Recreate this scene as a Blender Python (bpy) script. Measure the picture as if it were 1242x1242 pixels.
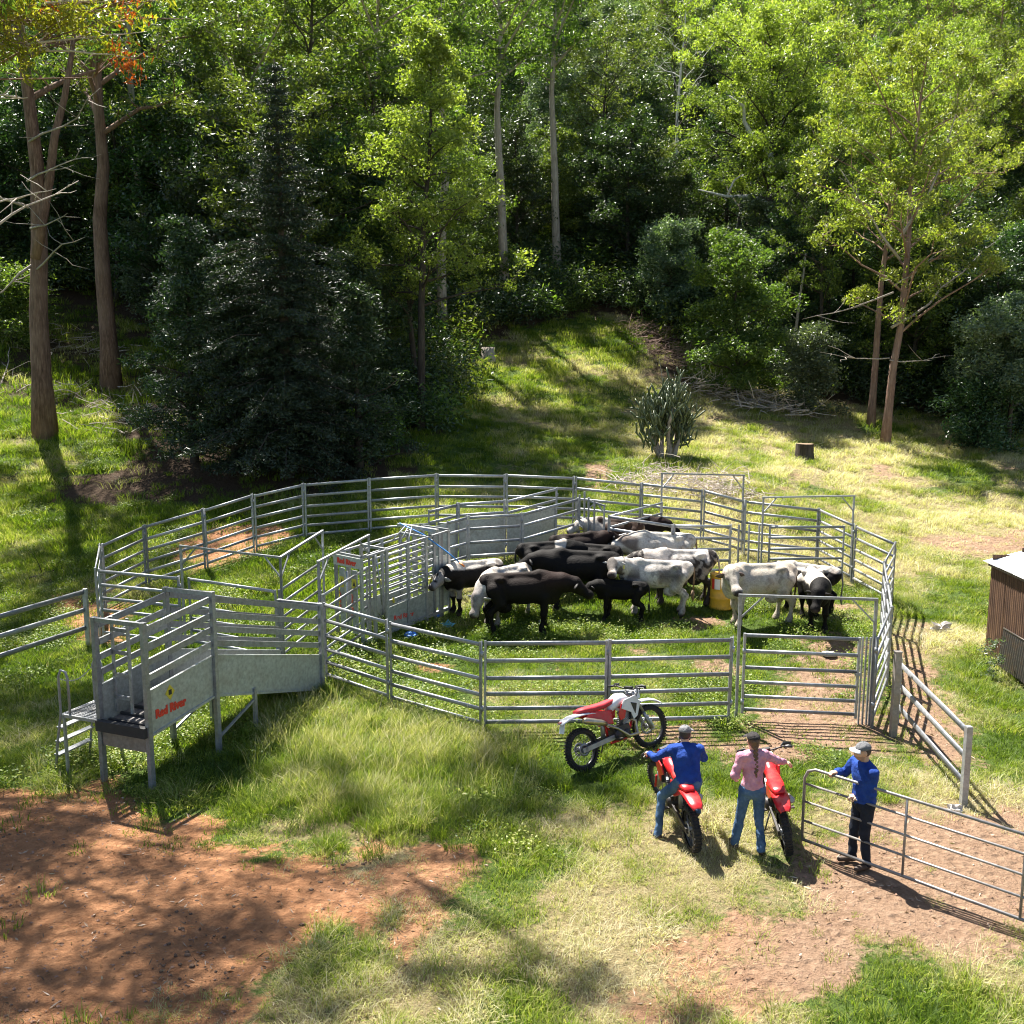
import bpy, math, random
import numpy as np
from mathutils import Vector, Matrix, Euler
R = math.radians
for o in list(bpy.data.objects):
    bpy.data.objects.remove(o)
SC = bpy.context.scene
COL = SC.collection
rng = np.random.default_rng(7)
random.seed(7)
# ---------------------------------------------------------------- camera
CAM_H, PITCH, FPX, PIC = 6.5, R(8.3), 1120.0, 1242.0
cam_d = bpy.data.cameras.new('camera')
cam_d.sensor_width = 36.0
cam_d.lens = 36.0 * FPX / PIC
cam_d.clip_end = 2000
cam_d.clip_start = 0.1
cam = bpy.data.objects.new('camera', cam_d)
COL.objects.link(cam)
cam.location = (0, 0, CAM_H)
cam.rotation_euler = (R(90) - PITCH, 0, 0)
SC.camera = cam
# ---------------------------------------------------------------- sky, sun, exposure
SUN_EL, SUN_AZ = R(59), R(-29)      # azimuth from +Y, clockwise
w = bpy.data.worlds.new('World'); SC.world = w; w.use_nodes = True
nt = w.node_tree; nt.nodes.clear()
sky = nt.nodes.new('ShaderNodeTexSky'); sky.sky_type = 'NISHITA'; sky.sun_disc = False
sky.sun_elevation = SUN_EL; sky.sun_rotation = SUN_AZ
bg = nt.nodes.new('ShaderNodeBackground'); bg.inputs[1].default_value = 0.05
wo = nt.nodes.new('ShaderNodeOutputWorld')
nt.links.new(sky.outputs[0], bg.inputs[0]); nt.links.new(bg.outputs[0], wo.inputs[0])
sun_d = bpy.data.lights.new('sun', 'SUN'); sun_d.energy = 5.0; sun_d.angle = R(0.53); sun_d.color = (1.0, 0.955, 0.87)
sun = bpy.data.objects.new('sun', sun_d); COL.objects.link(sun)
sdir = Vector((math.sin(SUN_AZ) * math.cos(SUN_EL), math.cos(SUN_AZ) * math.cos(SUN_EL), math.sin(SUN_EL)))
sun.rotation_euler = (-sdir).to_track_quat('-Z', 'Y').to_euler()
SC.view_settings.view_transform = 'Standard'
SC.view_settings.look = 'None'
SC.view_settings.exposure = 1.85
SC.view_settings.gamma = 1.0
SC.view_settings.use_curve_mapping = False
SC.cycles.use_denoising = True
SC.cycles.max_bounces = 8
SC.cycles.diffuse_bounces = 3
SC.cycles.transmission_bounces = 6
SC.cycles.sample_clamp_indirect = 6.0
SC.cycles.filter_width = 1.1

# ---------------------------------------------------------------- terrain
def pray(px, py):
    u = (px - PIC / 2) / FPX; v = (py - PIC / 2) / FPX
    return np.array([u, math.cos(PITCH) - v * math.sin(PITCH), -(math.sin(PITCH) + v * math.cos(PITCH))])
def at_depth(px, py, Z):
    return np.array([0, 0, CAM_H]) + pray(px, py) * Z
ANCH = []
for X in (-30, -22, -15, -9, -4, 0, 4, 9, 15, 22, 30):
    for Y in (-25, -8, 2, 9, 14):
        ANCH.append((X, Y, 0.0 if X > -8 else 0.0))
for X in (-6, -2, 2, 5): ANCH.append((X, 17, 0.02))
def top_anchor(px, py, Z, h=1.72):
    p = at_depth(px, py, Z); ANCH.append((p[0], p[1], p[2] - h))
for t in ((122,660,24),(116,689,22),(175,637,25.2),(247,618,26),(307,600,27.2),(368,587,27.8),(447,580,28),(529,575,28.3),
          (613,575,28.3),(697,578,28.3),(778,586,28.5),(853,594,28.7),(905,607,28.7),(994,617,28.6),(1037,637,26.6),
          (1086,657,24.5),(1073,681,22.3),(1081,736,19.1)):
    top_anchor(*t)
for t in ((600,765,22.6),(900,765,22.6),(55,525,38),(135,470,46),(510,520,40),(690,385,58),(800,470,50),(810,553,38),(975,555,40),
          (1073,537,44),(1057,515,47),(1242,555,43),(1200,822,19.8),(1242,620,35),(1180,700,26.5),(0,600,33),(0,700,27),(0,850,19),(-200,700,27),
          (0,400,50),(-150,500,38),(300,575,34.5),(430,560,36),(650,500,45),(620,600,33.5),(900,598,33),(1400,600,36),(1400,830,19.8),
          (1400,500,50),(420,420,52),(240,470,46)):
    p = at_depth(*t); ANCH.append(tuple(p))
for X in (-110, -70, -40, -15, 10, 35, 70, 110):
    for Y, z in ((76, 21), (100, 37), (140, 62), (200, 80), (300, 90)):
        ANCH.append((X * (1 if Y < 150 else 2), Y, z + (2 if X < -30 else 0) - (3.5 if X > 20 and Y < 90 else 0)))
ANCH = np.array(ANCH, float)
def _phi(r2):
    return 0.5 * r2 * np.log(np.maximum(r2, 1e-9))
_s = 30.0
_A = ANCH[:, :2] / _s
_n = len(_A)
_K = _phi(((_A[:, None] - _A[None]) ** 2).sum(2)) + np.eye(_n) * 0.003
_P = np.hstack([np.ones((_n, 1)), _A])
_M = np.block([[_K, _P], [_P.T, np.zeros((3, 3))]])
_W = np.linalg.solve(_M, np.concatenate([ANCH[:, 2], np.zeros(3)]))
def _hash(i, j, s):
    h = (i.astype(np.int64) * 374761393 + j.astype(np.int64) * 668265263 + s * 974634777) & 0x7fffffff
    h = ((h ^ (h >> 13)) * 1274126177) & 0x7fffffff
    return ((h ^ (h >> 16)) & 0xffff) / 65535.0
def vnoise(x, y, sc, s=0):
    x = np.asarray(x, float) / sc; y = np.asarray(y, float) / sc
    i = np.floor(x); j = np.floor(y); fx = x - i; fy = y - j
    fx = fx * fx * (3 - 2 * fx); fy = fy * fy * (3 - 2 * fy)
    i = i.astype(np.int64); j = j.astype(np.int64)
    a = _hash(i, j, s); b = _hash(i + 1, j, s); c = _hash(i, j + 1, s); d = _hash(i + 1, j + 1, s)
    return (a * (1 - fx) + b * fx) * (1 - fy) + (c * (1 - fx) + d * fx) * fy
def fnoise(x, y, sc, s=0):
    return (vnoise(x, y, sc, s) * .5 + vnoise(x, y, sc * .47, s + 1) * .3 + vnoise(x, y, sc * .21, s + 2) * .2)
def terrain(x, y):
    x = np.atleast_1d(np.asarray(x, float)); y = np.atleast_1d(np.asarray(y, float))
    shp = x.shape; x = x.ravel(); y = y.ravel()
    yc = np.clip(y, -30, 310); xc = np.clip(x, -230, 230)
    out = np.empty(len(x))
    for k in range(0, len(x), 20000):
        q = np.stack([xc[k:k+20000], yc[k:k+20000]], 1) / _s
        d2 = ((q[:, None] - _A[None]) ** 2).sum(2)
        out[k:k+20000] = _phi(d2) @ _W[:_n] + _W[_n] + q @ _W[_n+1:]
    fade = np.clip((y - 26) / 12, 0, 1)
    out += (fnoise(x, y, 2.2, 5) - .5) * (.07 + .25 * fade) + (fnoise(x, y, 7, 9) - .5) * .5 * fade
    return out.reshape(shp)
def tz(x, y):
    return float(terrain(x, y)[0])
_Zs = np.concatenate([np.arange(4, 60, .04), np.arange(60, 170, .3)])
def T(px, py, h=0.0):
    """point of the terrain whose spot h above it is seen at this pixel"""
    d = pray(px, py)
    P = np.array([0, 0, CAM_H]) + _Zs[:, None] * d
    g = terrain(P[:, 0], P[:, 1]) + h
    k = np.nonzero(P[:, 2] <= g)[0]
    k = k[0] if len(k) else len(_Zs) - 1
    return Vector((P[k, 0], P[k, 1], g[k] - h))
def G(px, py):
    return T(px, py, 0.0)

# ---------------------------------------------------------------- builders
class MB:
    def __init__(s):
        s.v = []; s.f = []; s.sm = []; s.mi = []
    def add(s, vs, fs, smooth=False, mi=0):
        o = len(s.v)
        s.v.extend([tuple(p) for p in vs])
        for f in fs:
            s.f.append(tuple(i + o for i in f)); s.sm.append(smooth); s.mi.append(mi)
        return s
    def box(s, c, size, rot=None, mi=0, taper=1.0):
        hx, hy, hz = size[0] / 2, size[1] / 2, size[2] / 2
        P = [Vector((x * hx * (taper if z > 0 else 1), y * hy * (taper if z > 0 else 1), z * hz)) for z in (-1, 1) for y in (-1, 1) for x in (-1, 1)]
        if rot is not None:
            m = rot if isinstance(rot, Matrix) else Euler(rot).to_matrix()
            P = [m @ p for p in P]
        c = Vector(c)
        return s.add([p + c for p in P], [(0,2,3,1),(4,5,7,6),(0,1,5,4),(2,6,7,3),(0,4,6,2),(1,3,7,5)], False, mi)
    def bar(s, a, b, w_, h_, mi=0, up=(0, 0, 1)):
        """box section from a to b, w_ across, h_ along up"""
        a = Vector(a); b = Vector(b); d = (b - a).normalized(); up = Vector(up)
        x = d.cross(up)
        if x.length < 1e-4: x = d.cross(Vector((1, 0, 0)))
        x.normalize(); y = x.cross(d).normalized()
        vs = []
        for p in (a, b):
            for sx, sy in ((-1,-1),(1,-1),(1,1),(-1,1)):
                vs.append(p + x * (sx * w_ / 2) + y * (sy * h_ / 2))
        return s.add(vs, [(3,2,1,0),(4,5,6,7),(0,1,5,4),(1,2,6,5),(2,3,7,6),(3,0,4,7)], False, mi)
    def tube(s, pts, r, n=8, mi=0, flat=(1, 1), cap=True, up=(0, 0, 1), smooth=True):
        pts = [Vector(p) for p in pts]; m = len(pts)
        if not hasattr(r, '__len__'): r = [r] * m
        vs = []; prev = None
        for i, p in enumerate(pts):
            d = (pts[min(i + 1, m - 1)] - pts[max(i - 1, 0)]).normalized()
            if prev is None:
                x = d.cross(Vector(up))
                if x.length < 1e-3: x = d.cross(Vector((1, 0, 0.01)))
            else:
                x = prev - d * prev.dot(d)
            x.normalize(); prev = x; y = x.cross(d).normalized()
            for k in range(n):
                a = 2 * math.pi * k / n
                vs.append(p + x * (math.cos(a) * r[i] * flat[0]) + y * (math.sin(a) * r[i] * flat[1]))
        fs = [(i*n+k, i*n+(k+1) % n, (i+1)*n+(k+1) % n, (i+1)*n+k) for i in range(m-1) for k in range(n)]
        s.add(vs, fs, smooth, mi)
        if cap:
            o = len(s.v) - m * n
            s.f.append(tuple(o + k for k in range(n))[::-1]); s.sm.append(False); s.mi.append(mi)
            s.f.append(tuple(o + (m-1)*n + k for k in range(n))); s.sm.append(False); s.mi.append(mi)
        return s
    def lathe(s, prof, n=24, axis='z', c=(0, 0, 0), mi=0, smooth=True, closed=False):
        """prof: (radius, height) pairs"""
        vs = []
        for r_, h_ in prof:
            for k in range(n):
                a = 2 * math.pi * k / n
                p = (r_ * math.cos(a), r_ * math.sin(a), h_)
                if axis == 'y': p = (p[0], p[2], p[1])
                if axis == 'x': p = (p[2], p[0], p[1])
                vs.append((p[0] + c[0], p[1] + c[1], p[2] + c[2]))
        m = len(prof); fs = []
        for i in range(m if closed else m - 1):
            j = (i + 1) % m
            for k in range(n):
                q = (i*n+k, i*n+(k+1) % n, j*n+(k+1) % n, j*n+k)
                fs.append(q if axis != 'y' else q[::-1])
        return s.add(vs, fs, smooth, mi)
    def ball(s, c, r, n=10, m=7, mi=0, rot=None):
        if not hasattr(r, '__len__'): r = (r, r, r)
        vs = [(0, 0, r[2])]
        for i in range(1, m):
            t = math.pi * i / m
            for k in range(n):
                a = 2 * math.pi * k / n
                vs.append((r[0]*math.sin(t)*math.cos(a), r[1]*math.sin(t)*math.sin(a), r[2]*math.cos(t)))
        vs.append((0, 0, -r[2]))
        fs = [(0, 1 + k, 1 + (k+1) % n) for k in range(n)]
        for i in range(m - 2):
            for k in range(n):
                fs.append((1+i*n+k, 1+(i+1)*n+k, 1+(i+1)*n+(k+1) % n, 1+i*n+(k+1) % n))
        L = len(vs) - 1
        fs += [(L, 1+(m-2)*n+(k+1) % n, 1+(m-2)*n+k) for k in range(n)]
        if rot is not None:
            mm = Euler(rot).to_matrix(); vs = [mm @ Vector(p) for p in vs]
        c = Vector(c)
        return s.add([Vector(p) + c for p in vs], fs, True, mi)
    def prism(s, poly, thick, mat4=None, mi=0):
        """extrude a 2-D outline (x, z) by thick along y"""
        n = len(poly); vs = [Vector((x, -thick/2, z)) for x, z in poly] + [Vector((x, thick/2, z)) for x, z in poly]
        if mat4 is not None: vs = [mat4 @ v for v in vs]
        fs = [tuple(range(n)), tuple(range(2*n-1, n-1, -1))] + [(i, n+i, n+(i+1) % n, (i+1) % n) for i in range(n)]
        return s.add(vs, fs, False, mi)
    def mesh(s, name):
        me = bpy.data.meshes.new(name)
        me.from_pydata(s.v, [], s.f)
        me.polygons.foreach_set('use_smooth', s.sm)
        if any(s.mi): me.polygons.foreach_set('material_index', s.mi)
        me.update()
        return me
def link(name, data, parent=None, mats=None, loc=None, rot=None, **kw):
    o = bpy.data.objects.new(name, data); COL.objects.link(o)
    if parent is not None: o.parent = parent
    if mats is not None:
        if not isinstance(mats, (list, tuple)): mats = [mats]
        if len(data.materials) == 0:
            for m in mats: data.materials.append(m)
    if loc is not None: o.location = loc
    if rot is not None: o.rotation_euler = rot
    for k, v in kw.items(): o[k] = v
    return o
def part(name, mb, mat, parent, loc=None, rot=None, **kw):
    return link(name, mb.mesh(name) if isinstance(mb, MB) else mb, parent, mat, loc, rot, **kw)
def thing(name, label, cat, loc=(0, 0, 0), rz=0.0, group=None):
    o = bpy.data.objects.new(name, None); COL.objects.link(o)
    o.empty_display_size = .2
    o.location = loc; o.rotation_euler = (0, 0, rz); o['label'] = label; o['category'] = cat
    if group: o['group'] = group
    return o
def tag(o, label, cat, group=None):
    o['label'] = label; o['category'] = cat
    if group: o['group'] = group
    return o
def copy_tree(o, parent=None):
    c = o.copy(); COL.objects.link(c)
    if parent is not None: c.parent = parent
    for ch in list(o.children): copy_tree(ch, c)
    return c
def npmesh(name, V, F, smooth=False):
    """V (n,3), F (m,k) arrays"""
    V = np.asarray(V, np.float32); F = np.asarray(F, np.int32)
    me = bpy.data.meshes.new(name)
    me.vertices.add(len(V)); me.vertices.foreach_set('co', V.ravel())
    k = F.shape[1]
    me.loops.add(F.size); me.loops.foreach_set('vertex_index', F.ravel())
    me.polygons.add(len(F)); me.polygons.foreach_set('loop_start', np.arange(0, F.size, k, dtype=np.int32))
    me.polygons.foreach_set('use_smooth', np.full(len(F), smooth))
    me.update(calc_edges=True)
    return me
# ---------------------------------------------------------------- signed-distance bodies (one continuous skin)
def _sd(pr, P):
    if pr[0] == 'c':
        a, b = np.array(pr[1], float), np.array(pr[2], float); ab = b - a
        t = np.clip(((P - a) @ ab) / max(ab @ ab, 1e-9), 0, 1)
        return np.linalg.norm(P - a - t[:, None] * ab, axis=1) - (pr[3] + (pr[4] - pr[3]) * t)
    c, r = np.array(pr[1], float), np.array(pr[2], float)
    q = P - c
    if len(pr) > 3 and pr[3] is not None:
        q = q @ np.array(Euler(pr[3]).to_matrix())      # inverse rotation
    k0 = np.linalg.norm(q / r, axis=1); k1 = np.linalg.norm(q / (r * r), axis=1)
    return k0 * (k0 - 1) / np.maximum(k1, 1e-6)
def sdf_field(prims, P, k):
    acc = np.zeros(len(P)); 
    for pr in prims:
        acc += np.exp(np.clip(-_sd(pr, P) / k, -60, 60))
    return -k * np.log(np.maximum(acc, 1e-26))
def sdf_mesh(prims, vox=.02, k=.02, cut=None, disp=None, name='body'):
    lo = np.full(3, 1e9); hi = -lo
    for pr in prims:
        if pr[0] == 'c':
            for p, r in ((pr[1], pr[3]), (pr[2], pr[4])):
                lo = np.minimum(lo, np.array(p) - r); hi = np.maximum(hi, np.array(p) + r)
        else:
            m = max(pr[2]); lo = np.minimum(lo, np.array(pr[1]) - m); hi = np.maximum(hi, np.array(pr[1]) + m)
    lo -= 3 * vox + k; hi += 3 * vox + k
    n = np.ceil((hi - lo) / vox).astype(int) + 1
    ax = [lo[i] + vox * np.arange(n[i]) for i in range(3)]
    X, Y, Z = np.meshgrid(*ax, indexing='ij')
    P = np.stack([X.ravel(), Y.ravel(), Z.ravel()], 1)
    D = sdf_field(prims, P, k)
    if disp is not None: D = D - disp(P)
    if cut is not None: D = np.maximum(D, cut(P))
    D = D.reshape(n)
    S = D < 0
    nx, ny, nz = n
    cs = np.zeros((nx-1, ny-1, nz-1), int)
    for dx in (0, 1):
        for dy in (0, 1):
            for dz in (0, 1):
                cs += S[dx:nx-1+dx, dy:ny-1+dy, dz:nz-1+dz]
    act = (cs > 0) & (cs < 8)
    idx = -np.ones(act.shape, int); ii = np.argwhere(act); idx[act] = np.arange(len(ii))
    acc = np.zeros((len(ii), 3)); cnt = np.zeros(len(ii))
    corners = [(a, b, c) for a in (0, 1) for b in (0, 1) for c in (0, 1)]
    for a in range(8):
        for b in range(a + 1, 8):
            ca, cb = np.array(corners[a]), np.array(corners[b])
            if np.abs(ca - cb).sum() != 1: continue
            da = D[tuple((ii + ca).T)]; db = D[tuple((ii + cb).T)]
            m = (da < 0) != (db < 0)
            t = np.where(m, da / np.where(da == db, 1, da - db), 0)
            p = ca + t[:, None] * (cb - ca)
            acc[m] += p[m]; cnt[m] += 1
    V = lo + (ii + acc / cnt[:, None]) * vox
    quads = []
    for axn in range(3):
        o1, o2 = [(1, 2), (2, 0), (0, 1)][axn]
        e = [0, 0, 0]; e[axn] = 1
        A = S[:nx-e[0], :ny-e[1], :nz-e[2]]; B = S[e[0]:, e[1]:, e[2]:]
        for flip in (0, 1):
            q = np.argwhere(A & ~B if flip == 0 else ~A & B)
            q = q[(q[:, o1] > 0) & (q[:, o2] > 0) & (q[:, o1] < n[o1]-1) & (q[:, o2] < n[o2]-1)]
            u = np.zeros(3, int); u[o1] = 1; v_ = np.zeros(3, int); v_[o2] = 1
            c = [idx[tuple(t.T)] for t in (q - u - v_, q - v_, q, q - u)]
            quads.append(np.stack(c if flip == 0 else c[::-1], 1))
    F = np.concatenate(quads)
    F = F[(F >= 0).all(1)]
    return V, F
def colour_attr(me, cols, name='Col'):
    a = me.color_attributes.new(name, 'FLOAT_COLOR', 'POINT')
    c = np.ones((len(cols), 4), np.float32); c[:, :3] = cols
    a.data.foreach_set('color', c.ravel())

# ---------------------------------------------------------------- materials
def new_mat(name):
    m = bpy.data.materials.new(name); m.use_nodes = True
    nt = m.node_tree; nt.nodes.clear()
    out = nt.nodes.new('ShaderNodeOutputMaterial')
    return m, nt, out
def nn(nt, t, **kw):
    n = nt.nodes.new(t)
    for k, v in kw.items(): setattr(n, k, v)
    return n
def noise(nt, scale, detail=3, rough=.55, coord='Object', vec=None):
    if vec is None:
        tc = nn(nt, 'ShaderNodeTexCoord'); vec = tc.outputs[coord]
    t = nn(nt, 'ShaderNodeTexNoise'); t.inputs['Scale'].default_value = scale
    t.inputs['Detail'].default_value = detail; t.inputs['Roughness'].default_value = rough
    nt.links.new(vec, t.inputs['Vector'])
    return t
def ramp(nt, fac, stops):
    r = nn(nt, 'ShaderNodeValToRGB'); e = r.color_ramp.elements
    e[0].position, e[0].color = stops[0][0], (*stops[0][1], 1)
    e[1].position, e[1].color = stops[-1][0], (*stops[-1][1], 1)
    for p, c in stops[1:-1]:
        x = e.new(p); x.color = (*c, 1)
    nt.links.new(fac, r.inputs[0]); return r
def mixc(nt, fac, a, b, blend='MIX'):
    m = nn(nt, 'ShaderNodeMix', data_type='RGBA', blend_type=blend)
    for sock, v in ((m.inputs[0], fac), (m.inputs[6], a), (m.inputs[7], b)):
        if isinstance(v, bpy.types.NodeSocket): nt.links.new(v, sock)
        elif isinstance(v, (int, float)): sock.default_value = v
        else: sock.default_value = (*v, 1)
    return m.outputs[2]
def math_(nt, op, a, b=0.0):
    m = nn(nt, 'ShaderNodeMath', operation=op)
    for i, v in enumerate((a, b)):
        if isinstance(v, bpy.types.NodeSocket): nt.links.new(v, m.inputs[i])
        else: m.inputs[i].default_value = v
    return m.outputs[0]
def pbsdf(nt, out, col, rough=.6, metal=0.0, bump=None, bstr=.3, bdist=.02, spec=.5):
    p = nn(nt, 'ShaderNodeBsdfPrincipled')
    for k, v in (('Base Color', col), ('Roughness', rough), ('Metallic', metal)):
        s = p.inputs[k]
        if isinstance(v, bpy.types.NodeSocket): nt.links.new(v, s)
        elif hasattr(v, '__len__'): s.default_value = (*v, 1)
        else: s.default_value = v
    p.inputs['Specular IOR Level'].default_value = spec
    if bump is not None:
        b = nn(nt, 'ShaderNodeBump'); b.inputs['Strength'].default_value = bstr; b.inputs['Distance'].default_value = bdist
        nt.links.new(bump, b.inputs['Height']); nt.links.new(b.outputs[0], p.inputs['Normal'])
    nt.links.new(p.outputs[0], out.inputs[0]); return p
def simple(name, col, rough=.6, metal=0.0, var=.15, scale=8, bump=.15, bscale=60, spec=.5, dirt=None):
    m, nt, out = new_mat(name)
    n = noise(nt, scale, 4, .6)
    c0 = tuple(max(0, c * (1 - var)) for c in col); c1 = tuple(min(1, c * (1 + var)) for c in col)
    c = ramp(nt, n.outputs[0], [(.3, c0), (.7, c1)]).outputs[0]
    if dirt:
        n3 = noise(nt, scale * .6, 6, .7)
        f = ramp(nt, n3.outputs[0], [(.48, (0, 0, 0)), (.68, (1, 1, 1))]).outputs[0]
        c = mixc(nt, math_(nt, 'MULTIPLY', f, dirt[1]), c, dirt[0])
    n2 = noise(nt, bscale, 3, .6)
    pbsdf(nt, out, c, rough, metal, n2.outputs[0], bump, .01, spec)
    return m
def leaf_mat(name, c0, c1, c2, trans=.35, rough=.42, spec=.5, tint_attr=False, tr_mul=(1.5, 1.7, .55)):
    """leaves: per-leaf colour, waxy reflection, light through the blade"""
    m, nt, out = new_mat(name)
    g = nn(nt, 'ShaderNodeNewGeometry')
    oi = nn(nt, 'ShaderNodeObjectInfo')
    n = noise(nt, .55, 2, .5)
    v = math_(nt, 'ADD', math_(nt, 'MULTIPLY', g.outputs['Random Per Island'], .55), math_(nt, 'MULTIPLY', n.outputs[0], .45))
    c = ramp(nt, v, [(.2, c0), (.5, c1), (.8, c2)]).outputs[0]
    hs = nn(nt, 'ShaderNodeHueSaturation')
    nt.links.new(c, hs.inputs['Color'])
    nt.links.new(math_(nt, 'ADD', math_(nt, 'MULTIPLY', oi.outputs['Random'], .05), .475), hs.inputs['Hue'])
    nt.links.new(math_(nt, 'ADD', math_(nt, 'MULTIPLY', oi.outputs['Random'], .5), .75), hs.inputs['Value'])
    c = hs.outputs[0]
    p = pbsdf(nt, out, c, rough, 0, spec=spec)
    t = nn(nt, 'ShaderNodeBsdfTranslucent')
    nt.links.new(mixc(nt, 1.0, c, tr_mul, 'MULTIPLY'), t.inputs[0])
    ms = nn(nt, 'ShaderNodeMixShader'); ms.inputs[0].default_value = trans
    nt.links.new(p.outputs[0], ms.inputs[1]); nt.links.new(t.outputs[0], ms.inputs[2])
    nt.links.new(ms.outputs[0], out.inputs[0])
    return m
# ================================================================ GROUND
def polyW(pts): return np.array([G(*p)[:2] for p in pts])
def psd(x, y, poly):
    """signed distance to polygon, negative inside"""
    P = np.stack([x, y], 1); d = np.full(len(x), 1e9); ins = np.zeros(len(x), bool)
    n = len(poly)
    for i in range(n):
        a = poly[i]; b = poly[(i + 1) % n]; ab = b - a
        t = np.clip(((P - a) @ ab) / max(ab @ ab, 1e-9), 0, 1)
        d = np.minimum(d, np.hypot(*(P - a - t[:, None] * ab).T))
        c = ((a[1] > y) != (b[1] > y)) & (x < (b[0] - a[0]) * (y - a[1]) / (b[1] - a[1] + 1e-12) + a[0])
        ins ^= c
    return np.where(ins, -d, d)
def soft(d, w_): return np.clip(.5 - d / w_, 0, 1)
DIRT = [polyW(p) for p in (
    [(-250,955),(0,962),(110,962),(190,985),(300,1018),(380,1050),(470,1052),(560,1035),(590,1075),(530,1110),(420,1150),(340,1200),(270,1300),(-250,1300)],
    [(1241,985),(1120,985),(1040,1000),(965,1040),(930,1085),(880,1130),(840,1180),(800,1241),(1050,1241),(1130,1165),(1241,1135),(1400,1130),(1400,990)],
    [(800,880),(900,905),(900,885),(960,800),(990,760),(1060,780),(1068,920),(950,925),(760,915)],
    [(1082,755),(1125,760),(1145,850),(1170,930),(1120,930),(1080,885)],
    [(205,660),(300,632),(360,640),(330,668),(230,700)],
    [(50,715),(150,730),(150,790),(90,780)],
    [(722,560),(738,560),(745,595),(690,598)],
    [(1110,655),(1241,640),(1400,640),(1400,675),(1160,672)],
)]
LITTER = [polyW(p) for p in (
    [(-300,360),(180,360),(200,560),(160,545),(110,515),(0,500),(-300,520)],
    [(160,560),(300,585),(500,575),(500,540),(480,440),(160,440)],
    [(770,398),(800,400),(850,450),(840,470),(800,450),(770,420)],
)]
TALLP = polyW([(330,860),(420,835),(560,885),(640,905),(650,960),(600,1010),(480,1025),(400,1025),(310,990),(290,930)])
FOREST = np.array([(-60,54),(-32,55),(-24,55),(-18,51),(-13,45),(-9.5,36),(-15,36),(-17,31.5),(-6.5,31.3),(-4,36),(-3.5,40),(-3,50),(-2,55),(3,59),(9,59.5),(12.5,53),(16,50.5),(20,49.5),(25,47),(31,44.5),(60,42),(200,60),(300,320),(-300,320),(-200,40)], float)
def cover(x, y):
    nz = (fnoise(x, y, 1.1, 31) - .5) * 1.6
    fine = (vnoise(x, y, .3, 47) - .5) * .5
    dirt = np.zeros(len(x))
    for i, p in enumerate(DIRT):
        d = psd(x, y, p) + nz * (1.15 if i in (0, 1) else .8) + fine * 1.6
        dirt = np.maximum(dirt, soft(d, 1.1) * (1.0 if i in (0, 1) else .8))
    lit = soft(psd(x, y, FOREST) + nz * 2, 1.5)
    for i, p in enumerate(LITTER): lit = np.maximum(lit, (.62 if i == 0 else .85) * soft(psd(x, y, p) + nz * 1.5, 1.2))
    # dry grass: right hand slope, right foreground and the middle foreground
    n1 = fnoise(x, y, 3.1, 61); n2 = fnoise(x, y, 1.3, 71)
    base = .40 + .20 * np.clip((x - 2) / 6, 0, 1) * np.clip((y - 24) / 8, 0, 1) + .30 * soft(psd(x, y, DRYF), 2.0) + .20 * np.clip((x - 4.5) / 2, 0, 1) * np.clip((30 - y) / 4, 0, 1)
    base = base - .16 * np.clip((7 - x) / 3, 0, 1) * np.clip((y - 28) / 3, 0, 1) * np.clip((x + 4) / 2, 0, 1)
    base = base - .30 * np.clip((-x - 3) / 3, 0, 1) - .22 * soft(psd(x, y, RING), 1.0) - .25 * soft(psd(x, y, TALLP), 1.0)
    dry = np.clip(base + (n1 - .5) * 1.4 + (n2 - .5) * 1.0, 0, 1)
    tall = soft(psd(x, y, TALLP) + nz * .8, .8)
    bare = np.clip((fnoise(x, y, .8, 91) - .60) * 6, 0, 1) * soft(psd(x, y, DRYF), 1.5) * .9
    slope_bare = np.clip((fnoise(x, y, 2.0, 95) - .58) * 5, 0, 1) * np.clip((y - 30) / 4, 0, 1) * np.clip((x - 3) / 4, 0, 1)
    ringbare = .75 * np.clip((fnoise(x, y, 1.5, 97) - .60) * 6, 0, 1) * soft(psd(x, y, RING), 1.0)
    dirt = np.maximum(dirt, np.maximum(np.maximum(bare, ringbare), .6 * slope_bare))
    return dirt, lit, dry, tall
DRYF = polyW([(520,1090),(600,1020),(760,1010),(900,1010),(960,1060),(900,1130),(820,1180),(760,1241),(300,1241),(420,1170)])
RING = polyW([(400,830),(590,885),(893,890),(1060,890),(1080,740),(990,690),(700,680),(560,700),(440,760)])
def grow(a, b, s0, f):
    o = [a]; s = s0
    while o[-1] < b: o.append(o[-1] + s); s *= f
    return o
xs = np.array(sorted(set(list(np.arange(-32, 32.01, .28)) + grow(32.3, 420, .5, 1.12) + [-q for q in grow(32.3, 420, .5, 1.12)])))
ys = np.array(sorted(set([-q for q in grow(1, 300, 1, 1.25)] + list(np.arange(0, 62.01, .28)) + grow(62.4, 900, .6, 1.09))))
GX, GY = np.meshgrid(xs, ys)
GZ = terrain(GX, GY)
cd, cl, cdry, ct = cover(GX.ravel(), GY.ravel())
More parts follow.
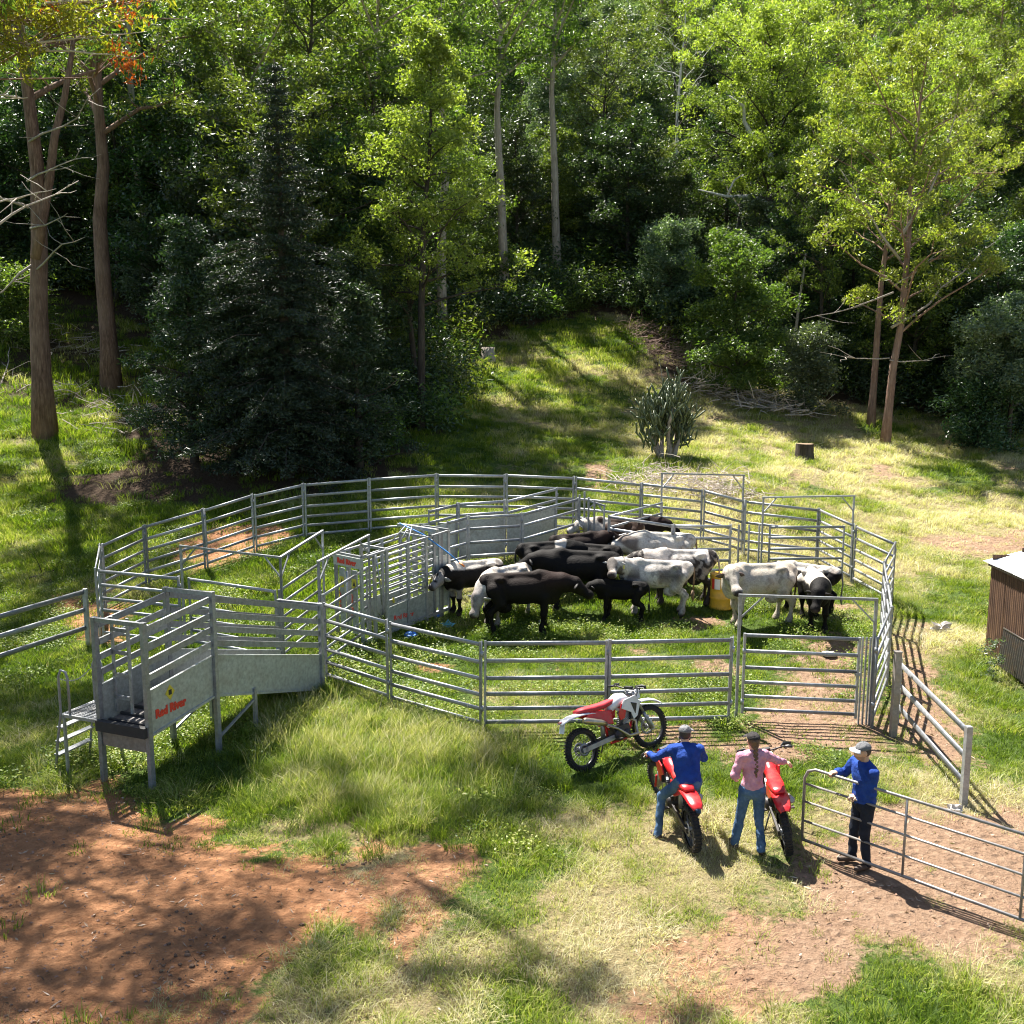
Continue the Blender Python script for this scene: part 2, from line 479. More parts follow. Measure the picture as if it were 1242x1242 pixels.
# ruts and clods in the bare soil
rough_ = (fnoise(GX, GY, .6, 15) - .5) * .05 * cd.reshape(GX.shape)
V = np.stack([GX.ravel(), GY.ravel(), (GZ + rough_).ravel()], 1)
nx_, ny_ = len(xs), len(ys)
I = np.arange(nx_ * ny_).reshape(ny_, nx_)
F = np.stack([I[:-1, :-1].ravel(), I[:-1, 1:].ravel(), I[1:, 1:].ravel(), I[1:, :-1].ravel()], 1)
gme = npmesh('ground', V, F, True)
colour_attr(gme, np.stack([cd, cl, cdry], 1), 'cover')
m, nt, out = new_mat('ground')
at = nn(nt, 'ShaderNodeAttribute', attribute_name='cover'); sp = nn(nt, 'ShaderNodeSeparateColor'); nt.links.new(at.outputs[0], sp.inputs[0])
n1 = noise(nt, 1.3, 6, .65); n2 = noise(nt, 9, 6, .7); n3 = noise(nt, 40, 5, .7); n4 = noise(nt, .35, 3, .5)
soil = ramp(nt, n2.outputs[0], [(.25, (.17, .10, .062)), (.5, (.31, .195, .125)), (.75, (.46, .32, .22))]).outputs[0]
soil = mixc(nt, ramp(nt, n1.outputs[0], [(.35, (0, 0, 0)), (.65, (1, 1, 1))]).outputs[0], soil, mixc(nt, .5, soil, (.42, .28, .185)))
straw = ramp(nt, n3.outputs[0], [(.3, (.20, .15, .07)), (.7, (.42, .35, .19))]).outputs[0]
green = ramp(nt, n3.outputs[0], [(.3, (.045, .075, .014)), (.7, (.12, .18, .035))]).outputs[0]
litt = ramp(nt, n3.outputs[0], [(.3, (.03, .019, .012)), (.56, (.085, .055, .034)), (.8, (.24, .165, .11))]).outputs[0]
def edge(sock, k=.5):   # break the map edge with fine noise
    a = math_(nt, 'ADD', sock, math_(nt, 'MULTIPLY', math_(nt, 'SUBTRACT', n2.outputs[0], .5), k * 2))
    return ramp(nt, a, [(.38, (0, 0, 0)), (.62, (1, 1, 1))]).outputs[0]
gc = nn(nt, 'ShaderNodeTexCoord'); gs = nn(nt, 'ShaderNodeSeparateXYZ'); nt.links.new(gc.outputs['Object'], gs.inputs[0])
redf = ramp(nt, math_(nt, 'ADD', math_(nt, 'MULTIPLY', gs.outputs[0], .09), math_(nt, 'MULTIPLY', n4.outputs[0], .8)), [(.2, (1, 1, 1)), (.75, (0, 0, 0))]).outputs[0]   # the soil is redder on the ramp side
soil = mixc(nt, redf, soil, mixc(nt, 1.0, soil, (1.25, .94, .70), 'MULTIPLY'))
c = mixc(nt, edge(sp.outputs[2]), green, straw)
c = mixc(nt, edge(sp.outputs[1], .4), c, litt)
c = mixc(nt, edge(sp.outputs[0], .5), c, soil)
vo = nn(nt, 'ShaderNodeTexVoronoi'); vo.inputs['Scale'].default_value = 5.5; nt.links.new(gc.outputs['Object'], vo.inputs['Vector'])     # hoof prints
hoofs = math_(nt, 'MULTIPLY', math_(nt, 'MINIMUM', vo.outputs['Distance'], .45), 2.2)
hb = math_(nt, 'ADD', math_(nt, 'ADD', math_(nt, 'MULTIPLY', n3.outputs[0], .7), math_(nt, 'MULTIPLY', n2.outputs[0], 1.6)), hoofs)
pbsdf(nt, out, c, .95, 0, hb, 1.0, .09, .15)
ground = link('ground', gme, None, m, kind='structure')

# ---------------------------------------------------------------- grass (geometry-node instances of small tufts)
def tuft(name, n, h, rad, wid, lean, seg=2, seed=0, seedheads=0):
    r = np.random.default_rng(seed)
    V = []; F = []
    for i in range(n):
        a = r.uniform(0, 2 * math.pi); rr = rad * math.sqrt(r.random())
        base = np.array([math.cos(a) * rr, math.sin(a) * rr, -.02])
        hh = h * r.uniform(.5, 1.0); la = r.uniform(0, 2 * math.pi) if r.random() < .5 else a
        L = lean * r.uniform(.2, 1.0) * hh
        d = np.array([math.cos(la), math.sin(la), 0]); s = np.array([-d[1], d[0], 0]); ta = r.uniform(-1, 1)
        s = s * math.cos(ta) + d * math.sin(ta)
        w0 = wid * r.uniform(.7, 1.2)
        o = len(V)
        for k in range(seg):
            t = k / seg
            p = base + np.array([0, 0, hh]) * (t - .25 * t * t * lean) + d * L * t * t
            ww = w0 * (1 - .55 * t)
            V += [p - s * ww / 2, p + s * ww / 2]
        V.append(base + np.array([0, 0, hh]) * (1 - .25 * lean) + d * L)
        for k in range(seg - 1):
            F.append((o + 2*k, o + 2*k + 1, o + 2*k + 3)); F.append((o + 2*k, o + 2*k + 3, o + 2*k + 2))
        F.append((o + 2*seg - 2, o + 2*seg - 1, o + 2*seg))
    return npmesh(name, np.array(V), np.array(F), True)
def grass_mat(name, stops, trans=.3):
    m, nt, out = new_mat(name)
    at = nn(nt, 'ShaderNodeAttribute', attribute_name='tint', attribute_type='INSTANCER')
    g = nn(nt, 'ShaderNodeNewGeometry')
    v = math_(nt, 'ADD', at.outputs['Fac'], math_(nt, 'MULTIPLY', math_(nt, 'SUBTRACT', g.outputs['Random Per Island'], .5), .45))
    c = ramp(nt, v, stops).outputs[0]
    p = pbsdf(nt, out, c, .5, 0, spec=.35)
    t = nn(nt, 'ShaderNodeBsdfTranslucent'); nt.links.new(mixc(nt, 1.0, c, (1.35, 1.45, .7), 'MULTIPLY'), t.inputs[0])
    ms = nn(nt, 'ShaderNodeMixShader'); ms.inputs[0].default_value = trans
    nt.links.new(p.outputs[0], ms.inputs[1]); nt.links.new(t.outputs[0], ms.inputs[2]); nt.links.new(ms.outputs[0], out.inputs[0])
    return m
GRASS = grass_mat('grass', [(0.0, (.05, .095, .010)), (.22, (.11, .175, .014)), (.42, (.20, .265, .024)), (.6, (.32, .33, .09)), (.8, (.47, .42, .25)), (1.0, (.60, .54, .39))], .38)
def scatter(objname, protos, pts, rotz, scl, tint, label_kind='stuff'):
    col = bpy.data.collections.new(objname + '_blades')       # never linked to the scene: only a source for the instances
    for i, me in enumerate(protos):
        me.materials.append(GRASS) if len(me.materials) == 0 else None
        o = bpy.data.objects.new('tuft', me); col.objects.link(o)
    me = bpy.data.meshes.new(objname)
    me.vertices.add(len(pts)); me.vertices.foreach_set('co', np.asarray(pts, np.float32).ravel())
    for nme, arr in (('rz', rotz), ('scl', scl), ('tint', tint)):
        a = me.attributes.new(nme, 'FLOAT', 'POINT'); a.data.foreach_set('value', np.asarray(arr, np.float32))
    ob = link(objname, me, None, kind=label_kind)
    ng = bpy.data.node_groups.new(objname, 'GeometryNodeTree')
    ng.interface.new_socket('Geometry', in_out='INPUT', socket_type='NodeSocketGeometry')
    ng.interface.new_socket('Geometry', in_out='OUTPUT', socket_type='NodeSocketGeometry')
    gi = ng.nodes.new('NodeGroupInput'); go = ng.nodes.new('NodeGroupOutput')
    m2p = ng.nodes.new('GeometryNodeMeshToPoints')
    iop = ng.nodes.new('GeometryNodeInstanceOnPoints')
    ci = ng.nodes.new('GeometryNodeCollectionInfo'); ci.inputs[0].default_value = col
    ci.inputs['Separate Children'].default_value = True; ci.inputs['Reset Children'].default_value = True
    def attr(n_):
        x = ng.nodes.new('GeometryNodeInputNamedAttribute'); x.data_type = 'FLOAT'; x.inputs[0].default_value = n_; return x.outputs[0]
    cx = ng.nodes.new('ShaderNodeCombineXYZ'); ng.links.new(attr('rz'), cx.inputs[2])
    ng.links.new(gi.outputs[0], m2p.inputs[0]); ng.links.new(m2p.outputs[0], iop.inputs['Points'])
    ng.links.new(ci.outputs[0], iop.inputs['Instance']); iop.inputs['Pick Instance'].default_value = True
    ng.links.new(cx.outputs[0], iop.inputs['Rotation']); ng.links.new(attr('scl'), iop.inputs['Scale'])
    ng.links.new(iop.outputs[0], go.inputs[0])
    md = ob.modifiers.new('blades', 'NODES'); md.node_group = ng
    return ob
def seen(x, y, z, m=1.12):
    """inside the camera's wedge with a margin"""
    dy = y * math.cos(PITCH) - (z - CAM_H) * math.sin(PITCH)
    u = x / np.maximum(dy, .1)
    up = (y * math.sin(PITCH) + (z - CAM_H) * math.cos(PITCH)) / np.maximum(dy, .1)
    return (dy > 3) & (np.abs(u) < .5545 * m + .6 / np.maximum(dy, 1)) & (up > -.60) & (up < .6)
def sample(n, y0, y1):
    y = np.sqrt(rng.uniform(y0 * y0, y1 * y1, n)); x = rng.uniform(-.66, .66, n) * y
    return x, y
DENS = 1.0
def zones():
    near = []; 
    for (y0, y1, per) in ((6.5, 14, 62), (14, 22, 52), (22, 34, 34), (34, 64, 14)):
        area = .66 * (y1 * y1 - y0 * y0)
        x, y = sample(int(area * per * DENS), y0, y1); near.append((x, y))
    x = np.concatenate([a for a, _ in near]); y = np.concatenate([b for _, b in near])
    z = terrain(x, y); k = seen(x, y, z)
    return x[k], y[k], z[k]
gx, gy, gz = zones()
dirt_, lit_, dry_, tall_ = cover(gx, gy)
u = rng.random(len(gx))
keep = (u > dirt_ * 1.06) & (rng.random(len(gx)) > lit_ * .93)
keep |= (dirt_ > .5) & (rng.random(len(gx)) < .022) & (fnoise(gx, gy, .7, 301) > .52)
keep &= rng.random(len(gx)) > dry_ * .25
gx, gy, gz, dirt_, lit_, dry_, tall_ = [a[keep] for a in (gx, gy, gz, dirt_, lit_, dry_, tall_)]
clump = fnoise(gx, gy, .9, 133)
isl = clump + rng.normal(0, .06, len(gx))
inring = psd(gx, gy, RING) < 0
far = np.clip((gy - 20) / 25, 0, 1)
tint = np.clip(.24 + dry_ * .72 + (vnoise(gx, gy, .42, 211) - .5) * .42 * (1 - tall_) + rng.normal(0, .07, len(gx)) - tall_ * .02 + (clump - .5) * .42, 0, 1)
kind = np.where((tall_ > rng.random(len(gx))), 2, np.where(tint > .55, 1, 0))
rank = (isl > .57) & (kind != 2)
scl = (rng.uniform(.7, 1.25, len(gx)) * (1 + far * 1.0)) * np.where(rank, 1.55, 1.0) * (.8 + .25 * (gx < -3))
scl *= np.where(dirt_ > .2, .75, 1)
short = [tuft('short_tuft', 44, .17, .17, .011, .9, 2, 10 + i) for i in range(4)]
dryt = [tuft('dry_tuft', 38, .19, .19, .008, 1.3, 2, 20 + i) for i in range(4)]
tallt = [tuft('tall_tuft', 46, .50, .19, .013, .9, 3, 30 + i) for i in range(4)]
gp = np.stack([gx, gy, gz], 1)
for nm, kk, pr in (('short_grass', 0, short), ('dry_grass', 1, dryt), ('long_grass', 2, tallt)):
    q = kind == kk
    tn = tint[q] if kk != 2 else np.clip(rng.normal(.38, .14, q.sum()) + (clump[q] - .5) * .8 + (vnoise(gx[q], gy[q], .35, 77) - .5) * .4, 0, .7)
    sc_ = scl[q] if kk != 2 else rng.uniform(.45, .8, q.sum()) * (.55 + .95 * clump[q])
    scatter(nm, pr, gp[q], rng.uniform(0, 6.28, q.sum()), sc_, tn)
# rank taller clumps, weeds and seeding stalks standing over the turf
wx, wy = sample(8500, 8, 60); wz = terrain(wx, wy); k = seen(wx, wy, wz)
wx, wy, wz = wx[k], wy[k], wz[k]
d_, l_, r_, t_ = cover(wx, wy)
bank = psd(wx, wy, polyW([(620,405),(640,383),(700,380),(785,392),(800,425),(740,440),(640,420)])) < 0
k = (bank | (fnoise(wx, wy, 1.7, 171) > .50)) & (d_ < .25) & (l_ < .5)
wx, wy, wz, r_, l_ = wx[k], wy[k], wz[k], r_[k], l_[k]
lowr = psd(wx, wy, RING) < 0
midt = [tuft('clump_tuft', 60, .34, .16, .012, 1.0, 2, 40 + i) for i in range(4)]
scatter('grass_clumps', midt, np.stack([wx, wy, wz], 1), rng.uniform(0, 6.28, len(wx)),
        np.where(lowr, .55, .9) * rng.uniform(.7, 1.25, len(wx)), np.clip(.12 + r_ * .6 + rng.normal(0, .08, len(wx)), 0, .85))
# thin seeding stalks in the long grass
hx, hy = sample(30000, 12, 60); hz = terrain(hx, hy); d_, l_, r_, t_ = cover(hx, hy)
k = seen(hx, hy, hz) & ((t_ > .5) | (fnoise(hx, hy, 2.5, 181) > .66)) & (d_ < .2) & (l_ < .3) & (psd(hx, hy, RING) > 0)
k &= rng.random(len(hx)) < np.where(t_ > .5, 1, .25)
hx, hy, hz = hx[k], hy[k], hz[k]
stalk = [tuft('stalk', 9, .72, .14, .006, .55, 3, 60 + i) for i in range(3)]
scatter('seed_stalks', stalk, np.stack([hx, hy, hz], 1), rng.uniform(0, 6.28, len(hx)), rng.uniform(.6, 1.1, len(hx)), rng.uniform(.5, .95, len(hx)))

# broad-leaved weeds and clover low in the turf
r_ = np.random.default_rng(66); wl = []
for i in range(4):
    nlf = 110; o = r_.normal(size=(nlf, 3)) * np.array([.15, .15, .03]) + np.array([0, 0, .10]); d_l = r_.normal(size=(nlf, 3)); d_l[:, 2] = abs(d_l[:, 2]) * .4; d_l /= np.linalg.norm(d_l, axis=1)[:, None]
    s_l = np.cross(d_l, np.array([0, 0, 1.]) + r_.normal(size=(nlf, 3)) * .3); s_l /= np.linalg.norm(s_l, axis=1)[:, None]
    V_l = np.stack([o - d_l * .016, o + s_l * .011, o + d_l * .022, o - s_l * .011], 1).reshape(-1, 3); wl.append(npmesh('weed_tuft', V_l, np.arange(4 * nlf).reshape(nlf, 4)))
cx_, cy_ = sample(12000, 9, 42); cz_ = terrain(cx_, cy_); d_, l_, r2_, t_ = cover(cx_, cy_)
k = seen(cx_, cy_, cz_) & (fnoise(cx_, cy_, 1.2, 401) > .54) & ((psd(cx_, cy_, RING) < 1) | (cx_ < -5) | (rng.random(len(cx_)) < .25)) & (d_ < .5) & (l_ < .4) & (rng.random(len(cx_)) > r2_ * 1.3)
cx_, cy_, cz_ = cx_[k], cy_[k], cz_[k]
scatter('low_weeds', wl, np.stack([cx_, cy_, cz_], 1), rng.uniform(0, 6.28, len(cx_)), rng.uniform(.7, 1.7, len(cx_)), rng.uniform(.08, .5, len(cx_)))
# ================================================================ STEEL YARDS
def galv(name, base, rough=.42, metal=.55, rust=0.0):
    m, nt, out = new_mat(name)
    n = noise(nt, 14, 5, .65); n2 = noise(nt, 3, 4, .6)
    c = ramp(nt, n.outputs[0], [(.3, tuple(b * .72 for b in base)), (.7, tuple(min(1, b * 1.25) for b in base))]).outputs[0]
    f = ramp(nt, n2.outputs[0], [(.45, (0, 0, 0)), (.75, (1, 1, 1))]).outputs[0]
    c = mixc(nt, math_(nt, 'MULTIPLY', f, .35 + rust), c, (.22, .17, .13))
    oi = nn(nt, 'ShaderNodeObjectInfo')
    c = mixc(nt, 1.0, c, ramp(nt, oi.outputs['Random'], [(0, (.70, .70, .71)), (1, (1.22, 1.21, 1.18))]).outputs[0], 'MULTIPLY')
    r = math_(nt, 'ADD', rough - .1, math_(nt, 'MULTIPLY', n.outputs[0], .25))
    pbsdf(nt, out, c, r, metal, noise(nt, 90, 3).outputs[0], .08, .004)
    return m
STEEL = galv('galvanised_steel', (.30, .315, .34), .44, .5)
STEEL_OLD = galv('weathered_steel', (.25, .23, .22), .5, .4, .25)
SHEETM = galv('galvanised_sheet', (.38, .41, .40), .5, .35)
DARKM = simple('dark_rubber', (.03, .028, .027), .8)
REDP = simple('red_print', (.62, .035, .02), .55, var=.1, bump=.03)
YELP = simple('yellow_print', (.55, .45, .04), .55, var=.1, bump=.03)
BLKP = simple('black_print', (.02, .02, .02), .6, bump=.02)
CATTLE_PANEL_RAILS = (.17, .44, .72, 1.02, 1.34, 1.67)
_postm = {}
def post_mesh(h, w_=.052, deep=.12):
    k = (h, w_, deep)
    if k not in _postm:
        mb = MB(); mb.box((0, 0, (h - deep) / 2), (w_, w_, h + deep)); mb.box((0, 0, h + .004), (w_ * .94, w_ * .94, .008))
        me = mb.mesh('post'); me.materials.append(STEEL); _postm[k] = me
    return _postm[k]
def rail_mesh(vec, hw=.024, hh=.041, mat=None, inset=.03):
    d = Vector(vec); L = d.length; u = d / L
    mb = MB(); mb.tube([u * inset, u * (L - inset)], 1.0, 8, flat=(hw, hh))
    me = mb.mesh('rail'); me.materials.append(mat or STEEL); return me
def panel(p0, p1, label, group='portable steel cattle panels', heights=CATTLE_PANEL_RAILS, h=1.72, cat='cattle panel', name='stockyard_fence', hw=.024, hh=.041, lug=True, posts=(1, 1), pw=.046, sheet=0):
    p0 = Vector(p0); p1 = Vector(p1); d = p1 - p0
    t = thing(name, label, cat, p0, 0, group); d = d + Vector((random.uniform(-.012, .012), random.uniform(-.012, .012), 0)); t.rotation_euler = (R(random.uniform(-.7, .7)), R(random.uniform(-.5, .5)), 0)
    u = Vector((d.x, d.y, 0)).normalized() * .042
    if posts[0]: link('post', post_mesh(h, pw), t, loc=u)
    if posts[1]: link('post', post_mesh(h, pw), t, loc=d - u)
    v = d - 2 * u
    rm = rail_mesh(v, hw, hh, None, .0)
    for z in heights: link('rail', rm, t, loc=u + Vector((0, 0, z + random.uniform(-.008, .008))))
    if sheet:
        n = Vector((-u.y, u.x, 0)).normalized() * .02
        mb = MB(); a = u + n; b = d - u + n
        mb.add([a + Vector((0, 0, .1)), b + Vector((0, 0, .1)), b + Vector((0, 0, sheet)), a + Vector((0, 0, sheet)),
                a + n*.2 + Vector((0, 0, .1)), b + n*.2 + Vector((0, 0, .1)), b + n*.2 + Vector((0, 0, sheet)), a + n*.2 + Vector((0, 0, sheet))],
               [(0,1,2,3),(7,6,5,4),(0,4,5,1),(3,2,6,7),(1,5,6,2),(0,3,7,4)])
        part('sheet', mb, SHEETM, t)
    if lug:
        mb = MB()
        for z in (.4, 1.45):
            mb.tube([d - u * .2 + Vector((0, 0, z)), d - u * .2 + Vector((0, 0, z + .1))], .035, 8)
        mb.tube([d - u * .2 + Vector((0, 0, .35)), d - u * .2 + Vector((0, 0, h + .03))], .012, 6)
        part('pin', mb, STEEL, t)
    return t
def chain_of(pts_px, labels, h=1.72, **kw):
    P = [T(px, py, h) for px, py in pts_px]
    for i in range(len(P) - 1): panel(P[i], P[i + 1], labels[i], h=h, **kw)
    return P
back_px = [(116,689),(122,660),(175,637),(247,618),(307,600),(368,587),(447,580),(529,575),(613,575),(697,578),(778,586),(853,594),(903,607),(994,617),(1037,637),(1086,657)]
back_lab = ['cattle panel at the far left corner of the yard, seen almost end on',
 'shaded blue-grey cattle panel first along the back from the left corner',
 'cattle panel second from the left corner, where the long tree shadow reaches the yard',
 'cattle panel in the back fence with bare brown soil showing behind its left end',
 'cattle panel in the back fence behind the bare soil patch and the first overhead frame',
 'cattle panel in the back fence in front of the trunk of the big dark conifer',
 'cattle panel in the back fence behind the cattle crush, left of its tail end',
 'cattle panel in the back fence standing straight above the curved sheeted race',
 'cattle panel in the back fence at the foot of the shaded grass slope',
 'cattle panel in the back fence just right of the cluster of slam gate posts',
 'back fence panel under the left half of the tall frame by the brush pile',
 'back fence panel under the right half of the tall frame by the brush pile',
 'cattle panel in the back fence between the two rear overhead gate frames',
 'cattle panel in the back fence behind the closed inner gate',
 'cattle panel on the rear right corner, sloping down to the narrow end panel']
BP = chain_of(back_px, back_lab)
side_px = [(1086,657),(1073,681),(1081,736),(1064,776)]
sp_ = [T(px, py, 1.72) for px, py in side_px]
mid = (sp_[1] + sp_[2]) / 2; mid.z = tz(mid.x, mid.y)
side_pts = [sp_[0], sp_[1], mid, sp_[2], sp_[3]]
for i, l in enumerate(['short cattle panel turning the far right corner of the yard',
    'right side cattle panel seen nearly end on, next to the far right corner',
    'right side cattle panel seen nearly end on, halfway along toward the shed',
    'right side cattle panel nearest the front gate, casting its barred shadow on the dirt']):
    panel(side_pts[i], side_pts[i + 1], l)
front_px = [(392,731),(471,754),(585,778),(737,776),(890,773)]
FP = chain_of(front_px, ['front cattle panel joined to the end of the loading ramp, rising out of long grass',
    'front cattle panel left of the doubled post, standing in bright long grass',
    'front cattle panel left of the handlebars of the white and red motorbike',
    'front cattle panel directly behind the white and red motorbike, beside the gate'])
def arch(p0, p1, label, h=2.42, w_=.05, brace=.42):
    p0 = Vector(p0); p1 = Vector(p1); d = p1 - p0
    t = thing('gate_arch', label, 'gate frame', p0, 0, 'overhead steel gate frames')
    link('post', post_mesh(h, w_), t); link('post', post_mesh(h, w_), t, loc=d)
    u = d.normalized(); H = Vector((0, 0, h + .012))
    mb = MB(); mb.bar(H - u * .03, d + H + u * .03, w_ * 1.05, w_ * .9); part('lintel', mb, STEEL, t)
    for s_, o_ in ((1, Vector((0, 0, 0))), (-1, d)):
        mb = MB(); mb.bar(o_ + Vector((0, 0, h - brace * 1.05)), o_ + u * s_ * brace + Vector((0, 0, h - .01)), .03, .03); part('brace', mb, STEEL, t)
    return t
def gate(p0, p1, label, heights, h, z0=.12, name='yard_gate', mesh_brace=False):
    p0 = Vector(p0); p1 = Vector(p1); d = p1 - p0
    t = thing(name, label, 'gate', p0, 0, 'six-rail yard gates')
    for o_ in (Vector((0, 0, 0)), d):
        mb = MB(); mb.box((0, 0, (h + z0) / 2), (.045, .045, h - z0)); part('stile', mb, STEEL, t, loc=o_)
    rm = rail_mesh(d, .02, .036, None, .02)
    for z in heights: link('rail', rm, t, loc=(0, 0, z))
    mb = MB()
    for z in (.35, h - .35): mb.tube([Vector((0, 0, z - .05)), Vector((0, 0, z + .05))], .034, 8)
    part('hinge', mb, STEEL, t)
    mb = MB(); mb.box(d + Vector((0, 0, h * .58)), (.10, .07, .05)); part('latch', mb, STEEL, t)
    return t
GH = (.2, .46, .74, 1.03, 1.35, 1.66)
# front gate and its frame
a0 = T(898, 723, 2.42); a1 = T(1063, 728, 2.42)
arch(a0, a1, 'overhead gate frame at the front right, over the gate the three people face')
u_ = (a1 - a0).normalized()
gate(a0 + u_ * .11, a1 - u_ * .26, 'closed six-rail front gate behind the woman in pink, dirt showing beneath it', GH, 1.70)
t = thing('barred_infill', 'narrow strip of upright steel bars between the front gate and the right corner post', 'filler panel', a1 - u_ * .2)
for k in range(3):
    link('bar', post_mesh(1.70, .03), t, loc=u_ * (.07 * k))
t = thing('corner_post', 'squat weathered post at the front right corner where the three-rail wing begins', 'post', G(1083, 893))
part('shaft', MB().box((0, 0, .75), (.11, .11, 1.7)), STEEL_OLD, t); part('cap', MB().box((0, 0, 1.605), (.13, .13, .012)), STEEL_OLD, t)
panel(sp_[3], a1 + u_ * .02, 'short cattle panel closing the gap beside the front gate frame', lug=False)
# rear frames
a4 = T(803, 575, 2.42); a5 = T(902, 577, 2.42)
arch(a4, a5, 'overhead gate frame at the rear, in front of the grey brush pile')
a6 = T(926, 604, 2.42); a7 = T(1036, 602, 2.42)
arch(a6, a7, 'overhead gate frame at the rear right, beyond the white cow')
# inner dividing fence
i0, i1, i2 = T(736, 625, 1.72), T(817, 636, 1.72), T(888, 637, 1.72)
panel(i0, i1, 'inner dividing panel left of the pair sharing a post, behind the white-backed cow', group='inner dividing panels')
panel(i1, i2, 'inner dividing panel behind the yellow drum', group='inner dividing panels')
i3 = T(934, 637, 1.72); i4 = T(1024, 637, 1.72)
for q, l in ((i2 + (i3 - i2) * .18, 'slim'), (i2 + (i3 - i2) * .45, 'middle'), (i2 + (i3 - i2) * .72, 'last')):
    q.z = tz(q.x, q.y); o = link('upright_bar', post_mesh(1.72, .045), None, loc=q)
    tag(o, {'slim': 'upright steel post just right of the drum panel, first of three close together', 'middle': 'middle upright steel post of three close together behind the white cow',
            'last': 'upright steel post against the hinge side of the closed inner gate'}[l], 'post', 'uprights between the inner panels')
gate(i3, i4, 'closed six-rail inner gate behind the white-faced pair at the right of the herd', GH, 1.70)
i5 = T(803, 608, 1.72)
gate(i0 + Vector((.1, .15, 0)), i5, 'open gate swung back toward the rear frame, cattle standing behind it', GH, 1.70)
# slam gate cluster
c0 = T(704, 602, 1.72)
for k, (px, py, l) in enumerate(((703,603,'leftmost tall upright of the slam gate cluster'), (709,601,'second upright of the slam gate cluster, tallest'),
                                 (714,606,'third upright of the slam gate cluster'), (721,609,'rightmost upright of the slam gate cluster'))):
    q = T(px, py, 1.8); o = link('upright_post', post_mesh(1.85 + .05 * (k == 1), .055), None, loc=q)
    tag(o, l + ' above the small black cattle', 'post', 'slam gate posts')
arch(T(714, 608, 1.75), T(733, 614, 1.75), 'low narrow frame at the mouth of the race, right of the post cluster', h=1.75, brace=.2)
# curved race: near fence open railed, far fence sheeted
race_near = [(541,633),(567,626),(633,623),(702,604)]
race_far = [(560,622),(598,619),(642,612),(700,606)]
RN = [T(a, b, 1.72) for a, b in race_near]
RF = []
for k, p in enumerate(RN):
    dirn = (RN[min(k + 1, 3)] - RN[max(k - 1, 0)]); nrm = Vector((-dirn.y, dirn.x, 0)).normalized()
    q = p + nrm * .95; q.z = tz(q.x, q.y); RF.append(q)
RH = (.25, .6, .98, 1.36, 1.67)
for i, l in enumerate(['race panel against the tail of the crush, beside the blue drafting lever', 'open railed race panel behind the black and white calf', 'open railed race panel behind the belted black cow']):
    panel(RN[i], RN[i + 1], l, group='near side race panels', heights=RH)
for i, l in enumerate(['sheeted race panel closest to the crush', 'sheeted race panel in the middle of the curve', 'sheeted race panel beside the slam gate posts']):
    panel(RF[i], RF[i + 1], l, group='sheeted race panels', heights=(1.36, 1.67), sheet=1.22)
# ---------------------------------------------------------------- loading ramp
ra, rb, rc = G(122, 945), G(183, 958), G(262, 912)
re_ = G(391, 834)
ax = (rc - rb); ax.z = 0; ax = (re_ - rb); ax.z = 0
L_tot = ax.length; ax.normalize()
rz = math.atan2(ax.y, ax.x)
Wd = .92; PH = 1.03; L1 = 1.62; L2 = L_tot - .05
ramp_t = thing('loading_ramp', 'galvanised cattle loading ramp with sheeted sides, rails and a raised level deck', 'loading ramp', (rb.x, rb.y, tz(rb.x, rb.y)), rz)
zE = tz(re_.x, re_.y) - ramp_t.location.z + .08
def fz(x): return PH - .05 + .15 * x / L1 if x <= L1 else PH + .10 + (zE - PH - .10) * (x - L1) / (L2 - L1)
def RP(mb_, nm, mt=STEEL, **k): return part(nm, mb_, mt, ramp_t, **k)
for side in (0, 1):
    y = Wd * side; sgn = 1 if side else -1
    yo = y + sgn * .035
    for x, top in ((0, PH + 1.70), (L1, PH + 1.84), (L2, fz(L2) + 1.72)):
        mb = MB(); mb.box((x, yo, (top - .2) / 2), (.085, .075, top + .2)); mb.box((x, yo, top + .005), (.09, .08, .01)); RP(mb, 'post')
    mb = MB(); mb.box((L1 + 1.05, yo, (fz(L1 + 1.05) - .2) / 2), (.07, .06, fz(L1 + 1.05) + .2)); RP(mb, 'leg')
    ys_ = y + sgn * .012
    for (xa, xb, nm) in ((.05, L1 - .05, 'deck_side_sheet'), (L1 + .05, L2 - .05, 'slope_side_sheet')):
        hb, ht = -.10, .62
        pts = [(xa, fz(xa) + hb), (xb, fz(xb) + hb), (xb, fz(xb) + ht), (xa, fz(xa) + ht)]
        mb = MB(); mb.prism(pts, .012, Matrix.Translation((0, ys_ , 0)))
        mb.bar((xa, ys_, fz(xa) + ht), (xb, ys_, fz(xb) + ht), .04, .035)
        mb.bar((xa, ys_ + sgn * .012, fz(xa) + hb), (xb, ys_ + sgn * .012, fz(xb) + hb), .035, .04)
        RP(mb, nm, SHEETM)
        for dz in ((.84, 1.09, 1.34, 1.62)):
            mb = MB(); mb.bar((xa, ys_, fz(xa) + dz), (xb, ys_, fz(xb) + dz), .035, .105); RP(mb, 'rail')
for x, top in ((0, PH + 1.70), (L1, PH + 1.84), (L2, fz(L2) + 1.72)):
    mb = MB(); mb.bar((x, -.07, top - .03), (x, Wd + .07, top - .03), .06, .07); RP(mb, 'cross_bar')
mb = MB(); mb.bar((0, Wd / 2, fz(0) - .03), (L1, Wd / 2, fz(L1) - .03), Wd - .02, .05); RP(mb, 'deck_floor', STEEL_OLD)
mb = MB(); mb.bar((L1 + .01, Wd / 2, fz(L1) - .035), (L2, Wd / 2, fz(L2) - .03), Wd - .02, .05); RP(mb, 'ramp_floor', STEEL_OLD)
cme = MB().box((0, 0, .012), (.05, Wd - .06, .04)).mesh('cleat'); cme.materials.append(DARKM)
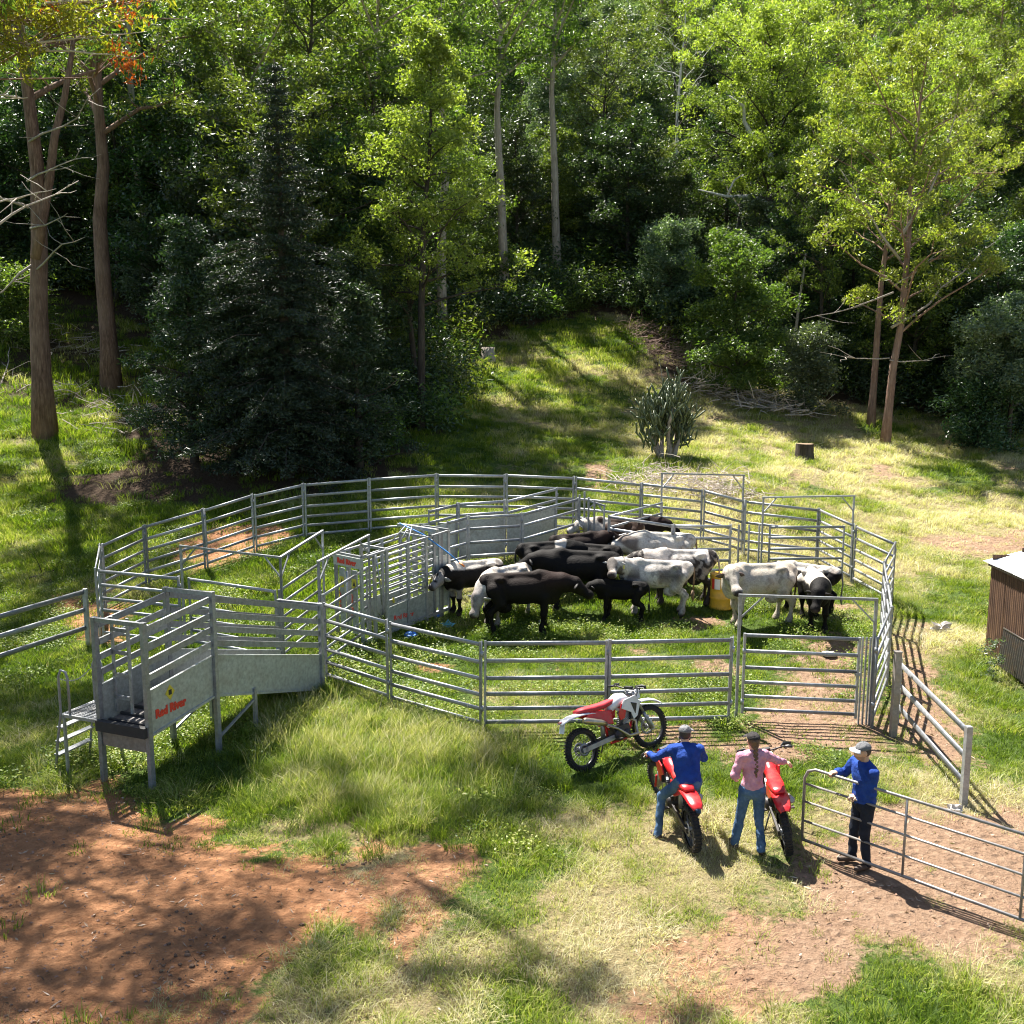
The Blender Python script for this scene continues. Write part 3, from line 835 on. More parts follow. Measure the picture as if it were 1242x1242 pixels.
for k in range(18):
    x = .12 + k * (L2 - .2) / 18
    link('cleat', cme, ramp_t, loc=(x, Wd / 2, fz(x) + .005))
mb = MB(); mb.box((-.06, Wd / 2, PH - .06), (.10, Wd + .08, .17)); RP(mb, 'buffer_beam', DARKM)
mb = MB(); mb.box((-.012, Wd / 2, PH - .28), (.012, Wd - .02, .26)); RP(mb, 'front_apron', STEEL_OLD)
mb = MB(); mb.bar((L1, -.03, .25), (L1 + 1.05, -.03, .62), .04, .04); mb.bar((L1, Wd + .03, .25), (L1 + 1.05, Wd + .03, .62), .04, .04); RP(mb, 'leg_brace')
# sliding rear gate in the ramp's mouth
gt = RP(MB().box((.30, Wd * .62, PH + .85), (.03, .05, 1.6)), 'slide_gate')
for k in range(4):
    part('slide_bar', MB().box((.30, Wd * .82, PH + .3 + .38 * k), (.03, .34, .06)), STEEL, gt)
part('slide_bar', MB().box((.30, Wd * .98, PH + .85), (.03, .05, 1.6)), STEEL, gt)
# catwalk with ladder on the far side
cy0, cy1 = Wd + .08, Wd + .82
mb = MB()
mb.bar((-.02, cy0, PH - .02), (-.02, cy1, PH - .02), .04, .05); mb.bar((.75, cy0, PH - .02), (.75, cy1, PH - .02), .04, .05)
mb.bar((-.02, cy1, PH - .02), (.75, cy1, PH - .02), .04, .05); mb.bar((-.02, cy0, PH - .02), (.75, cy0, PH - .02), .04, .05)
for k in range(14): mb.bar((.03 + .052 * k, cy0, PH), (.03 + .052 * k, cy1, PH), .012, .02)
for k in range(8): mb.bar((0, cy0 + .05 + .09 * k, PH + .003), (.74, cy0 + .05 + .09 * k, PH + .003), .008, .012)
RP(mb, 'catwalk')
for x in (.0, .72):
    mb = MB()
    mb.tube([(x, cy1 + .28, -.1), (x, cy1 + .18, .5), (x, cy1 + .06, PH), (x, cy1 + .06, PH + .62), (x, cy1 - .0, PH + .74), (x, cy1 - .10, PH + .72), (x, cy1 - .14, PH + .6), (x, cy1 - .14, PH)], .021, 8)
    RP(mb, 'ladder_rail')
for k, z in enumerate((.28, .52, .77)):
    yk = cy1 + .28 - z * .21
    mb = MB(); mb.box((.36, yk, z), (.72, .12, .025)); RP(mb, 'ladder_step')
mb = MB(); pts = []
for k in range(25):
    s_ = k / 24; pts.append(Vector((.0 + .72 * s_, cy1 + .06, PH + .60 - .55 * s_ * (1 - s_))))
for k in range(24):
    c_ = (pts[k] + pts[k + 1]) / 2; mb.box(c_, (.03, .018 if k % 2 else .008, .008 if k % 2 else .018), (0, .3, 0))
RP(mb, 'safety_chain')
for x, y in ((-.02, cy1 - .03), (.75, cy0 + .3)):
    mb = MB(); mb.box((x, y, PH / 2 - .1), (.04, .04, PH + .16)); RP(mb, 'leg')
# lettering: flat print a hair proud of the sheet
FONT5 = {}
def text_mesh(s, size, bold=.012, shear=0.0, extr=.002):
    cu = bpy.data.curves.new('t', 'FONT'); cu.body = s; cu.size = size; cu.offset = bold; cu.extrude = extr; cu.shear = shear; cu.align_x = 'CENTER'
    cu.space_character = 1.05
    o = bpy.data.objects.new('t', cu); COL.objects.link(o)
    dg = bpy.context.evaluated_depsgraph_get(); dg.update()
    me = bpy.data.meshes.new_from_object(o.evaluated_get(dg)); bpy.data.objects.remove(o); return me
tm = text_mesh('Red River', .165, .012)
def lettered(parent, me, mat, M_, nm='lettering'):
    me = me.copy(); me.transform(M_); me.materials.clear(); me.materials.append(mat); me.name = nm
    return link(nm, me, parent)
Rx = Matrix.Rotation(R(90), 4, 'X')
lettered(ramp_t, tm, REDP, Matrix.Translation((.52, -.023, PH + .10)) @ Rx @ Matrix.Scale(1.12, 4, (0, 1, 0)))
mb = MB(); mb.prism([(-.11, 0), (0, -.13), (.11, 0), (0, .13)], .003, Matrix.Translation((.52, -.0215, PH + .42)))
dm = RP(mb, 'warning_diamond', YELP)
part('diamond_print', MB().prism([(-.035, -.04), (.035, -.04), (.035, .045), (-.035, .045)], .002, Matrix.Translation((.52, -.025, PH + .42))), BLKP, dm)
# frames over the race between ramp and crush
f1a, f1b = T(219, 663, 2.42), T(340, 677, 2.42)
f2 = T(391, 645, 2.42); f3a, f3b = T(386, 682, 2.42), T(447, 650, 2.42)
arch(f1a, f1b, 'overhead frame left of the race, its bar running behind the loading ramp rails')
arch(f1b, f2, 'overhead frame on the left side of the race, running back from the ramp end')
arch(f3a, f3b, 'overhead frame on the right side of the race, in front of the crush head bail')
gate(f3a + Vector((.05, .1, 0)), f3b - Vector((.05, .1, 0)), 'six-rail side gate of the race between loading ramp and crush, beneath the right frame', GH, 1.70)
gate(f1b + Vector((-.08, .1, 0)), f2 + Vector((-.08, -.1, 0)), 'six-rail side gate of the race beneath the left frame, behind the ramp end', GH, 1.70)
gate(f1b + Vector((-.15, .05, 0)), f1a + Vector((.15, 0, 0)), 'six-rail gate beneath the leftmost frame, hidden partly by the loading ramp', GH, 1.70)
# panel from left corner B toward the first frame
panel(BP[0] + Vector((.1, -.1, 0)), f1a + (BP[0] - f1a) * .03, 'cattle panel running from the left corner toward the first overhead frame', group='portable steel cattle panels')
# ---------------------------------------------------------------- cattle crush
k0 = G(425, 778); k1 = T(528, 640, 2.05)
kd = k1 - k0; kd.z = 0; KL = kd.length; krz = math.atan2(kd.y, kd.x)
crush = thing('cattle_crush', 'galvanised cattle crush with head bail, squeeze sides and red lettered sign', 'cattle crush', (k0.x, k0.y, tz(k0.x, k0.y) - .02), krz)
def KP(mb_, nm, mt=STEEL, par=None): return part(nm, mb_, mt, par or crush)
KL = min(KL, 3.5)
gr_ = (tz(*(k0 + kd)[:2]) - k0.z) / max(kd.length, .1)
CW = .95
for y in (-CW / 2, CW / 2):
    for x in (0, .38, .75, 1.4, 2.0, 2.45, KL - .5, KL - .25, KL):
        g_ = gr_ * x * .9
        KP(MB().box((x, y, 1.0 + g_), (.07, .06, 2.15)), 'post')
    KP(MB().bar((0, y, .08), (KL, y, .08 + gr_ * KL * .9), .07, .08), 'base_rail')
    KP(MB().bar((0, y, 2.06), (KL, y, 2.06 + gr_ * KL * .9), .05, .05), 'top_rail')
    for z in (.82, .98, 1.14, 1.30, 1.46, 1.62, 1.78, 1.93):
        KP(MB().bar((.75, y, z + gr_ * .7), (KL - .5, y, z + gr_ * KL * .8), .03, .045), 'side_rail')
    KP(MB().prism([(.78, .15), (KL - .52, .15 + gr_ * KL * .7), (KL - .52, .72 + gr_ * KL * .7), (.78, .76)], .01, Matrix.Translation((0, y * 1.0, 0))), 'side_sheet', SHEETM)
for x in (0, .75, 2.0, KL): KP(MB().bar((x, -CW / 2, 2.08 + gr_ * x * .9), (x, CW / 2, 2.08 + gr_ * x * .9), .05, .06), 'cross_bar')
sg = KP(MB().box((-.045, 0, 1.93), (.02, CW * 1.05, .25)), 'sign_board', SHEETM)
Rt = Matrix.Rotation(R(-90), 4, 'Z') @ Rx
lettered(sg, tm, REDP, Matrix.Translation((-.058, 0, 1.87)) @ Rt @ Matrix.Scale(1.0, 4))
for y in (-.26, .2):
    b_ = KP(MB().box((-.03, y, 1.0), (.03, .19, 1.5)), 'bail_door', SHEETM)
    part('yellow_panel', MB().box((-.048, y, 1.42), (.004, .15, .26)), YELP, b_)
    part('black_print', MB().prism([(-.05, -.06), (.05, -.06), (0, .06)], .003, Matrix.Translation((-.052, y, 1.44)) @ Matrix.Rotation(R(90), 4, 'Z')), BLKP, b_)
    me = text_mesh('Red River', .12, .004)
    lettered(b_, me, REDP, Matrix.Translation((-.05, y + .045, .98)) @ Matrix.Rotation(R(90), 4, 'X').inverted() @ Matrix.Rotation(R(0), 4, 'Z') if False else Matrix.Translation((-.05, y + .04, .92)) @ Matrix.Rotation(R(90), 4, 'X') @ Rt.inverted() @ Rt @ Matrix.Identity(4) if False else Matrix.Translation((-.05, y + .045, .92)) @ Rt @ Matrix.Rotation(R(90), 4, 'Z'))
lettered(crush, text_mesh('Red River', .15, .005), REDP, Matrix.Translation((1.25, -CW / 2 - .008, .42)) @ Rx)
neck = KP(MB().tube([(-.05, 0, .3), (-.05, 0, 1.7)], .03, 8), 'neck_bar')
for y in (-CW / 2 - .1, CW / 2 + .1): KP(MB().tube([(.35, y, 2.1), (.42, y * 1.06, 1.5), (.5, y, .9)], .018, 6), 'squeeze_lever')
BLUEP = simple('blue_paint', (.05, .22, .55), .5)
ORP = simple('orange_grip', (.75, .22, .05), .5)
for x in (2.05, KL - .45):
    for z in (.35, .7, 1.05, 1.4, 1.75): KP(MB().bar((x, -CW / 2, z + gr_ * x * .8), (x, CW / 2, z + gr_ * x * .8), .03, .04), 'slide_gate_bar')
KP(MB().prism([(KL - .48, .2 + gr_ * KL * .8), (KL - .02, .2 + gr_ * KL * .8), (KL - .02, 1.5 + gr_ * KL * .8), (KL - .48, 1.5 + gr_ * KL * .8)], .01, Matrix.Translation((0, -CW / 2, 0))), 'side_sheet', SHEETM)
KP(MB().box((KL - .6, 0, 2.16 + gr_ * KL * .9), (.1, 1.45, .08)), 'drive_beam')
lv = KP(MB().tube([(KL - 1.1, .1, 2.62), (KL - .75, -.35, 2.35), (KL - .5, -.95, 1.95), (KL - .42, -1.3, 1.72)], .018, 7), 'blue_lever', BLUEP)
part('lever_grip', MB().tube([(KL - .42, -1.3, 1.72), (KL - .39, -1.43, 1.64)], .024, 8), ORP, lv)
for s_ in (-.3, .0, .3): KP(MB().tube([(KL - 1.2, s_, 2.15), (KL - .9, s_ * .4, 2.52), (KL - .5, s_, 2.25)], .017, 6), 'linkage')
for (x, y, z) in ((.45, -CW/2 - .12, 1.38), (.9, -CW/2 - .05, .86), (2.1, -CW/2 - .05, 1.12)):
    KP(MB().tube([(x, y, z), (x, y, z + .13)], .026, 8), 'yellow_grip', YELP)
for k in range(11): KP(MB().box((1.0 + k * .045, -CW/2 - .03, .86), (.012, .03, .05), (0, .4, 0)), 'ratchet_tooth')
# ---------------------------------------------------------------- three-rail wings
def wing(p0, p1, label, h=1.25, hs=(.37, .78, 1.18), ext=0, big=.06):
    p0, p1 = Vector(p0), Vector(p1); d = p1 - p0
    t = thing('wing_fence', label, 'rail fence', p0, 0, 'three-rail wing fences')
    for o_ in (Vector((0, 0, 0)), d): link('post', post_mesh(h, .09), t, loc=o_)
    rm = rail_mesh(d, .028, .058, None, .0)
    for z in hs: link('rail', rm, t, loc=(0, 0, z))
    return t
wing(G(1086, 878), G(1168, 978), 'three-rail steel wing fence running from the right front corner to a short end post', 1.27)
l0 = T(103, 718, 1.30); l1 = T(-6, 755, 1.30)
l2 = l1 + (l1 - l0).normalized() * 2.5; l2.z = tz(l2.x, l2.y)
wing(l0, l2, 'three-rail steel guide fence running out of the left edge beside the loading ramp', 1.36, (.44, .87, 1.30))
# ---------------------------------------------------------------- tube farm gate held by the man in blue
g0 = G(972, 1030); g1 = G(1242, 1131)
dd = (g1 - g0).normalized(); GL = 4.1; gend = g0 + dd * GL; gend.z = tz(gend.x, gend.y); dd = gend - g0
fg = thing('farm_gate', 'long tubular farm gate with five rails, held open by the man in grey cap', 'gate', g0)
Hh = 1.20; z0 = .14
FG = galv('gate_tube', (.36, .34, .33), .45, .45)
uu = dd.normalized()
mb = MB(); mb.tube([dd + Vector((0, 0, z0)), dd * .5 + Vector((0, 0, z0)), Vector((0, 0, z0)) + uu * .0, Vector((0, 0, z0)) + Vector((0, 0, .02)), Vector((0, 0, Hh - .16)), uu * .045 + Vector((0, 0, Hh - .05)), uu * .15 + Vector((0, 0, Hh)), dd + Vector((0, 0, Hh))], .021, 8, up=(0, 1, .1)); part('outer_tube', mb, FG, fg)
for z in (.42, .70, .96):
    mb = MB(); mb.tube([Vector((0, 0, z)), dd + Vector((0, 0, z))], .017, 8); part('rail', mb, FG, fg)
for s_ in (1.38, 2.76, GL - .02):
    mb = MB(); mb.tube([uu * s_ + Vector((0, 0, z0)), uu * s_ + Vector((0, 0, Hh))], .017, 8); part('upright', mb, FG, fg)
# ================================================================ TREES
def bark(name, c0, c1, c2, sc=3):
    m, nt, out = new_mat(name)
    tc = nn(nt, 'ShaderNodeTexCoord'); mp = nn(nt, 'ShaderNodeMapping'); mp.inputs['Scale'].default_value = (5, 5, .7)
    nt.links.new(tc.outputs['Object'], mp.inputs[0])
    n = noise(nt, sc, 6, .7, vec=mp.outputs[0]); n2 = noise(nt, .6, 3)
    c = ramp(nt, n.outputs[0], [(.28, c0), (.52, c1), (.76, c2)]).outputs[0]
    c = mixc(nt, ramp(nt, n2.outputs[0], [(.4, (0, 0, 0)), (.7, (.5, .5, .5))]).outputs[0], c, c2)
    pbsdf(nt, out, c, .9, 0, n.outputs[0], .8, .05, .2); return m
BARK_R = bark('red_brown_bark', (.05, .03, .022), (.16, .095, .07), (.33, .22, .17))
BARK_P = bark('pale_gum_bark', (.11, .065, .05), (.24, .145, .11), (.40, .29, .23))
BARK_D = bark('dark_bark', (.018, .014, .012), (.05, .04, .033), (.12, .10, .085))
DEADW = bark('bare_grey_wood', (.16, .13, .11), (.33, .28, .24), (.52, .47, .42))
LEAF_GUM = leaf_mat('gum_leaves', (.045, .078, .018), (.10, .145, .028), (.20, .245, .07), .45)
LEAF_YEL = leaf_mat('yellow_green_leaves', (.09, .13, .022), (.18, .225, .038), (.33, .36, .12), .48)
LEAF_SUN = leaf_mat('sunny_gum_leaves', (.14, .17, .015), (.26, .28, .03), (.42, .38, .07), .5)  # brighter yellow-green: the sunlight on the bough is put into the leaf colour
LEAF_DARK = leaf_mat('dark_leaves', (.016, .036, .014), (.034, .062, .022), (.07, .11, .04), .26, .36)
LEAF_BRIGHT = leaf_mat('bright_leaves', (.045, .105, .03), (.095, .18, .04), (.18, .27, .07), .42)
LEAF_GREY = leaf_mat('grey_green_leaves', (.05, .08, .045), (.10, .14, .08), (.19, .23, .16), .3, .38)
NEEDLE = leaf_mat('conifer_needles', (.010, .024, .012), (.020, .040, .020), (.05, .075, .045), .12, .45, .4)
LEAF_ORG = leaf_mat('orange_leaves', (.35, .10, .01), (.5, .16, .02), (.6, .28, .04), .4)
def leaves(name, C, length, width, r_, droop=.5, lenv=.35):
    """C (n,3) leaf positions -> one diamond-shaped blade each"""
    n = len(C)
    d = r_.normal(size=(n, 3)); d[:, 2] = d[:, 2] * .7 - droop; d /= np.linalg.norm(d, axis=1)[:, None]
    s = np.cross(d, r_.normal(size=(n, 3))); s /= np.linalg.norm(s, axis=1)[:, None] + 1e-9
    L = (length * (1 + lenv * r_.normal(size=n)).clip(.4, 1.8))[:, None]; W = (width * (1 + .25 * r_.normal(size=n)).clip(.5, 1.6))[:, None]
    nrm = np.cross(d, s)
    a = C - d * L * .5; b = C + s * W * .5 + nrm * W * .15 - d * L * .08; c = C + d * L * .5; e = C - s * W * .5 + nrm * W * .15 - d * L * .08
    V = np.stack([a, b, c, e], 1).reshape(-1, 3)
    F = np.arange(4 * n).reshape(n, 4)
    return npmesh(name, V, F, False)
def wob(p0, p1, n, amp, r_, sag=0):
    p0 = np.array(p0, float); p1 = np.array(p1, float); P = []
    L = np.linalg.norm(p1 - p0); off = np.zeros(3)
    for i in range(n + 1):
        t = i / n; 
        if 0 < i: off = off + r_.normal(size=3) * amp * L / n
        P.append(p0 + (p1 - p0) * t + off * min(1, t * 2) + np.array([0, 0, -sag * L * math.sin(math.pi * t)]))
    return P
def tree_data(kind, H, seed, r0=None, crown_r=3.0, base=.45, nleaf=14000, leaf=(.20, .075), clump=.55, nlimb=16, lean=(0, 0), droop=.5, top=1.0, shape='gum', fork=False, puff=1.0):
    """returns (trunk mesh, crown mesh)"""
    r_ = np.random.default_rng(seed)
    r0 = r0 or H * .016
    tb = MB()
    n = 9
    tp = wob((0, 0, -.4), (lean[0], lean[1], H * .97), n, .05, r_)
    rr = [r0 * (1.35 if i == 0 else 1) * (1 - .88 * (i / n) ** 1.1) for i in range(n + 1)]
    tb.tube(tp, rr, 9)
    tp = np.array(tp)
    def at(t):
        x = t * n; i = int(min(x, n - 1)); f = x - i; return tp[i] * (1 - f) + tp[i + 1] * f
    C = []; Wt = []
    for k in range(nlimb):
        t = base + (top - base) * (k + r_.random() * .8) / nlimb
        t = min(t, .98)
        p = at(t); a = k * 2.399 + r_.normal() * .35
        s = (t - base) / (1 - base)
        if shape == 'gum': cr = crown_r * (.55 + .75 * math.sin(math.pi * min(1, s * .9 + .12))) * r_.uniform(.6, 1.1); up = r_.uniform(.35, .9)
        elif shape == 'cone': cr = crown_r * (1.05 - .9 * s) * r_.uniform(.75, 1.1); up = r_.uniform(.15, .5)
        elif shape == 'dense': cr = crown_r * math.sqrt(max(.1, 1 - (s * 1.05 - .25) ** 2)) * r_.uniform(.55, 1.05); up = r_.uniform(.0, .6)
        else: cr = crown_r * (.9 - .3 * abs(s - .4)) * r_.uniform(.7, 1.1); up = r_.uniform(.2, .8)
        e = p + np.array([math.cos(a) * cr, math.sin(a) * cr, cr * up])
        lp = wob(p, e, 4, .16, r_, -.03)
        rl = r0 * .34 * (1 - .6 * s)
        tb.tube(lp, [rl, rl * .8, rl * .6, rl * .42, rl * .25], 5, cap=False)
        nsub = 5 if shape != 'dense' else 4
        for q in range(nsub):
            i = 1 + (q % 4); f = r_.random()
            b0 = lp[i] if q < 4 else lp[4]
            sp_ = r_.normal(size=3); sp_[2] = abs(sp_[2]) * .6 + .1; sp_ /= np.linalg.norm(sp_)
            e2 = b0 + sp_ * cr * r_.uniform(.22, .45)
            tb.tube([b0, (b0 + e2) / 2 + r_.normal(size=3) * .05, e2], [rl * .35, rl * .22, rl * .12], 4, cap=False)
            C.append(e2); Wt.append(r_.uniform(.5, 1.4)); C.append((b0 + e2) / 2); Wt.append(r_.uniform(.2, .7))
        C.append(lp[4]); Wt.append(1.2)
    C.append(tp[-1]); Wt.append(1.0)
    C = np.array(C); Wt = np.array(Wt); Wt /= Wt.sum()
    ci = r_.choice(len(C), nleaf, p=Wt)
    sz = (clump * r_.uniform(.6, 1.35, len(C)))[ci][:, None]
    o = r_.normal(size=(nleaf, 3)); o /= np.linalg.norm(o, axis=1)[:, None]
    o *= (r_.random(nleaf) ** .45)[:, None] * sz * np.array([1.15, 1.15, .75 * puff])
    return tb.mesh('trunk'), leaves('crown', C[ci] + o, leaf[0], leaf[1], r_, droop)
def conifer_data(H, seed, R0=3.6, nt_=34, dens=30000, skirt=.04):
    r_ = np.random.default_rng(seed); tb = MB()
    tb.tube(wob((0, 0, -.4), (0, 0, H), 8, .012, r_), [H * .018 * (1 - .93 * i / 8) for i in range(9)], 8)
    C = []
    for k in range(nt_):
        t = skirt + (1 - skirt) * (k / nt_) ** 1.05; z = H * t
        rad = R0 * (1 - t) ** .80 * r_.uniform(.62, 1.12) + .15
        nb = int(5 + 6 * (1 - t))
        for j in range(nb):
            a = 2 * math.pi * (j + r_.random() * .7) / nb + k; L = rad * r_.uniform(.5, 1.2)
            e = np.array([math.cos(a) * L, math.sin(a) * L, z - L * r_.uniform(.05, .30) + .25 * L * (t > .6)])
            p0 = np.array([0, 0, z]); m_ = (p0 + e) / 2 + np.array([0, 0, .10 * L])
            tb.tube([p0, m_, e], [.035 * (1.3 - t), .022, .008], 4, cap=False)
            ns = max(4, int(L * 14))
            for q in range(ns):
                f = .12 + .88 * (q + r_.random()) / ns
                c = (p0 * (1 - f) ** 2 + 2 * m_ * f * (1 - f) + e * f * f)
                side = np.array([-math.sin(a), math.cos(a), -.10]) * r_.normal() * (1.08 - f) * L * .22
                C.append(c + side + np.array([0, 0, r_.normal() * .04]))
    C = np.array(C); ci = r_.integers(0, len(C), dens)
    P = C[ci] + r_.normal(size=(dens, 3)) * np.array([.10, .10, .05])
    return tb.mesh('trunk'), leaves('crown', P, .15, .045, r_, .35)
def plant(name, label, cat, pos, data, mats, rz=0, scale=1.0, group=None, extra=None, tilt=None):
    o = thing(name, label, cat, pos, rz, group)
    sc_ = scale if hasattr(scale, '__len__') else (scale,) * 3
    o.scale = sc_
    if tilt: o.rotation_euler = (tilt[0], tilt[1], rz)
    tm_, cm_ = data
    for nm, me, mt in (('trunk', tm_, mats[0]), ('crown', cm_, mats[1])):
        if len(me.materials) == 0: me.materials.append(mt)
        link(nm, me, o)
    return o
def depth_h(pos, py):
    """height a thing at pos must have for its top to be seen at row py"""
    v = (py - PIC / 2) / FPX
    s, c = math.sin(PITCH), math.cos(PITCH)
    # (y*s + dz*c) / (y*c - dz*s) = -v
    y = pos.y
    dz = y * (-v * c - s) / (c - v * s)
    return CAM_H + dz - pos.z
EXTREME = dict()
def hero(px, py, toppy, kind='gum', **kw):
    p = G(px, py); H = depth_h(p, toppy) if toppy is not None else kw.pop('H')
    return p, tree_data(kind, H, **kw)
# --- named trees at the edge of the clearing
p, d = hero(55, 527, None, H=24, seed=101, r0=.42, crown_r=4.2, base=.55, nleaf=13000, leaf=(.22, .07), nlimb=20, lean=(.2, 1.0))
big1 = plant('stringybark_tree', 'thick red-brown trunk at the left edge with a long shadow at its foot', 'tree', p, d, (BARK_R, LEAF_GUM))
mb = MB(); r_ = np.random.default_rng(5)
mb.tube(wob((.15, 0, 7.0), (2.2, .6, 16.5), 6, .04, r_), [.22, .2, .17, .15, .12, .1, .06], 8); part('fork', mb, BARK_R, big1)
for (a, b, r1) in (((0, 0, 9), (-2.8, -1.5, 10.2), .06), ((0, 0, 10), (3.2, -1, 11.5), .05), ((0, 0, 6.5), (2.8, -1.2, 7.4), .05), ((0, 0, 6.8), (-2.6, -.8, 4.9), .06), ((.2, 0, 11.5), (3.6, -1.6, 13.1), .05), ((0, 0, 8.2), (2.1, -1.6, 8.6), .045)):
    mb = MB(); P = wob(a, b, 5, .2, r_); mb.tube(P, [r1 * (1 - .16 * i) for i in range(6)], 5)
    for k in range(4):
        s = P[2 + k % 3]; mb.tube(wob(s, s + r_.normal(size=3) * np.array([.8, .8, .5]), 3, .2, r_), [.02, .015, .01, .005], 4)
    part('bare_limb', mb, DEADW, big1)
p, d = hero(135, 472, None, H=26, seed=102, r0=.44, crown_r=4.5, base=.5, nleaf=14000, leaf=(.22, .07), nlimb=20, lean=(-.6, .5))
plant('stringybark_tree', 'second thick brown trunk from the left, standing on the shaded brown bank', 'tree', p, d, (BARK_R, LEAF_GUM))
p, d = hero(509, 520, -8, seed=103, r0=.20, crown_r=3.6, base=.33, nleaf=25000, leaf=(.17, .07), clump=.46, nlimb=34, lean=(.6, .2), shape='cone', puff=1.2)
plant('young_gum_tree', 'slender dark-trunked tree with cone-shaped green crown right of the conifers', 'tree', p, d, (BARK_D, LEAF_YEL))
p, d = hero(1073, 538, 45, seed=104, r0=.21, crown_r=3.8, base=.30, nleaf=22000, leaf=(.18, .07), clump=.50, nlimb=26, lean=(.9, .3), droop=.8)
tw = plant('pink_barked_gum', 'tallest pinkish gum trunk at the right, with bare lower limbs against dark forest', 'tree', p, d, (BARK_P, LEAF_YEL))
for (a, b, r1) in (((0, 0, 5.4), (5.6, .2, 9.6), .07), ((0, 0, 3.9), (3.0, -.4, 3.9), .035), ((0, 0, 4.0), (-3.4, 0, 4.2), .035), ((0, 0, 7.0), (-4.4, -.4, 6.2), .05), ((0, 0, 7.3), (2.8, .3, 9.5), .04), ((.2, 0, 8.5), (-3.0, .2, 12.5), .07), ((.2, 0, 9.5), (3.2, .2, 15.5), .08)):
    mb = MB(); P = wob(a, b, 6, .12, r_, .05); mb.tube(P, [r1 * (1 - .14 * i) for i in range(7)], 6)
    for k in range(4):
        s = P[3 + k % 3]; mb.tube(wob(s, s + r_.normal(size=3) * np.array([.7, .5, .45]), 3, .2, r_), [.02, .015, .01, .005], 4)
    part('bare_limb', mb, DEADW, tw)
p, d = hero(1056, 516, 95, seed=105, r0=.19, crown_r=2.6, base=.5, nleaf=13000, leaf=(.19, .075), clump=.5, nlimb=18, lean=(.5, .2))
plant('pink_barked_gum', 'thinner orange-brown trunk standing just behind left of the tall pinkish gum', 'tree', p, d, (BARK_P, LEAF_YEL))
# conifers
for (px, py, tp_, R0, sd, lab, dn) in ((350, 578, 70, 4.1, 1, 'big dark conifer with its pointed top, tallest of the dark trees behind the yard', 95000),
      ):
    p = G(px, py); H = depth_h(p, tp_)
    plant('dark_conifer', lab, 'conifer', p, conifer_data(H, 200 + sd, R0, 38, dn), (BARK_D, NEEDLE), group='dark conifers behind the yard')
LEAF_BLACK = leaf_mat('blackish_leaves', (.013, .028, .012), (.026, .048, .02), (.06, .085, .04), .18, .45, .4)  # near-black green for the trees flanking the conifer
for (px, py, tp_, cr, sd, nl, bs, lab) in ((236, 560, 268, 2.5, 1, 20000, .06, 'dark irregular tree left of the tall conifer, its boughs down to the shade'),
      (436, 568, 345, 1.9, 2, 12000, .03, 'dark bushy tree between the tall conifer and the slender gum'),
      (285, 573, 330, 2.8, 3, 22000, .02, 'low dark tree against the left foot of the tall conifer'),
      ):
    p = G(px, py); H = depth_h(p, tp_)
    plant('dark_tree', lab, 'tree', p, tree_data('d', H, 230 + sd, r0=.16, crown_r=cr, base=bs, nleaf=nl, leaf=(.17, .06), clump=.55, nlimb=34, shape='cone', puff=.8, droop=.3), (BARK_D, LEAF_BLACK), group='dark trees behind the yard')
# bushy trees by the clearing
def bush_data(H, crown_r, seed, nleaf, leaf=(.18, .08)):
    return tree_data('b', H, seed, r0=H * .02, crown_r=crown_r, base=.36 if seed == 303 else .05, nleaf=nleaf, leaf=leaf, clump=.56, nlimb=30, shape='dense', puff=1.1, droop=.2)
for (px, py, tp_, cr, sd, nl, mt, lab) in (
      (893, 480, 290, 2.7, 1, 32000, LEAF_BRIGHT, 'bright green bushy tree above the pale logs, right of the cactus'),
      (975, 500, 400, 1.9, 2, 12000, LEAF_GREY, 'low green bush at the forest edge between the bright bushy tree and the pink gum'),
      (1222, 548, 372, 2.8, 3, 32000, LEAF_GREY, 'pale-leaved bushy tree at the right edge of the clearing'),
      (812, 398, 270, 2.3, 4, 20000, LEAF_GREY, 'round grey-green bushy tree above the end of the grass bank'),
      (1185, 545, 470, 1.5, 5, 9000, LEAF_DARK, 'small dark bush left of the pale-leaved tree at the right edge'),
      (455, 480, 430, 1.1, 6, 5000, LEAF_GUM, 'low green bush beneath the slender gum, left of its trunk'),
      (455, 545, 510, .9, 7, 4000, LEAF_GUM, 'small green shrub on the slope left of the slender gum trunk base'),
      (15, 420, 330, 2.0, 8, 12000, LEAF_GUM, 'leafy shrub on the bank at the left edge behind the thick trunk')):
    p = G(px, py); H = max(1.6, depth_h(p, tp_))
    plant('bushy_tree' if H > 3 else 'shrub', lab, 'tree' if H > 3 else 'shrub', p, bush_data(H, cr, 300 + sd, nl), (BARK_D, mt))
# big gum with the white crooked limb
p = G(922, 470); p = Vector((p.x * 1.16, p.y * 1.16, 0)); p.z = tz(p.x, p.y)
H = depth_h(p, 20)
d = tree_data('g', H, 410, r0=.3, crown_r=5.0, base=.42, nleaf=36000, leaf=(.21, .08), clump=.62, nlimb=30, lean=(.3, .5))
gm = plant('white_limbed_gum', 'large gum with a crooked white limb beneath its crown, behind the bright bushy tree', 'tree', p, d, (BARK_D, LEAF_YEL))
WHITEB = bark('white_bark', (.30, .28, .26), (.55, .53, .5), (.72, .7, .67))
mb = MB(); P = [(.1, -.4, H * .50), (-.1, -.7, H * .56), (-1.2, -1.0, H * .60), (-1.9, -1.2, H * .655), (-2.0, -1.4, H * .70), (-2.9, -1.5, H * .73)]
mb.tube(P, [.2, .18, .15, .12, .09, .04], 7); part('white_limb', mb, WHITEB, gm)
mb = MB(); mb.tube([(0, -.4, H * .40), (-1.2, -.8, H * .425), (-2.8, -1.2, H * .42), (-4.6, -1.4, H * .44)], [.16, .12, .09, .03], 6)
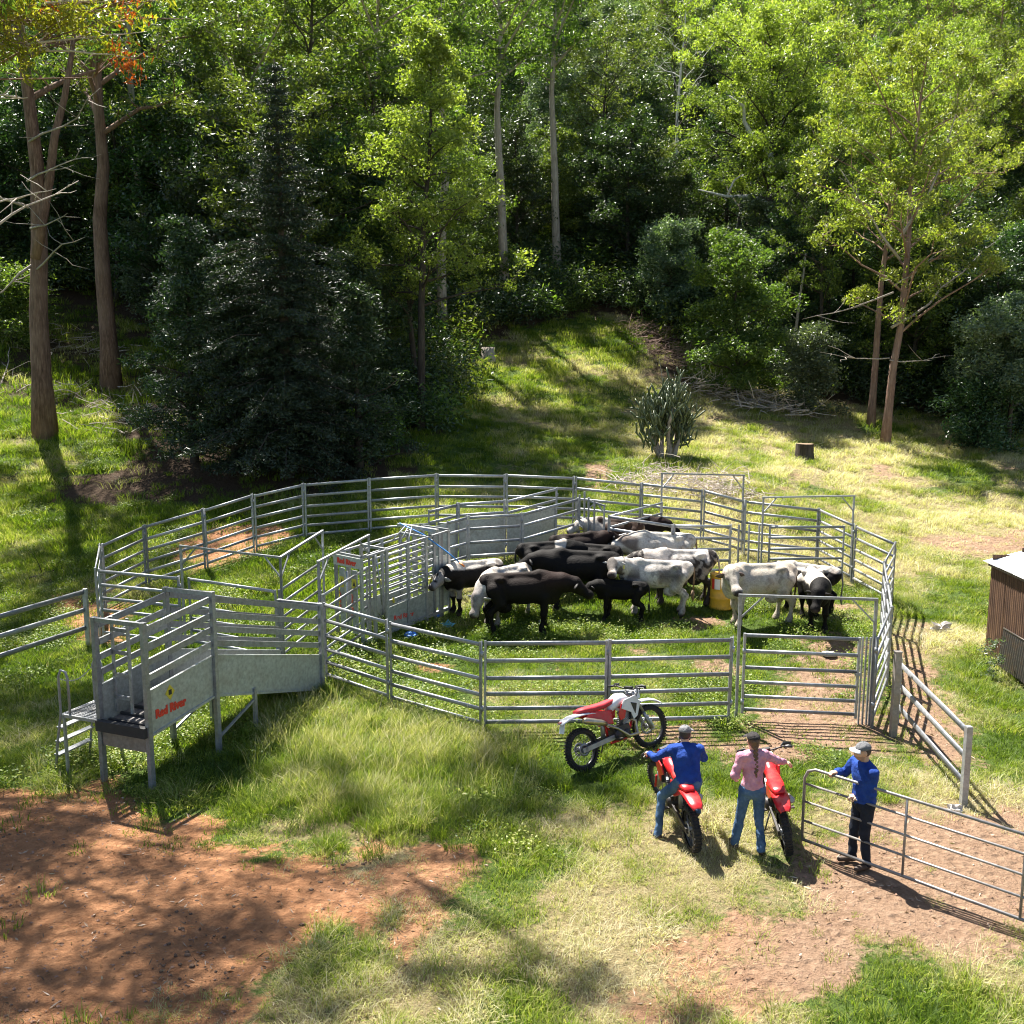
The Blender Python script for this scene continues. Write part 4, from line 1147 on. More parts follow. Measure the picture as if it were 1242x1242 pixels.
mb.tube([(-2.8, -1.2, H * .42), (-2.4, -1.2, H * .47), (-1.9, -1.3, H * .49)], [.07, .06, .03], 5); part('white_limb', mb, WHITEB, gm)
# hillside forest: shared shapes, one object per tree
PROTO = {}
def proto(kind, k, **kw):
    PROTO.setdefault(kind, []).append(tree_data(kind, seed=500 + 10 * k + len(PROTO.get(kind, [])), **kw))
for k in range(4): proto('gum', k, H=17, crown_r=3.5, base=.36, nleaf=13500, leaf=(.22, .085), clump=.52, nlimb=30, r0=.2, lean=(rng.normal() * .8, rng.normal() * .5))
for k in range(3): proto('dense', k + 5, H=11, crown_r=3.7, base=.12, nleaf=15500, leaf=(.23, .11), clump=.62, nlimb=32, r0=.2, shape='dense', puff=1.1, droop=.2)
for k in range(2): proto('bare', k + 12, H=15, crown_r=3.2, base=.4, nleaf=500, leaf=(.2, .08), clump=.5, nlimb=14, r0=.2, lean=(rng.normal(), 0))
for k in range(2): proto('thin', k + 9, H=19, crown_r=2.6, base=.58, nleaf=7500, leaf=(.25, .09), clump=.6, nlimb=16, r0=.26, lean=(rng.normal(), 0))
VAR = {}
def variant(kind, i, mats, key):
    k = (kind, i, key)
    if k not in VAR:
        a, b = PROTO[kind][i]; a = a.copy(); b = b.copy(); a.materials.append(mats[0]); b.materials.append(mats[1]); VAR[k] = (a, b)
    return VAR[k]
BARK_W = bark('hill_gum_bark', (.16, .13, .11), (.34, .29, .25), (.5, .45, .4))
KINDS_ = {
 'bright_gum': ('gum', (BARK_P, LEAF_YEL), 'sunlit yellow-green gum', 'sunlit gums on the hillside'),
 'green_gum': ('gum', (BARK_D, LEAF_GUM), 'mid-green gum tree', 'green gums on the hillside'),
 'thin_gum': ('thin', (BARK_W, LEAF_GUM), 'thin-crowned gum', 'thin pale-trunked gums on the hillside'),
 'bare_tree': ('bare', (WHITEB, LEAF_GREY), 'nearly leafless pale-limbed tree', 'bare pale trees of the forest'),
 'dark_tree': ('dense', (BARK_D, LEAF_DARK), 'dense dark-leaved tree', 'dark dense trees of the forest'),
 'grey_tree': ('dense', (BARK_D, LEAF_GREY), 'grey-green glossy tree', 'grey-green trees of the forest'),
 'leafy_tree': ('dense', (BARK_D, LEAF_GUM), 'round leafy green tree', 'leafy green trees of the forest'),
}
NAMES_ = {'bright_gum': 'gum_tree', 'green_gum': 'gum_tree', 'thin_gum': 'thin_gum_tree', 'bare_tree': 'bare_tree', 'dark_tree': 'dark_forest_tree', 'grey_tree': 'grey_green_tree', 'leafy_tree': 'leafy_tree'}
placed = []; FT = []; LASTP = [None]
fr = random.Random(11)
def forest_tree(x, y, key, s):
    kind, mats, lab, grp = KINDS_[key]
    z_ = tz(x, y); zd = y * math.cos(PITCH) - (z_ - CAM_H) * math.sin(PITCH); px_ = PIC / 2 + FPX * x / zd
    where = next(w for lim, w in ((170, 'behind the two thick trunks'), (330, 'left of the tallest conifer'), (480, 'behind the tallest conifer'), (620, 'behind the cone-crowned tree'), (710, 'above the grass bank left end'), (800, 'above the grass bank right end'), (890, 'behind the bright bushy tree'), (980, 'around the white-limbed gum'),
                                  (1060, 'left of the pinkish gum crown'), (1150, 'right of the pinkish gum crown'), (9999, 'above the pale-leaved tree')) if px_ < lim)
    tier = next(w for lim, w in ((50, 'front row'), (56, 'forest edge'), (66, 'hill foot'), (80, 'lower hillside'), (98, 'upper hillside'), (999, 'hilltop')) if y < lim)
    lab = '%s, %s, %s' % (lab, where, tier)
    i = fr.randrange(len(PROTO[kind]))
    LASTP[0] = plant(NAMES_[key], lab, 'tree', (x, y, tz(x, y) - .1), variant(kind, i, mats, key), mats, fr.uniform(0, 6.28), (s * fr.uniform(.88, 1.12), s * fr.uniform(.88, 1.12), s * fr.uniform(.85, 1.15)), grp)
    FT.append((lab, x / zd, bpy.context.scene.objects[-1] if False else LASTP[0]))
    placed.append((x, y))
def free(x, y, dmin):
    return all((x - a) ** 2 + (y - b) ** 2 > dmin * dmin for a, b in placed)
fpoly = FOREST
def infor(x, y, m=0.0): return psd(np.array([x]), np.array([y]), fpoly)[0] < -m
# the dark wall of the forest edge
for tries in range(5000):
    y = fr.uniform(40, 72); x = fr.uniform(-.62, .66) * y
    dd_ = psd(np.array([x]), np.array([y]), fpoly)[0]
    if -13 < dd_ < -1.2 and free(x, y, 2.9 if dd_ > -6 else 3.6) and y > 38:
        if x < -16 and y < 50: continue
        if -6 < x < 15 and y > 50 and dd_ > -4.5: continue
        if 8 < x < 15 and y < 62: continue
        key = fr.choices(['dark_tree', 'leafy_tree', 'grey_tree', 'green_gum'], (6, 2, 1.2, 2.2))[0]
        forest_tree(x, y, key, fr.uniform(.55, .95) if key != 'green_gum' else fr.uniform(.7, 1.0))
    if len(placed) > 118: break
n_edge = len(placed)
for tries in range(9000):
    y = 56 + 75 * fr.random() ** 1.2; x = fr.uniform(-.66, .68) * y
    if not infor(x, y, 7): continue
    if not free(x, y, 4.3 + (y - 56) * .035): continue
    right = x / y
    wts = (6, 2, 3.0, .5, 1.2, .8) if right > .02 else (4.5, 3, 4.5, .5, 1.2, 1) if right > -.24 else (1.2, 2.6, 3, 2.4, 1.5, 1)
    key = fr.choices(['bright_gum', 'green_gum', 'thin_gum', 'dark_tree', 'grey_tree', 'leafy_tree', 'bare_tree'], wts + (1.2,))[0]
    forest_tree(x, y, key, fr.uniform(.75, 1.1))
    if len(placed) > n_edge + 150: break
# left-hand trees behind the thick trunks
for (x, y, key, s) in ((-27, 59, 'dark_tree', 1.3), (-31, 58, 'dark_tree', 1.1), (-21, 58, 'dark_tree', 1.1), (-24, 63, 'dark_tree', 1.4), (-16, 52, 'dark_tree', 1.1), (-19.5, 55.5, 'dark_tree', 1.25), (-7, 50.5, 'thin_gum', 1.2), (-4, 54, 'thin_gum', 1.3), (-.5, 60, 'thin_gum', 1.25), (3, 64, 'thin_gum', 1.3), (-22, 57, 'thin_gum', 1.2), (-13.5, 49, 'thin_gum', 1.1), (-12, 47, 'dark_tree', 1.2), (-8, 46, 'dark_tree', 1.05), (-10.5, 50, 'green_gum', 1.2)):
    forest_tree(x, y, key, s)
_by = {}
for l_, u_x, o_ in FT: _by.setdefault(l_, []).append((u_x, o_))
_num = ('first', 'second', 'third', 'fourth', 'fifth', 'sixth', 'seventh', 'eighth', 'ninth', 'tenth'); _cnt = ('one', 'two', 'three', 'four', 'five', 'six', 'seven', 'eight', 'nine', 'ten')
for l_, q_ in _by.items():
    if 1 < len(q_) <= 10:
        q_.sort(key=lambda t_: t_[0])
        for i_, (u_x, o_) in enumerate(q_): o_['label'] = '%s, %s of %s from left' % (l_, _num[i_], _cnt[len(q_) - 1])
# overhanging gums standing just left of the picture: their boughs shade the ramp and the foreground
def shade_pt(px, py, h):
    g = G(px, py); return g + Vector((sdir.x, sdir.y, sdir.z)) * (h / sdir.z)
def bough_tree(name, label, base, H, r0, clumps, seed, leafcol, nper=600, orange=None):
    r_ = np.random.default_rng(seed); base = Vector(base); base.z = tz(base.x, base.y)
    t = thing(name, label, 'tree', base)
    tb = MB(); tp = wob((0, 0, -.4), (1.0, .5, H), 8, .03, r_)
    tb.tube(tp, [r0 * (1.3 if i == 0 else 1 - .8 * i / 8) for i in range(9)], 10)
    C = []
    for c, rad in clumps:
        c = np.array(c) - np.array(base); hz_ = np.clip((c[2] - .28 * math.hypot(c[0], c[1])) / H, .3, .97)
        p = np.array(tp[int(hz_ * 8)])
        P = wob(p, c, 5, .16, r_, -.06); P[-1] = c; L = np.linalg.norm(c - p)
        tb.tube(P, [max(.010, (.0048 * L + .008) * (1 - .16 * i)) for i in range(6)], 5, cap=False)
        m_ = int(nper * rad * rad)
        sub = c + r_.normal(size=(7, 3)) * rad * .45
        for s in sub: tb.tube([P[-2], s], [.02, .008], 4, cap=False)
        ci = r_.integers(0, 7, m_)
        o = r_.normal(size=(m_, 3)); o /= np.linalg.norm(o, axis=1)[:, None]; o *= (r_.random(m_) ** .5)[:, None] * rad * .62
        o[:, 2] *= .6
        C.append(sub[ci] + o)
    C = np.concatenate(C)
    part('trunk', tb, BARK_R, t)
    me = leaves('crown', C, .2, .055, r_, .8); me.materials.append(leafcol); link('crown', me, t)
    if orange is not None:
        q = np.concatenate([np.array(o_) - np.array(base) + r_.normal(size=(60, 3)) * .22 for o_ in orange])
        me = leaves('orange_leaves', q, .2, .05, r_, 1.2); me.materials.append(LEAF_ORG); link('orange_leaves', me, t)
    return t
cl1 = []
for (px, py, h, rad) in ((20,1000,15,1.0),(60,1060,15.5,1.2),(120,1120,15,1.15),(40,1180,15,1.3),(150,1190,14.5,1.0),(230,1130,15.5,1.1),(300,1090,16,.9),(120,1010,16,.85),(200,1030,16.5,.7),
      (330,1130,15,.85),(250,1225,14.5,.9),(60,1010,17,1.0),(-60,1100,15,1.4),(-120,1000,16,1.5),(480,1075,16,.55),(500,1120,15.5,.6),(560,1040,17,.5),(400,1235,15,.6),(520,1195,15.5,.42),
      (-40,1230,15,1.3)):
    cl1.append((shade_pt(px, py, h), rad))
bough_tree('overhanging_gum', 'tall gum left of the picture whose boughs throw dappled shade over the red dirt', (-15.5, 14.5, 0), 19, .42, cl1, 701, LEAF_GUM)
cl2 = []
for (px, py, h, rad) in ((395,945,17.5,.65),(430,985,17.5,.5),(610,915,18,.8),(640,955,18,1.05),(690,950,18,.85),(745,965,18,.6),(560,995,17.5,.4),(640,995,18,.7),(700,1000,18,.5),(300,930,18,.8),(240,940,17.5,.9),(180,860,18.5,.7),
      (60,890,18,1.0),(0,860,18.5,1.2),(100,940,17.5,.8),(20,930,18,.9),(720,1200,16,.5),(850,1235,16,.45),(-80,900,18,1.4),(640,1160,16.5,.35),(30,760,19,1.0),(-60,780,19,1.3)):
    cl2.append((shade_pt(px, py, h), rad))
bough_tree('overhanging_gum', 'second tall gum left of the picture whose boughs shade the long grass', (-16.5, 20.5, 0), 22.5, .45, cl2, 702, LEAF_GUM)
cl3 = [(at_depth(px, py, Z), rad) for (px, py, Z, rad) in ((60,20,25,.9),(110,30,25,.7),(20,10,24,1.0),(150,15,26,.7),(190,-5,26,.7),(-20,40,24,1.0),(90,-20,25,1.1),(135,60,25.5,.38),(40,70,24.5,.4),(-60,-10,24,1.4),(10,-40,25,1.6))]
t = bough_tree('yellow_leaved_gum', 'overhanging gum bough with sunlit yellow-green and orange leaves at the top left corner', (-18.5, 25.5, 0), 20, .35, cl3, 703, LEAF_SUN, 520,
               orange=[at_depth(148, 68, 25), at_depth(156, 14, 25), at_depth(62, 12, 25), at_depth(152, 80, 25)])
PALEW = bark('pale_dead_limb', (.30, .24, .21), (.5, .43, .38), (.68, .6, .54))  # pale pinkish wood, lightened further so its colour carries the sunlight
r_ = np.random.default_rng(9)
bl = np.array(t.location)
for (a, b, r1) in (((-20,52,24.5), (165,72,25), .045), ((-30,20,24), (120,-5,25), .05), ((-20,115,24.5), (35,118,24.5), .04), ((-10,60,24.3), (180,40,26), .035), ((-20,285,24), (90,215,26), .04), ((-20,250,24), (70,230,25), .03)):
    A_ = at_depth(*a) - bl; B_ = at_depth(*b) - bl
    mb = MB(); P = wob(A_, B_, 7, .07, r_, -.02); mb.tube(P, [r1 * (1 - .11 * i) for i in range(8)], 6)
    st = np.array([A_[0] - 4.5, A_[1] + .5, A_[2] - 1.2]); mb.tube([st, (st + A_) / 2 + np.array([0, 0, .2]), A_], [r1 * 1.7, r1 * 1.3, r1], 6)
    for k in range(5):
        s = P[2 + k]; mb.tube(wob(s, s + r_.normal(size=3) * np.array([.6, .4, .5]), 3, .2, r_), [.018, .013, .009, .004], 4)
    part('bare_limb', mb, PALEW, t)

# low undergrowth that covers the forest floor
r_ = np.random.default_rng(55); ub = []
for i in range(5):
    nlf = 1100; c = r_.normal(size=(7, 3)) * np.array([.42, .42, .2]) + np.array([0, 0, .5]); ci = r_.integers(0, 7, nlf)
    me = leaves('fern_clump', np.abs(c[ci] + r_.normal(size=(nlf, 3)) * np.array([.28, .28, .22])) * np.array([1, 1, 1]) * np.where(r_.random((nlf, 3)) < .5, -1, 1) ** np.array([1, 1, 0]), .13, .05, r_, .1)
    me.materials.append((LEAF_DARK, LEAF_GUM, LEAF_GREY, LEAF_DARK, LEAF_GUM)[i]); ub.append(me)
ux, uy = sample(9000, 40, 125); uz = terrain(ux, uy); k = seen(ux, uy, uz, 1.25) & (psd(ux, uy, FOREST) < -.6) & ((psd(ux, uy, LITTER[0]) > .5) | (rng.random(len(ux)) < .12)) ; ux, uy, uz = ux[k], uy[k], uz[k]
scatter('undergrowth', ub, np.stack([ux, uy, uz], 1), rng.uniform(0, 6.28, len(ux)), rng.uniform(.7, 2.3, len(ux)), rng.uniform(0, 1, len(ux)))
# ================================================================ CATTLE
def coat_mat():
    m, nt, out = new_mat('cattle_coat')
    at = nn(nt, 'ShaderNodeAttribute', attribute_name='Col')
    n = noise(nt, 35, 4, .7); n2 = noise(nt, 4, 3)
    c = mixc(nt, 1.0, at.outputs[0], ramp(nt, n.outputs[0], [(.3, (.72, .72, .72)), (.7, (1.2, 1.2, 1.2))]).outputs[0], 'MULTIPLY')
    c = mixc(nt, ramp(nt, n2.outputs[0], [(.5, (0, 0, 0)), (.8, (.7, .7, .7))]).outputs[0], c, mixc(nt, 1.0, c, (.78, .62, .50), 'MULTIPLY'))
    pbsdf(nt, out, c, .66, 0, n.outputs[0], .5, .03, .12); return m
COAT = coat_mat()
EYE = simple('dark_eye', (.01, .008, .007), .15, bump=0)
TAGY = simple('yellow_tag', (.75, .62, .03), .4, bump=0)
BLACK = (.0065, .0055, .005); BROWN = (.045, .024, .017); WHITE = (.50, .46, .41); CREAM = (.58, .50, .41); GREY = (.26, .24, .23); HORN = (.05, .04, .035)
def n3(P, sc, s):
    return (vnoise(P[:, 0] + P[:, 2] * .6, P[:, 1] + P[:, 2] * .8, sc, s) + vnoise(P[:, 0] - P[:, 2], P[:, 1] * 1.3, sc, s + 9)) / 2
def mixv(a, b, t): return a * (1 - t[:, None]) + b * t[:, None]
def cow(label, px, py, head, coat, size=1.0, neck=(1.02, 0, 1.16), muz=(1.40, 0, .86), seed=0, tags=(), step=0.0, calf=False, tail=0.0, body=1.0, ear=None):
    """head: heading in degrees (0 = to the right of the picture, 90 = away); neck = poll, muz = muzzle, in the cow's own metres"""
    r_ = np.random.default_rng(800 + seed)
    p = G(px, py)
    t = thing('calf' if calf else 'cow', label, 'calf' if calf else 'cow', p, R(head), 'cattle in the yard')
    t.scale = (size,) * 3
    lg = 1.12 if calf else 1.0      # legs relative to body
    zb = .0 if not calf else .04; fat = body * (.86 if calf else 1.0)
    s1, s2, s3, s4 = step, -step * .8, -step, step * .7
    E = lambda c, r, rot=None: ('e', (c[0], c[1], c[2] + zb), (r[0], r[1] * fat, r[2] * (fat * .4 + .6)), rot)
    pr = [E((.42, 0, .96), (.40, .235, .33)), E((-.02, 0, .95), (.60, .285, .31)), E((-.55, 0, 1.03), (.34, .23, .27)),
          ('c', (-.78, 0, 1.24 + zb), (.45, 0, 1.27 + zb), .07, .09), ('c', (.35, 0, 1.28 + zb), (.62, 0, 1.2 + zb), .11, .12),
          E((-.50, .19, 1.22), (.10, .07, .06)), E((-.50, -.19, 1.22), (.10, .07, .06)), E((-.85, 0, 1.12), (.10, .16, .16)),
          E((.64, 0, .84), (.15, .13, .22))]
    nk = Vector(neck); mz = Vector(muz); nk.z += zb; mz.z += zb
    sh = Vector((.55, 0, 1.08 + zb)); md = (sh + nk) / 2 + Vector((0, 0, .03))
    pr += [('c', sh, md, .25 * fat, .20), ('c', md, nk, .20, .14), ('c', sh + Vector((.06, 0, -.2)), md + Vector((0, 0, -.12)), .18 * fat, .12), ('c', md + Vector((0, 0, -.1)), nk + (mz - nk) * .2 - Vector((0, 0, .04)), .12, .09)]
    hd = (mz - nk).normalized(); dn = Vector((0, 0, -1)); dn = (dn - hd * dn.dot(hd)).normalized(); sd = hd.cross(dn).normalized()
    Lh = (mz - nk).length
    pr += [('c', nk + hd * .02, nk + hd * Lh * .45, .125, .088), ('c', nk + hd * Lh * .45, nk + hd * Lh * .95, .080, .074), ('c', nk + hd * Lh * .93 + sd * .03, nk + hd * Lh * .93 - sd * .03, .068, .068), ('c', nk + hd * .12 + dn * .08, nk + hd * Lh * .82 + dn * .045, .085, .055),
           ('e', nk + hd * Lh * .95, (.075, .085, .075), None), ('c', nk + sd * .08 + hd * .12, nk - sd * .08 + hd * .12, .062, .062), ('c', nk + sd * .05, nk - sd * .05, .085, .085)]
    for sg_, dx in ((1, s1), (-1, s2)):
        y = .15 * fat * sg_; k = Vector((.46 + dx * .45, y, .44)); f = Vector((.44 + dx, y, .13))
        pr += [('c', (.45, y * 1.05, .82 + zb), k, .115, .052), ('c', k, f, .046, .036), ('e', k, (.058, .052, .062), None), ('c', f, f + Vector((.03, 0, -.06)), .052, .058), ('c', f + Vector((.03, 0, -.07)), f + Vector((.045, 0, -.10)), .06, .066)]
    for sg_, dx in ((1, s3), (-1, s4)):
        y = .17 * fat * sg_; st = Vector((-.50 + dx * .3, y * 1.1, .70)); hk = Vector((-.74 + dx * .7, y, .50)); f = Vector((-.69 + dx, y, .13))
        pr += [('c', (-.62, y * 1.0, .98 + zb), st, .175 * fat, .12), ('c', st, hk, .105, .056), ('e', hk, (.062, .048, .068), None), ('c', hk, f, .050, .038), ('c', f, f + Vector((.03, 0, -.06)), .052, .058), ('c', f + Vector((.03, 0, -.07)), f + Vector((.045, 0, -.10)), .06, .066)]
    if not calf: pr += [('e', (-.40, 0, .56), (.17, .13, .12), None)]
    V, F = sdf_mesh(pr, .028, .026)
    V = V + (n3(V, .22, seed)[:, None] - .5) * .012
    col = coat(V)
    lum = col.mean(1); sp_ = np.clip((n3(V, .055, seed + 50) - .52) * 7, 0, 1) * np.clip((n3(V, .3, seed + 51) - .35) * 4, 0, 1) * .55 * (lum > .15)
    col = mixv(col, np.array((.10, .085, .075))[None], sp_)
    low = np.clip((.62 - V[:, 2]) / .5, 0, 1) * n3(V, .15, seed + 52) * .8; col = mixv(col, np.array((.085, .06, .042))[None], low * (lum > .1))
    rib = (np.sin(V[:, 0] * 42) * .004 * np.clip(1 - np.abs(V[:, 0] - .02) / .35, 0, 1) * np.clip(1 - np.abs(V[:, 2] - 1.0) / .2, 0, 1))[:, None] * np.stack([0 * V[:, 0], np.sign(V[:, 1]), 0 * V[:, 0]], 1); V = V + rib
    hoof = np.clip((.075 - V[:, 2]) / .02, 0, 1); col = mixv(col, np.array(HORN)[None], hoof)
    mzd = np.linalg.norm(V - np.array(nk + hd * Lh * 1.02), axis=1); col = mixv(col, np.array((.045, .035, .035))[None], np.clip((.105 - mzd) / .02, 0, 1))
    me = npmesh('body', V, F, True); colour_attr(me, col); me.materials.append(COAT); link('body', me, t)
    hc = np.array(ear) if ear else coat(np.array([list(nk)]))[0]
    em = bpy.data.materials.get('ear_%s' % (tuple(round(float(q), 2) for q in hc),))
    if em is None: em = simple('ear_%s' % (tuple(round(float(q), 2) for q in hc),), tuple(hc), .7, bump=0)
    for sg_ in (1, -1):
        b = nk + hd * .03 + sd * sg_ * .10
        e = b + sd * sg_ * .22 - dn * -.05 - hd * .02
        mb = MB(); mb.tube([b, b + (e - b) * .35, b + (e - b) * .7, e], [.03, .078, .062, .012], 7, flat=(1, .35), up=tuple(hd)); part('ear', mb, em, t)
        mb = MB(); mb.ball(nk + hd * Lh * .36 + sd * sg_ * .094 - dn * .03, .030, 8, 5); part('eye', mb, EYE, t)
        if sg_ in tags:
            q = b + (e - b) * .6 + hd * .03
            mb = MB(); mb.box(q + dn * .03, (.07, .07, .08), (0, 0, .8)); part('ear_tag', mb, TAGY, t)
    mb = MB(); zt = 1.2 + zb
    P = [(-.86, 0, zt), (-.95, tail * .1, zt - .06), (-.98, tail * .5, zt - .3), (-.96, tail, zt - .62)]
    mb.tube(P, [.035, .03, .022, .018], 6); mb.tube([P[3], (-.96, tail * 1.05, zt - .72), (-.97, tail, zt - .9)], [.02, .05, .012], 6)
    part('tail', mb, em if hc.mean() < .3 else simple('tail_%d' % seed, (.20, .13, .08), .7, bump=0), t)
    return t
A3 = np.array
def solid(c, var=.0, seed=0):
    def f(P):
        n = n3(P, .5, seed); return A3(c)[None] * (1 + var * (n[:, None] - .5)) + np.zeros((len(P), 3))
    return f
def browncow(P):
    top = np.clip((P[:, 2] - .9) / .4, 0, 1) * n3(P, .6, 3)
    return mixv(A3(BLACK)[None] * np.ones((len(P), 1)), A3((.034, .015, .011))[None], top * .9)
def whiteback(P):     # black flanks, white spine, grey face
    m = np.clip((P[:, 2] - 1.16 + (n3(P, .2, 5) - .5) * .16) / .03, 0, 1) * (P[:, 0] < .75)
    c = mixv(A3(BLACK)[None] * np.ones((len(P), 1)), A3(WHITE)[None], m)
    fc = (P[:, 0] > .98) * np.clip((n3(P, .12, 6) - .42) * 8, 0, .8); c = mixv(c, A3(GREY)[None], fc)
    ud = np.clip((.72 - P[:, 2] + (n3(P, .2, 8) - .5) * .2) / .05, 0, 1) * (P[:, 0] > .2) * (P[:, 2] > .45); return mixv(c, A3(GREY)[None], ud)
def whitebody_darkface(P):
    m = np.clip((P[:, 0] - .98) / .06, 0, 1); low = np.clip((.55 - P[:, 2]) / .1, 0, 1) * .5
    c = mixv(A3(WHITE)[None] * np.ones((len(P), 1)), A3(GREY)[None], np.maximum(m, low))
    return mixv(c, A3(GREY)[None], np.clip((n3(P, .18, 12) - .62) * 6, 0, .6))
def belted(P):
    x = P[:, 0] + (n3(P, .3, 14) - .5) * .25
    m = np.clip((.16 - np.abs(x - .22)) / .03, 0, 1) * (P[:, 2] > .7)
    return mixv(A3(BLACK)[None] * np.ones((len(P), 1)), A3(WHITE)[None], m)
def roan(P):          # white-grey, dark mottled ribs and head shading
    m = np.clip((n3(P, .28, 16) - .46) * 7, 0, 1) * np.clip(1 - np.abs(P[:, 2] - .98) / .35, 0, 1) * (P[:, 0] > -.65)
    c = mixv(A3((.50, .46, .42))[None] * np.ones((len(P), 1)), A3((.075, .06, .055))[None], m * .9)
    hd_ = (P[:, 0] > .72) * np.clip((n3(P, .1, 17) - .4) * 7, 0, 1); return mixv(c, A3((.06, .05, .045))[None], hd_ * .85)
def speckled(P):      # dark head and rump, white spine, dark speckled flank
    top = np.clip((P[:, 2] - 1.12 + (n3(P, .1, 19) - .5) * .2) / .04, 0, 1)
    sp = np.clip((n3(P, .07, 20) - .5) * 10, 0, 1) * .6
    c = mixv(A3((.035, .03, .028))[None] * np.ones((len(P), 1)), A3((.40, .37, .34))[None], sp * (P[:, 2] > .6))
    c = mixv(c, A3((.50, .46, .42))[None], top * (P[:, 0] > -.7) * (P[:, 0] < .9)); return c
def whitepatch(P):
    m = np.clip((n3(P, .35, 23) - .60) * 10, 0, 1)
    c = mixv(A3((.50, .47, .42))[None] * np.ones((len(P), 1)), A3((.12, .085, .07))[None], m * .8)
    return mixv(c, A3((.25, .17, .13))[None], np.clip((.85 - P[:, 2]) / .1, 0, .5))
def charolais(P):
    m = np.clip((n3(P, .25, 25) - .5) * 5, 0, 1) * np.clip(1 - np.abs(P[:, 2] - 1.05) / .2, 0, 1)
    c = mixv(A3((.50, .44, .36))[None] * np.ones((len(P), 1)), A3((.36, .33, .31))[None], m * .8)
    fc = (P[:, 0] > 1.0) * np.clip((n3(P, .1, 26) - .45) * 8, 0, 1); return mixv(c, A3((.22, .18, .16))[None], fc * .6)
def blackwhiteback(P):  # facing the camera: black head and legs, white back
    m = np.clip((P[:, 2] - 1.0 + (n3(P, .3, 28) - .5) * .25) / .05, 0, 1) * (P[:, 0] < .62) * (P[:, 0] > -.80)
    return mixv(A3(BLACK)[None] * np.ones((len(P), 1)), A3(WHITE)[None], m)
def brownwhite(P):
    m = np.clip((P[:, 0] - .25 + (n3(P, .3, 30) - .5) * .5) / .05, 0, 1)
    return mixv(A3((.05, .03, .022))[None] * np.ones((len(P), 1)), A3((.46, .42, .38))[None], m)
cow('big brown-black cow standing side on nearest the front fence, head to the right', 634, 768, 4, browncow, 1.12, (1.12, 0, 1.08), (1.46, 0, .80), 1, step=.06)
cow('black cow with white spine and grey mottled face at the left of the herd', 572, 742, 214, whiteback, .98, (1.0, .14, 1.04), (1.33, .3, .86), 2, tail=.1)
cow('white-backed cow with grey face lowered to the grass behind the big brown cow', 612, 755, 232, whitebody_darkface, 1.05, (1.02, .05, .82), (1.22, .08, .42), 3)
cow('belted black cow with white band over its shoulders, by the sheeted race', 668, 716, 12, belted, 1.0, (1.02, .1, 1.0), (1.3, .15, .75), 4)
cow('small dark cow with raised head at the back, beneath the slam gate posts', 702, 700, 15, browncow, .92, (1.0, 0, 1.22), (1.34, 0, 1.1), 5)
cow('small black cow lying between the belted cow and the long black cow', 716, 712, 168, solid((.009, .007, .0065)), .88, (1.02, 0, .98), (1.34, .1, .78), 6)
cow('long black cow behind the big brown cow, head to the left', 700, 740, 176, solid((.009, .0075, .007), .5, 4), 1.16, (1.0, 0, 1.12), (1.36, 0, .93), 7, tail=.05)
cow('small black calf standing with head low in front of the grey speckled cow', 752, 752, 168, solid(BLACK), .74, (1.0, .12, 1.12), (1.30, .3, .88), 8, calf=True, step=.05)
cow('grey and white roan cow turning its face to the camera, tag in ear', 792, 745, 178, roan, 1.05, (.98, .24, 1.30), (1.06, .62, 1.08), 9, tags=(1,), tail=-.1)
cow('speckled black and white cow with yellow ear tag, beside the yellow drum', 822, 732, 184, speckled, 1.08, (1.05, 0, 1.15), (1.38, -.1, 1.02), 10, tags=(1,), tail=.15)
cow('white cow with brown patch at the rear of the herd, head down to the left', 797, 708, 178, whitepatch, 1.08, (1.05, 0, .98), (1.34, .05, .66), 11)
cow('cream-white cow with pale nose facing the camera, right of the yellow drum', 916, 758, 198, charolais, 1.16, (.86, .34, 1.24), (.92, .74, .93), 12, step=.05, body=1.06, ear=(.10, .06, .045))
cow('dark cow with white face mostly hidden behind the black-headed white-backed cow', 975, 742, 150, whiteback, .95, (1.0, .1, 1.12), (1.3, .3, 1.0), 13, tags=(1,))
cow('black-headed cow with white back walking toward the front gate, farthest right', 987, 760, 262, blackwhiteback, 1.04, (1.0, -.12, 1.06), (1.22, -.22, .70), 14, step=.06)
cow('white-faced cow beyond the inner fence, beside the open gate', 742, 682, 165, brownwhite, .95, (1.0, .1, 1.12), (1.28, .25, .92), 15, tags=(1,))
cow('dark brown cow beyond the inner fence, right of the white-faced one', 770, 680, 10, browncow, .95, (1.02, 0, 1.1), (1.36, 0, .85), 16)
# ================================================================ PEOPLE
def skin_mat():
    m, nt, out = new_mat('skin')
    at = nn(nt, 'ShaderNodeAttribute', attribute_name='Col')
    n = noise(nt, 60, 3)
    p = pbsdf(nt, out, at.outputs[0], .5, 0, n.outputs[0], .1, .003, .4)
    p.inputs['Subsurface Weight'].default_value = .08
    return m
SKIN = skin_mat()
def cloth(name, c0, c1, scale=30, rough=.85):
    m, nt, out = new_mat(name)
    n = noise(nt, 6, 4, .6); w_ = noise(nt, 260, 2, .5)
    c = ramp(nt, n.outputs[0], [(.3, c0), (.7, c1)]).outputs[0]
    f_ = noise(nt, 11, 3, .5)
    p = pbsdf(nt, out, c, rough, 0, math_(nt, 'ADD', f_.outputs[0], math_(nt, 'MULTIPLY', w_.outputs[0], .1)), .9, .045, .2)
    return m
BLUE = cloth('royal_blue_cotton', (.010, .035, .19), (.020, .065, .30))
PINK = cloth('pink_check_cotton', (.42, .17, .25), (.62, .32, .40))
DENIM = cloth('blue_denim', (.035, .075, .15), (.10, .17, .28))
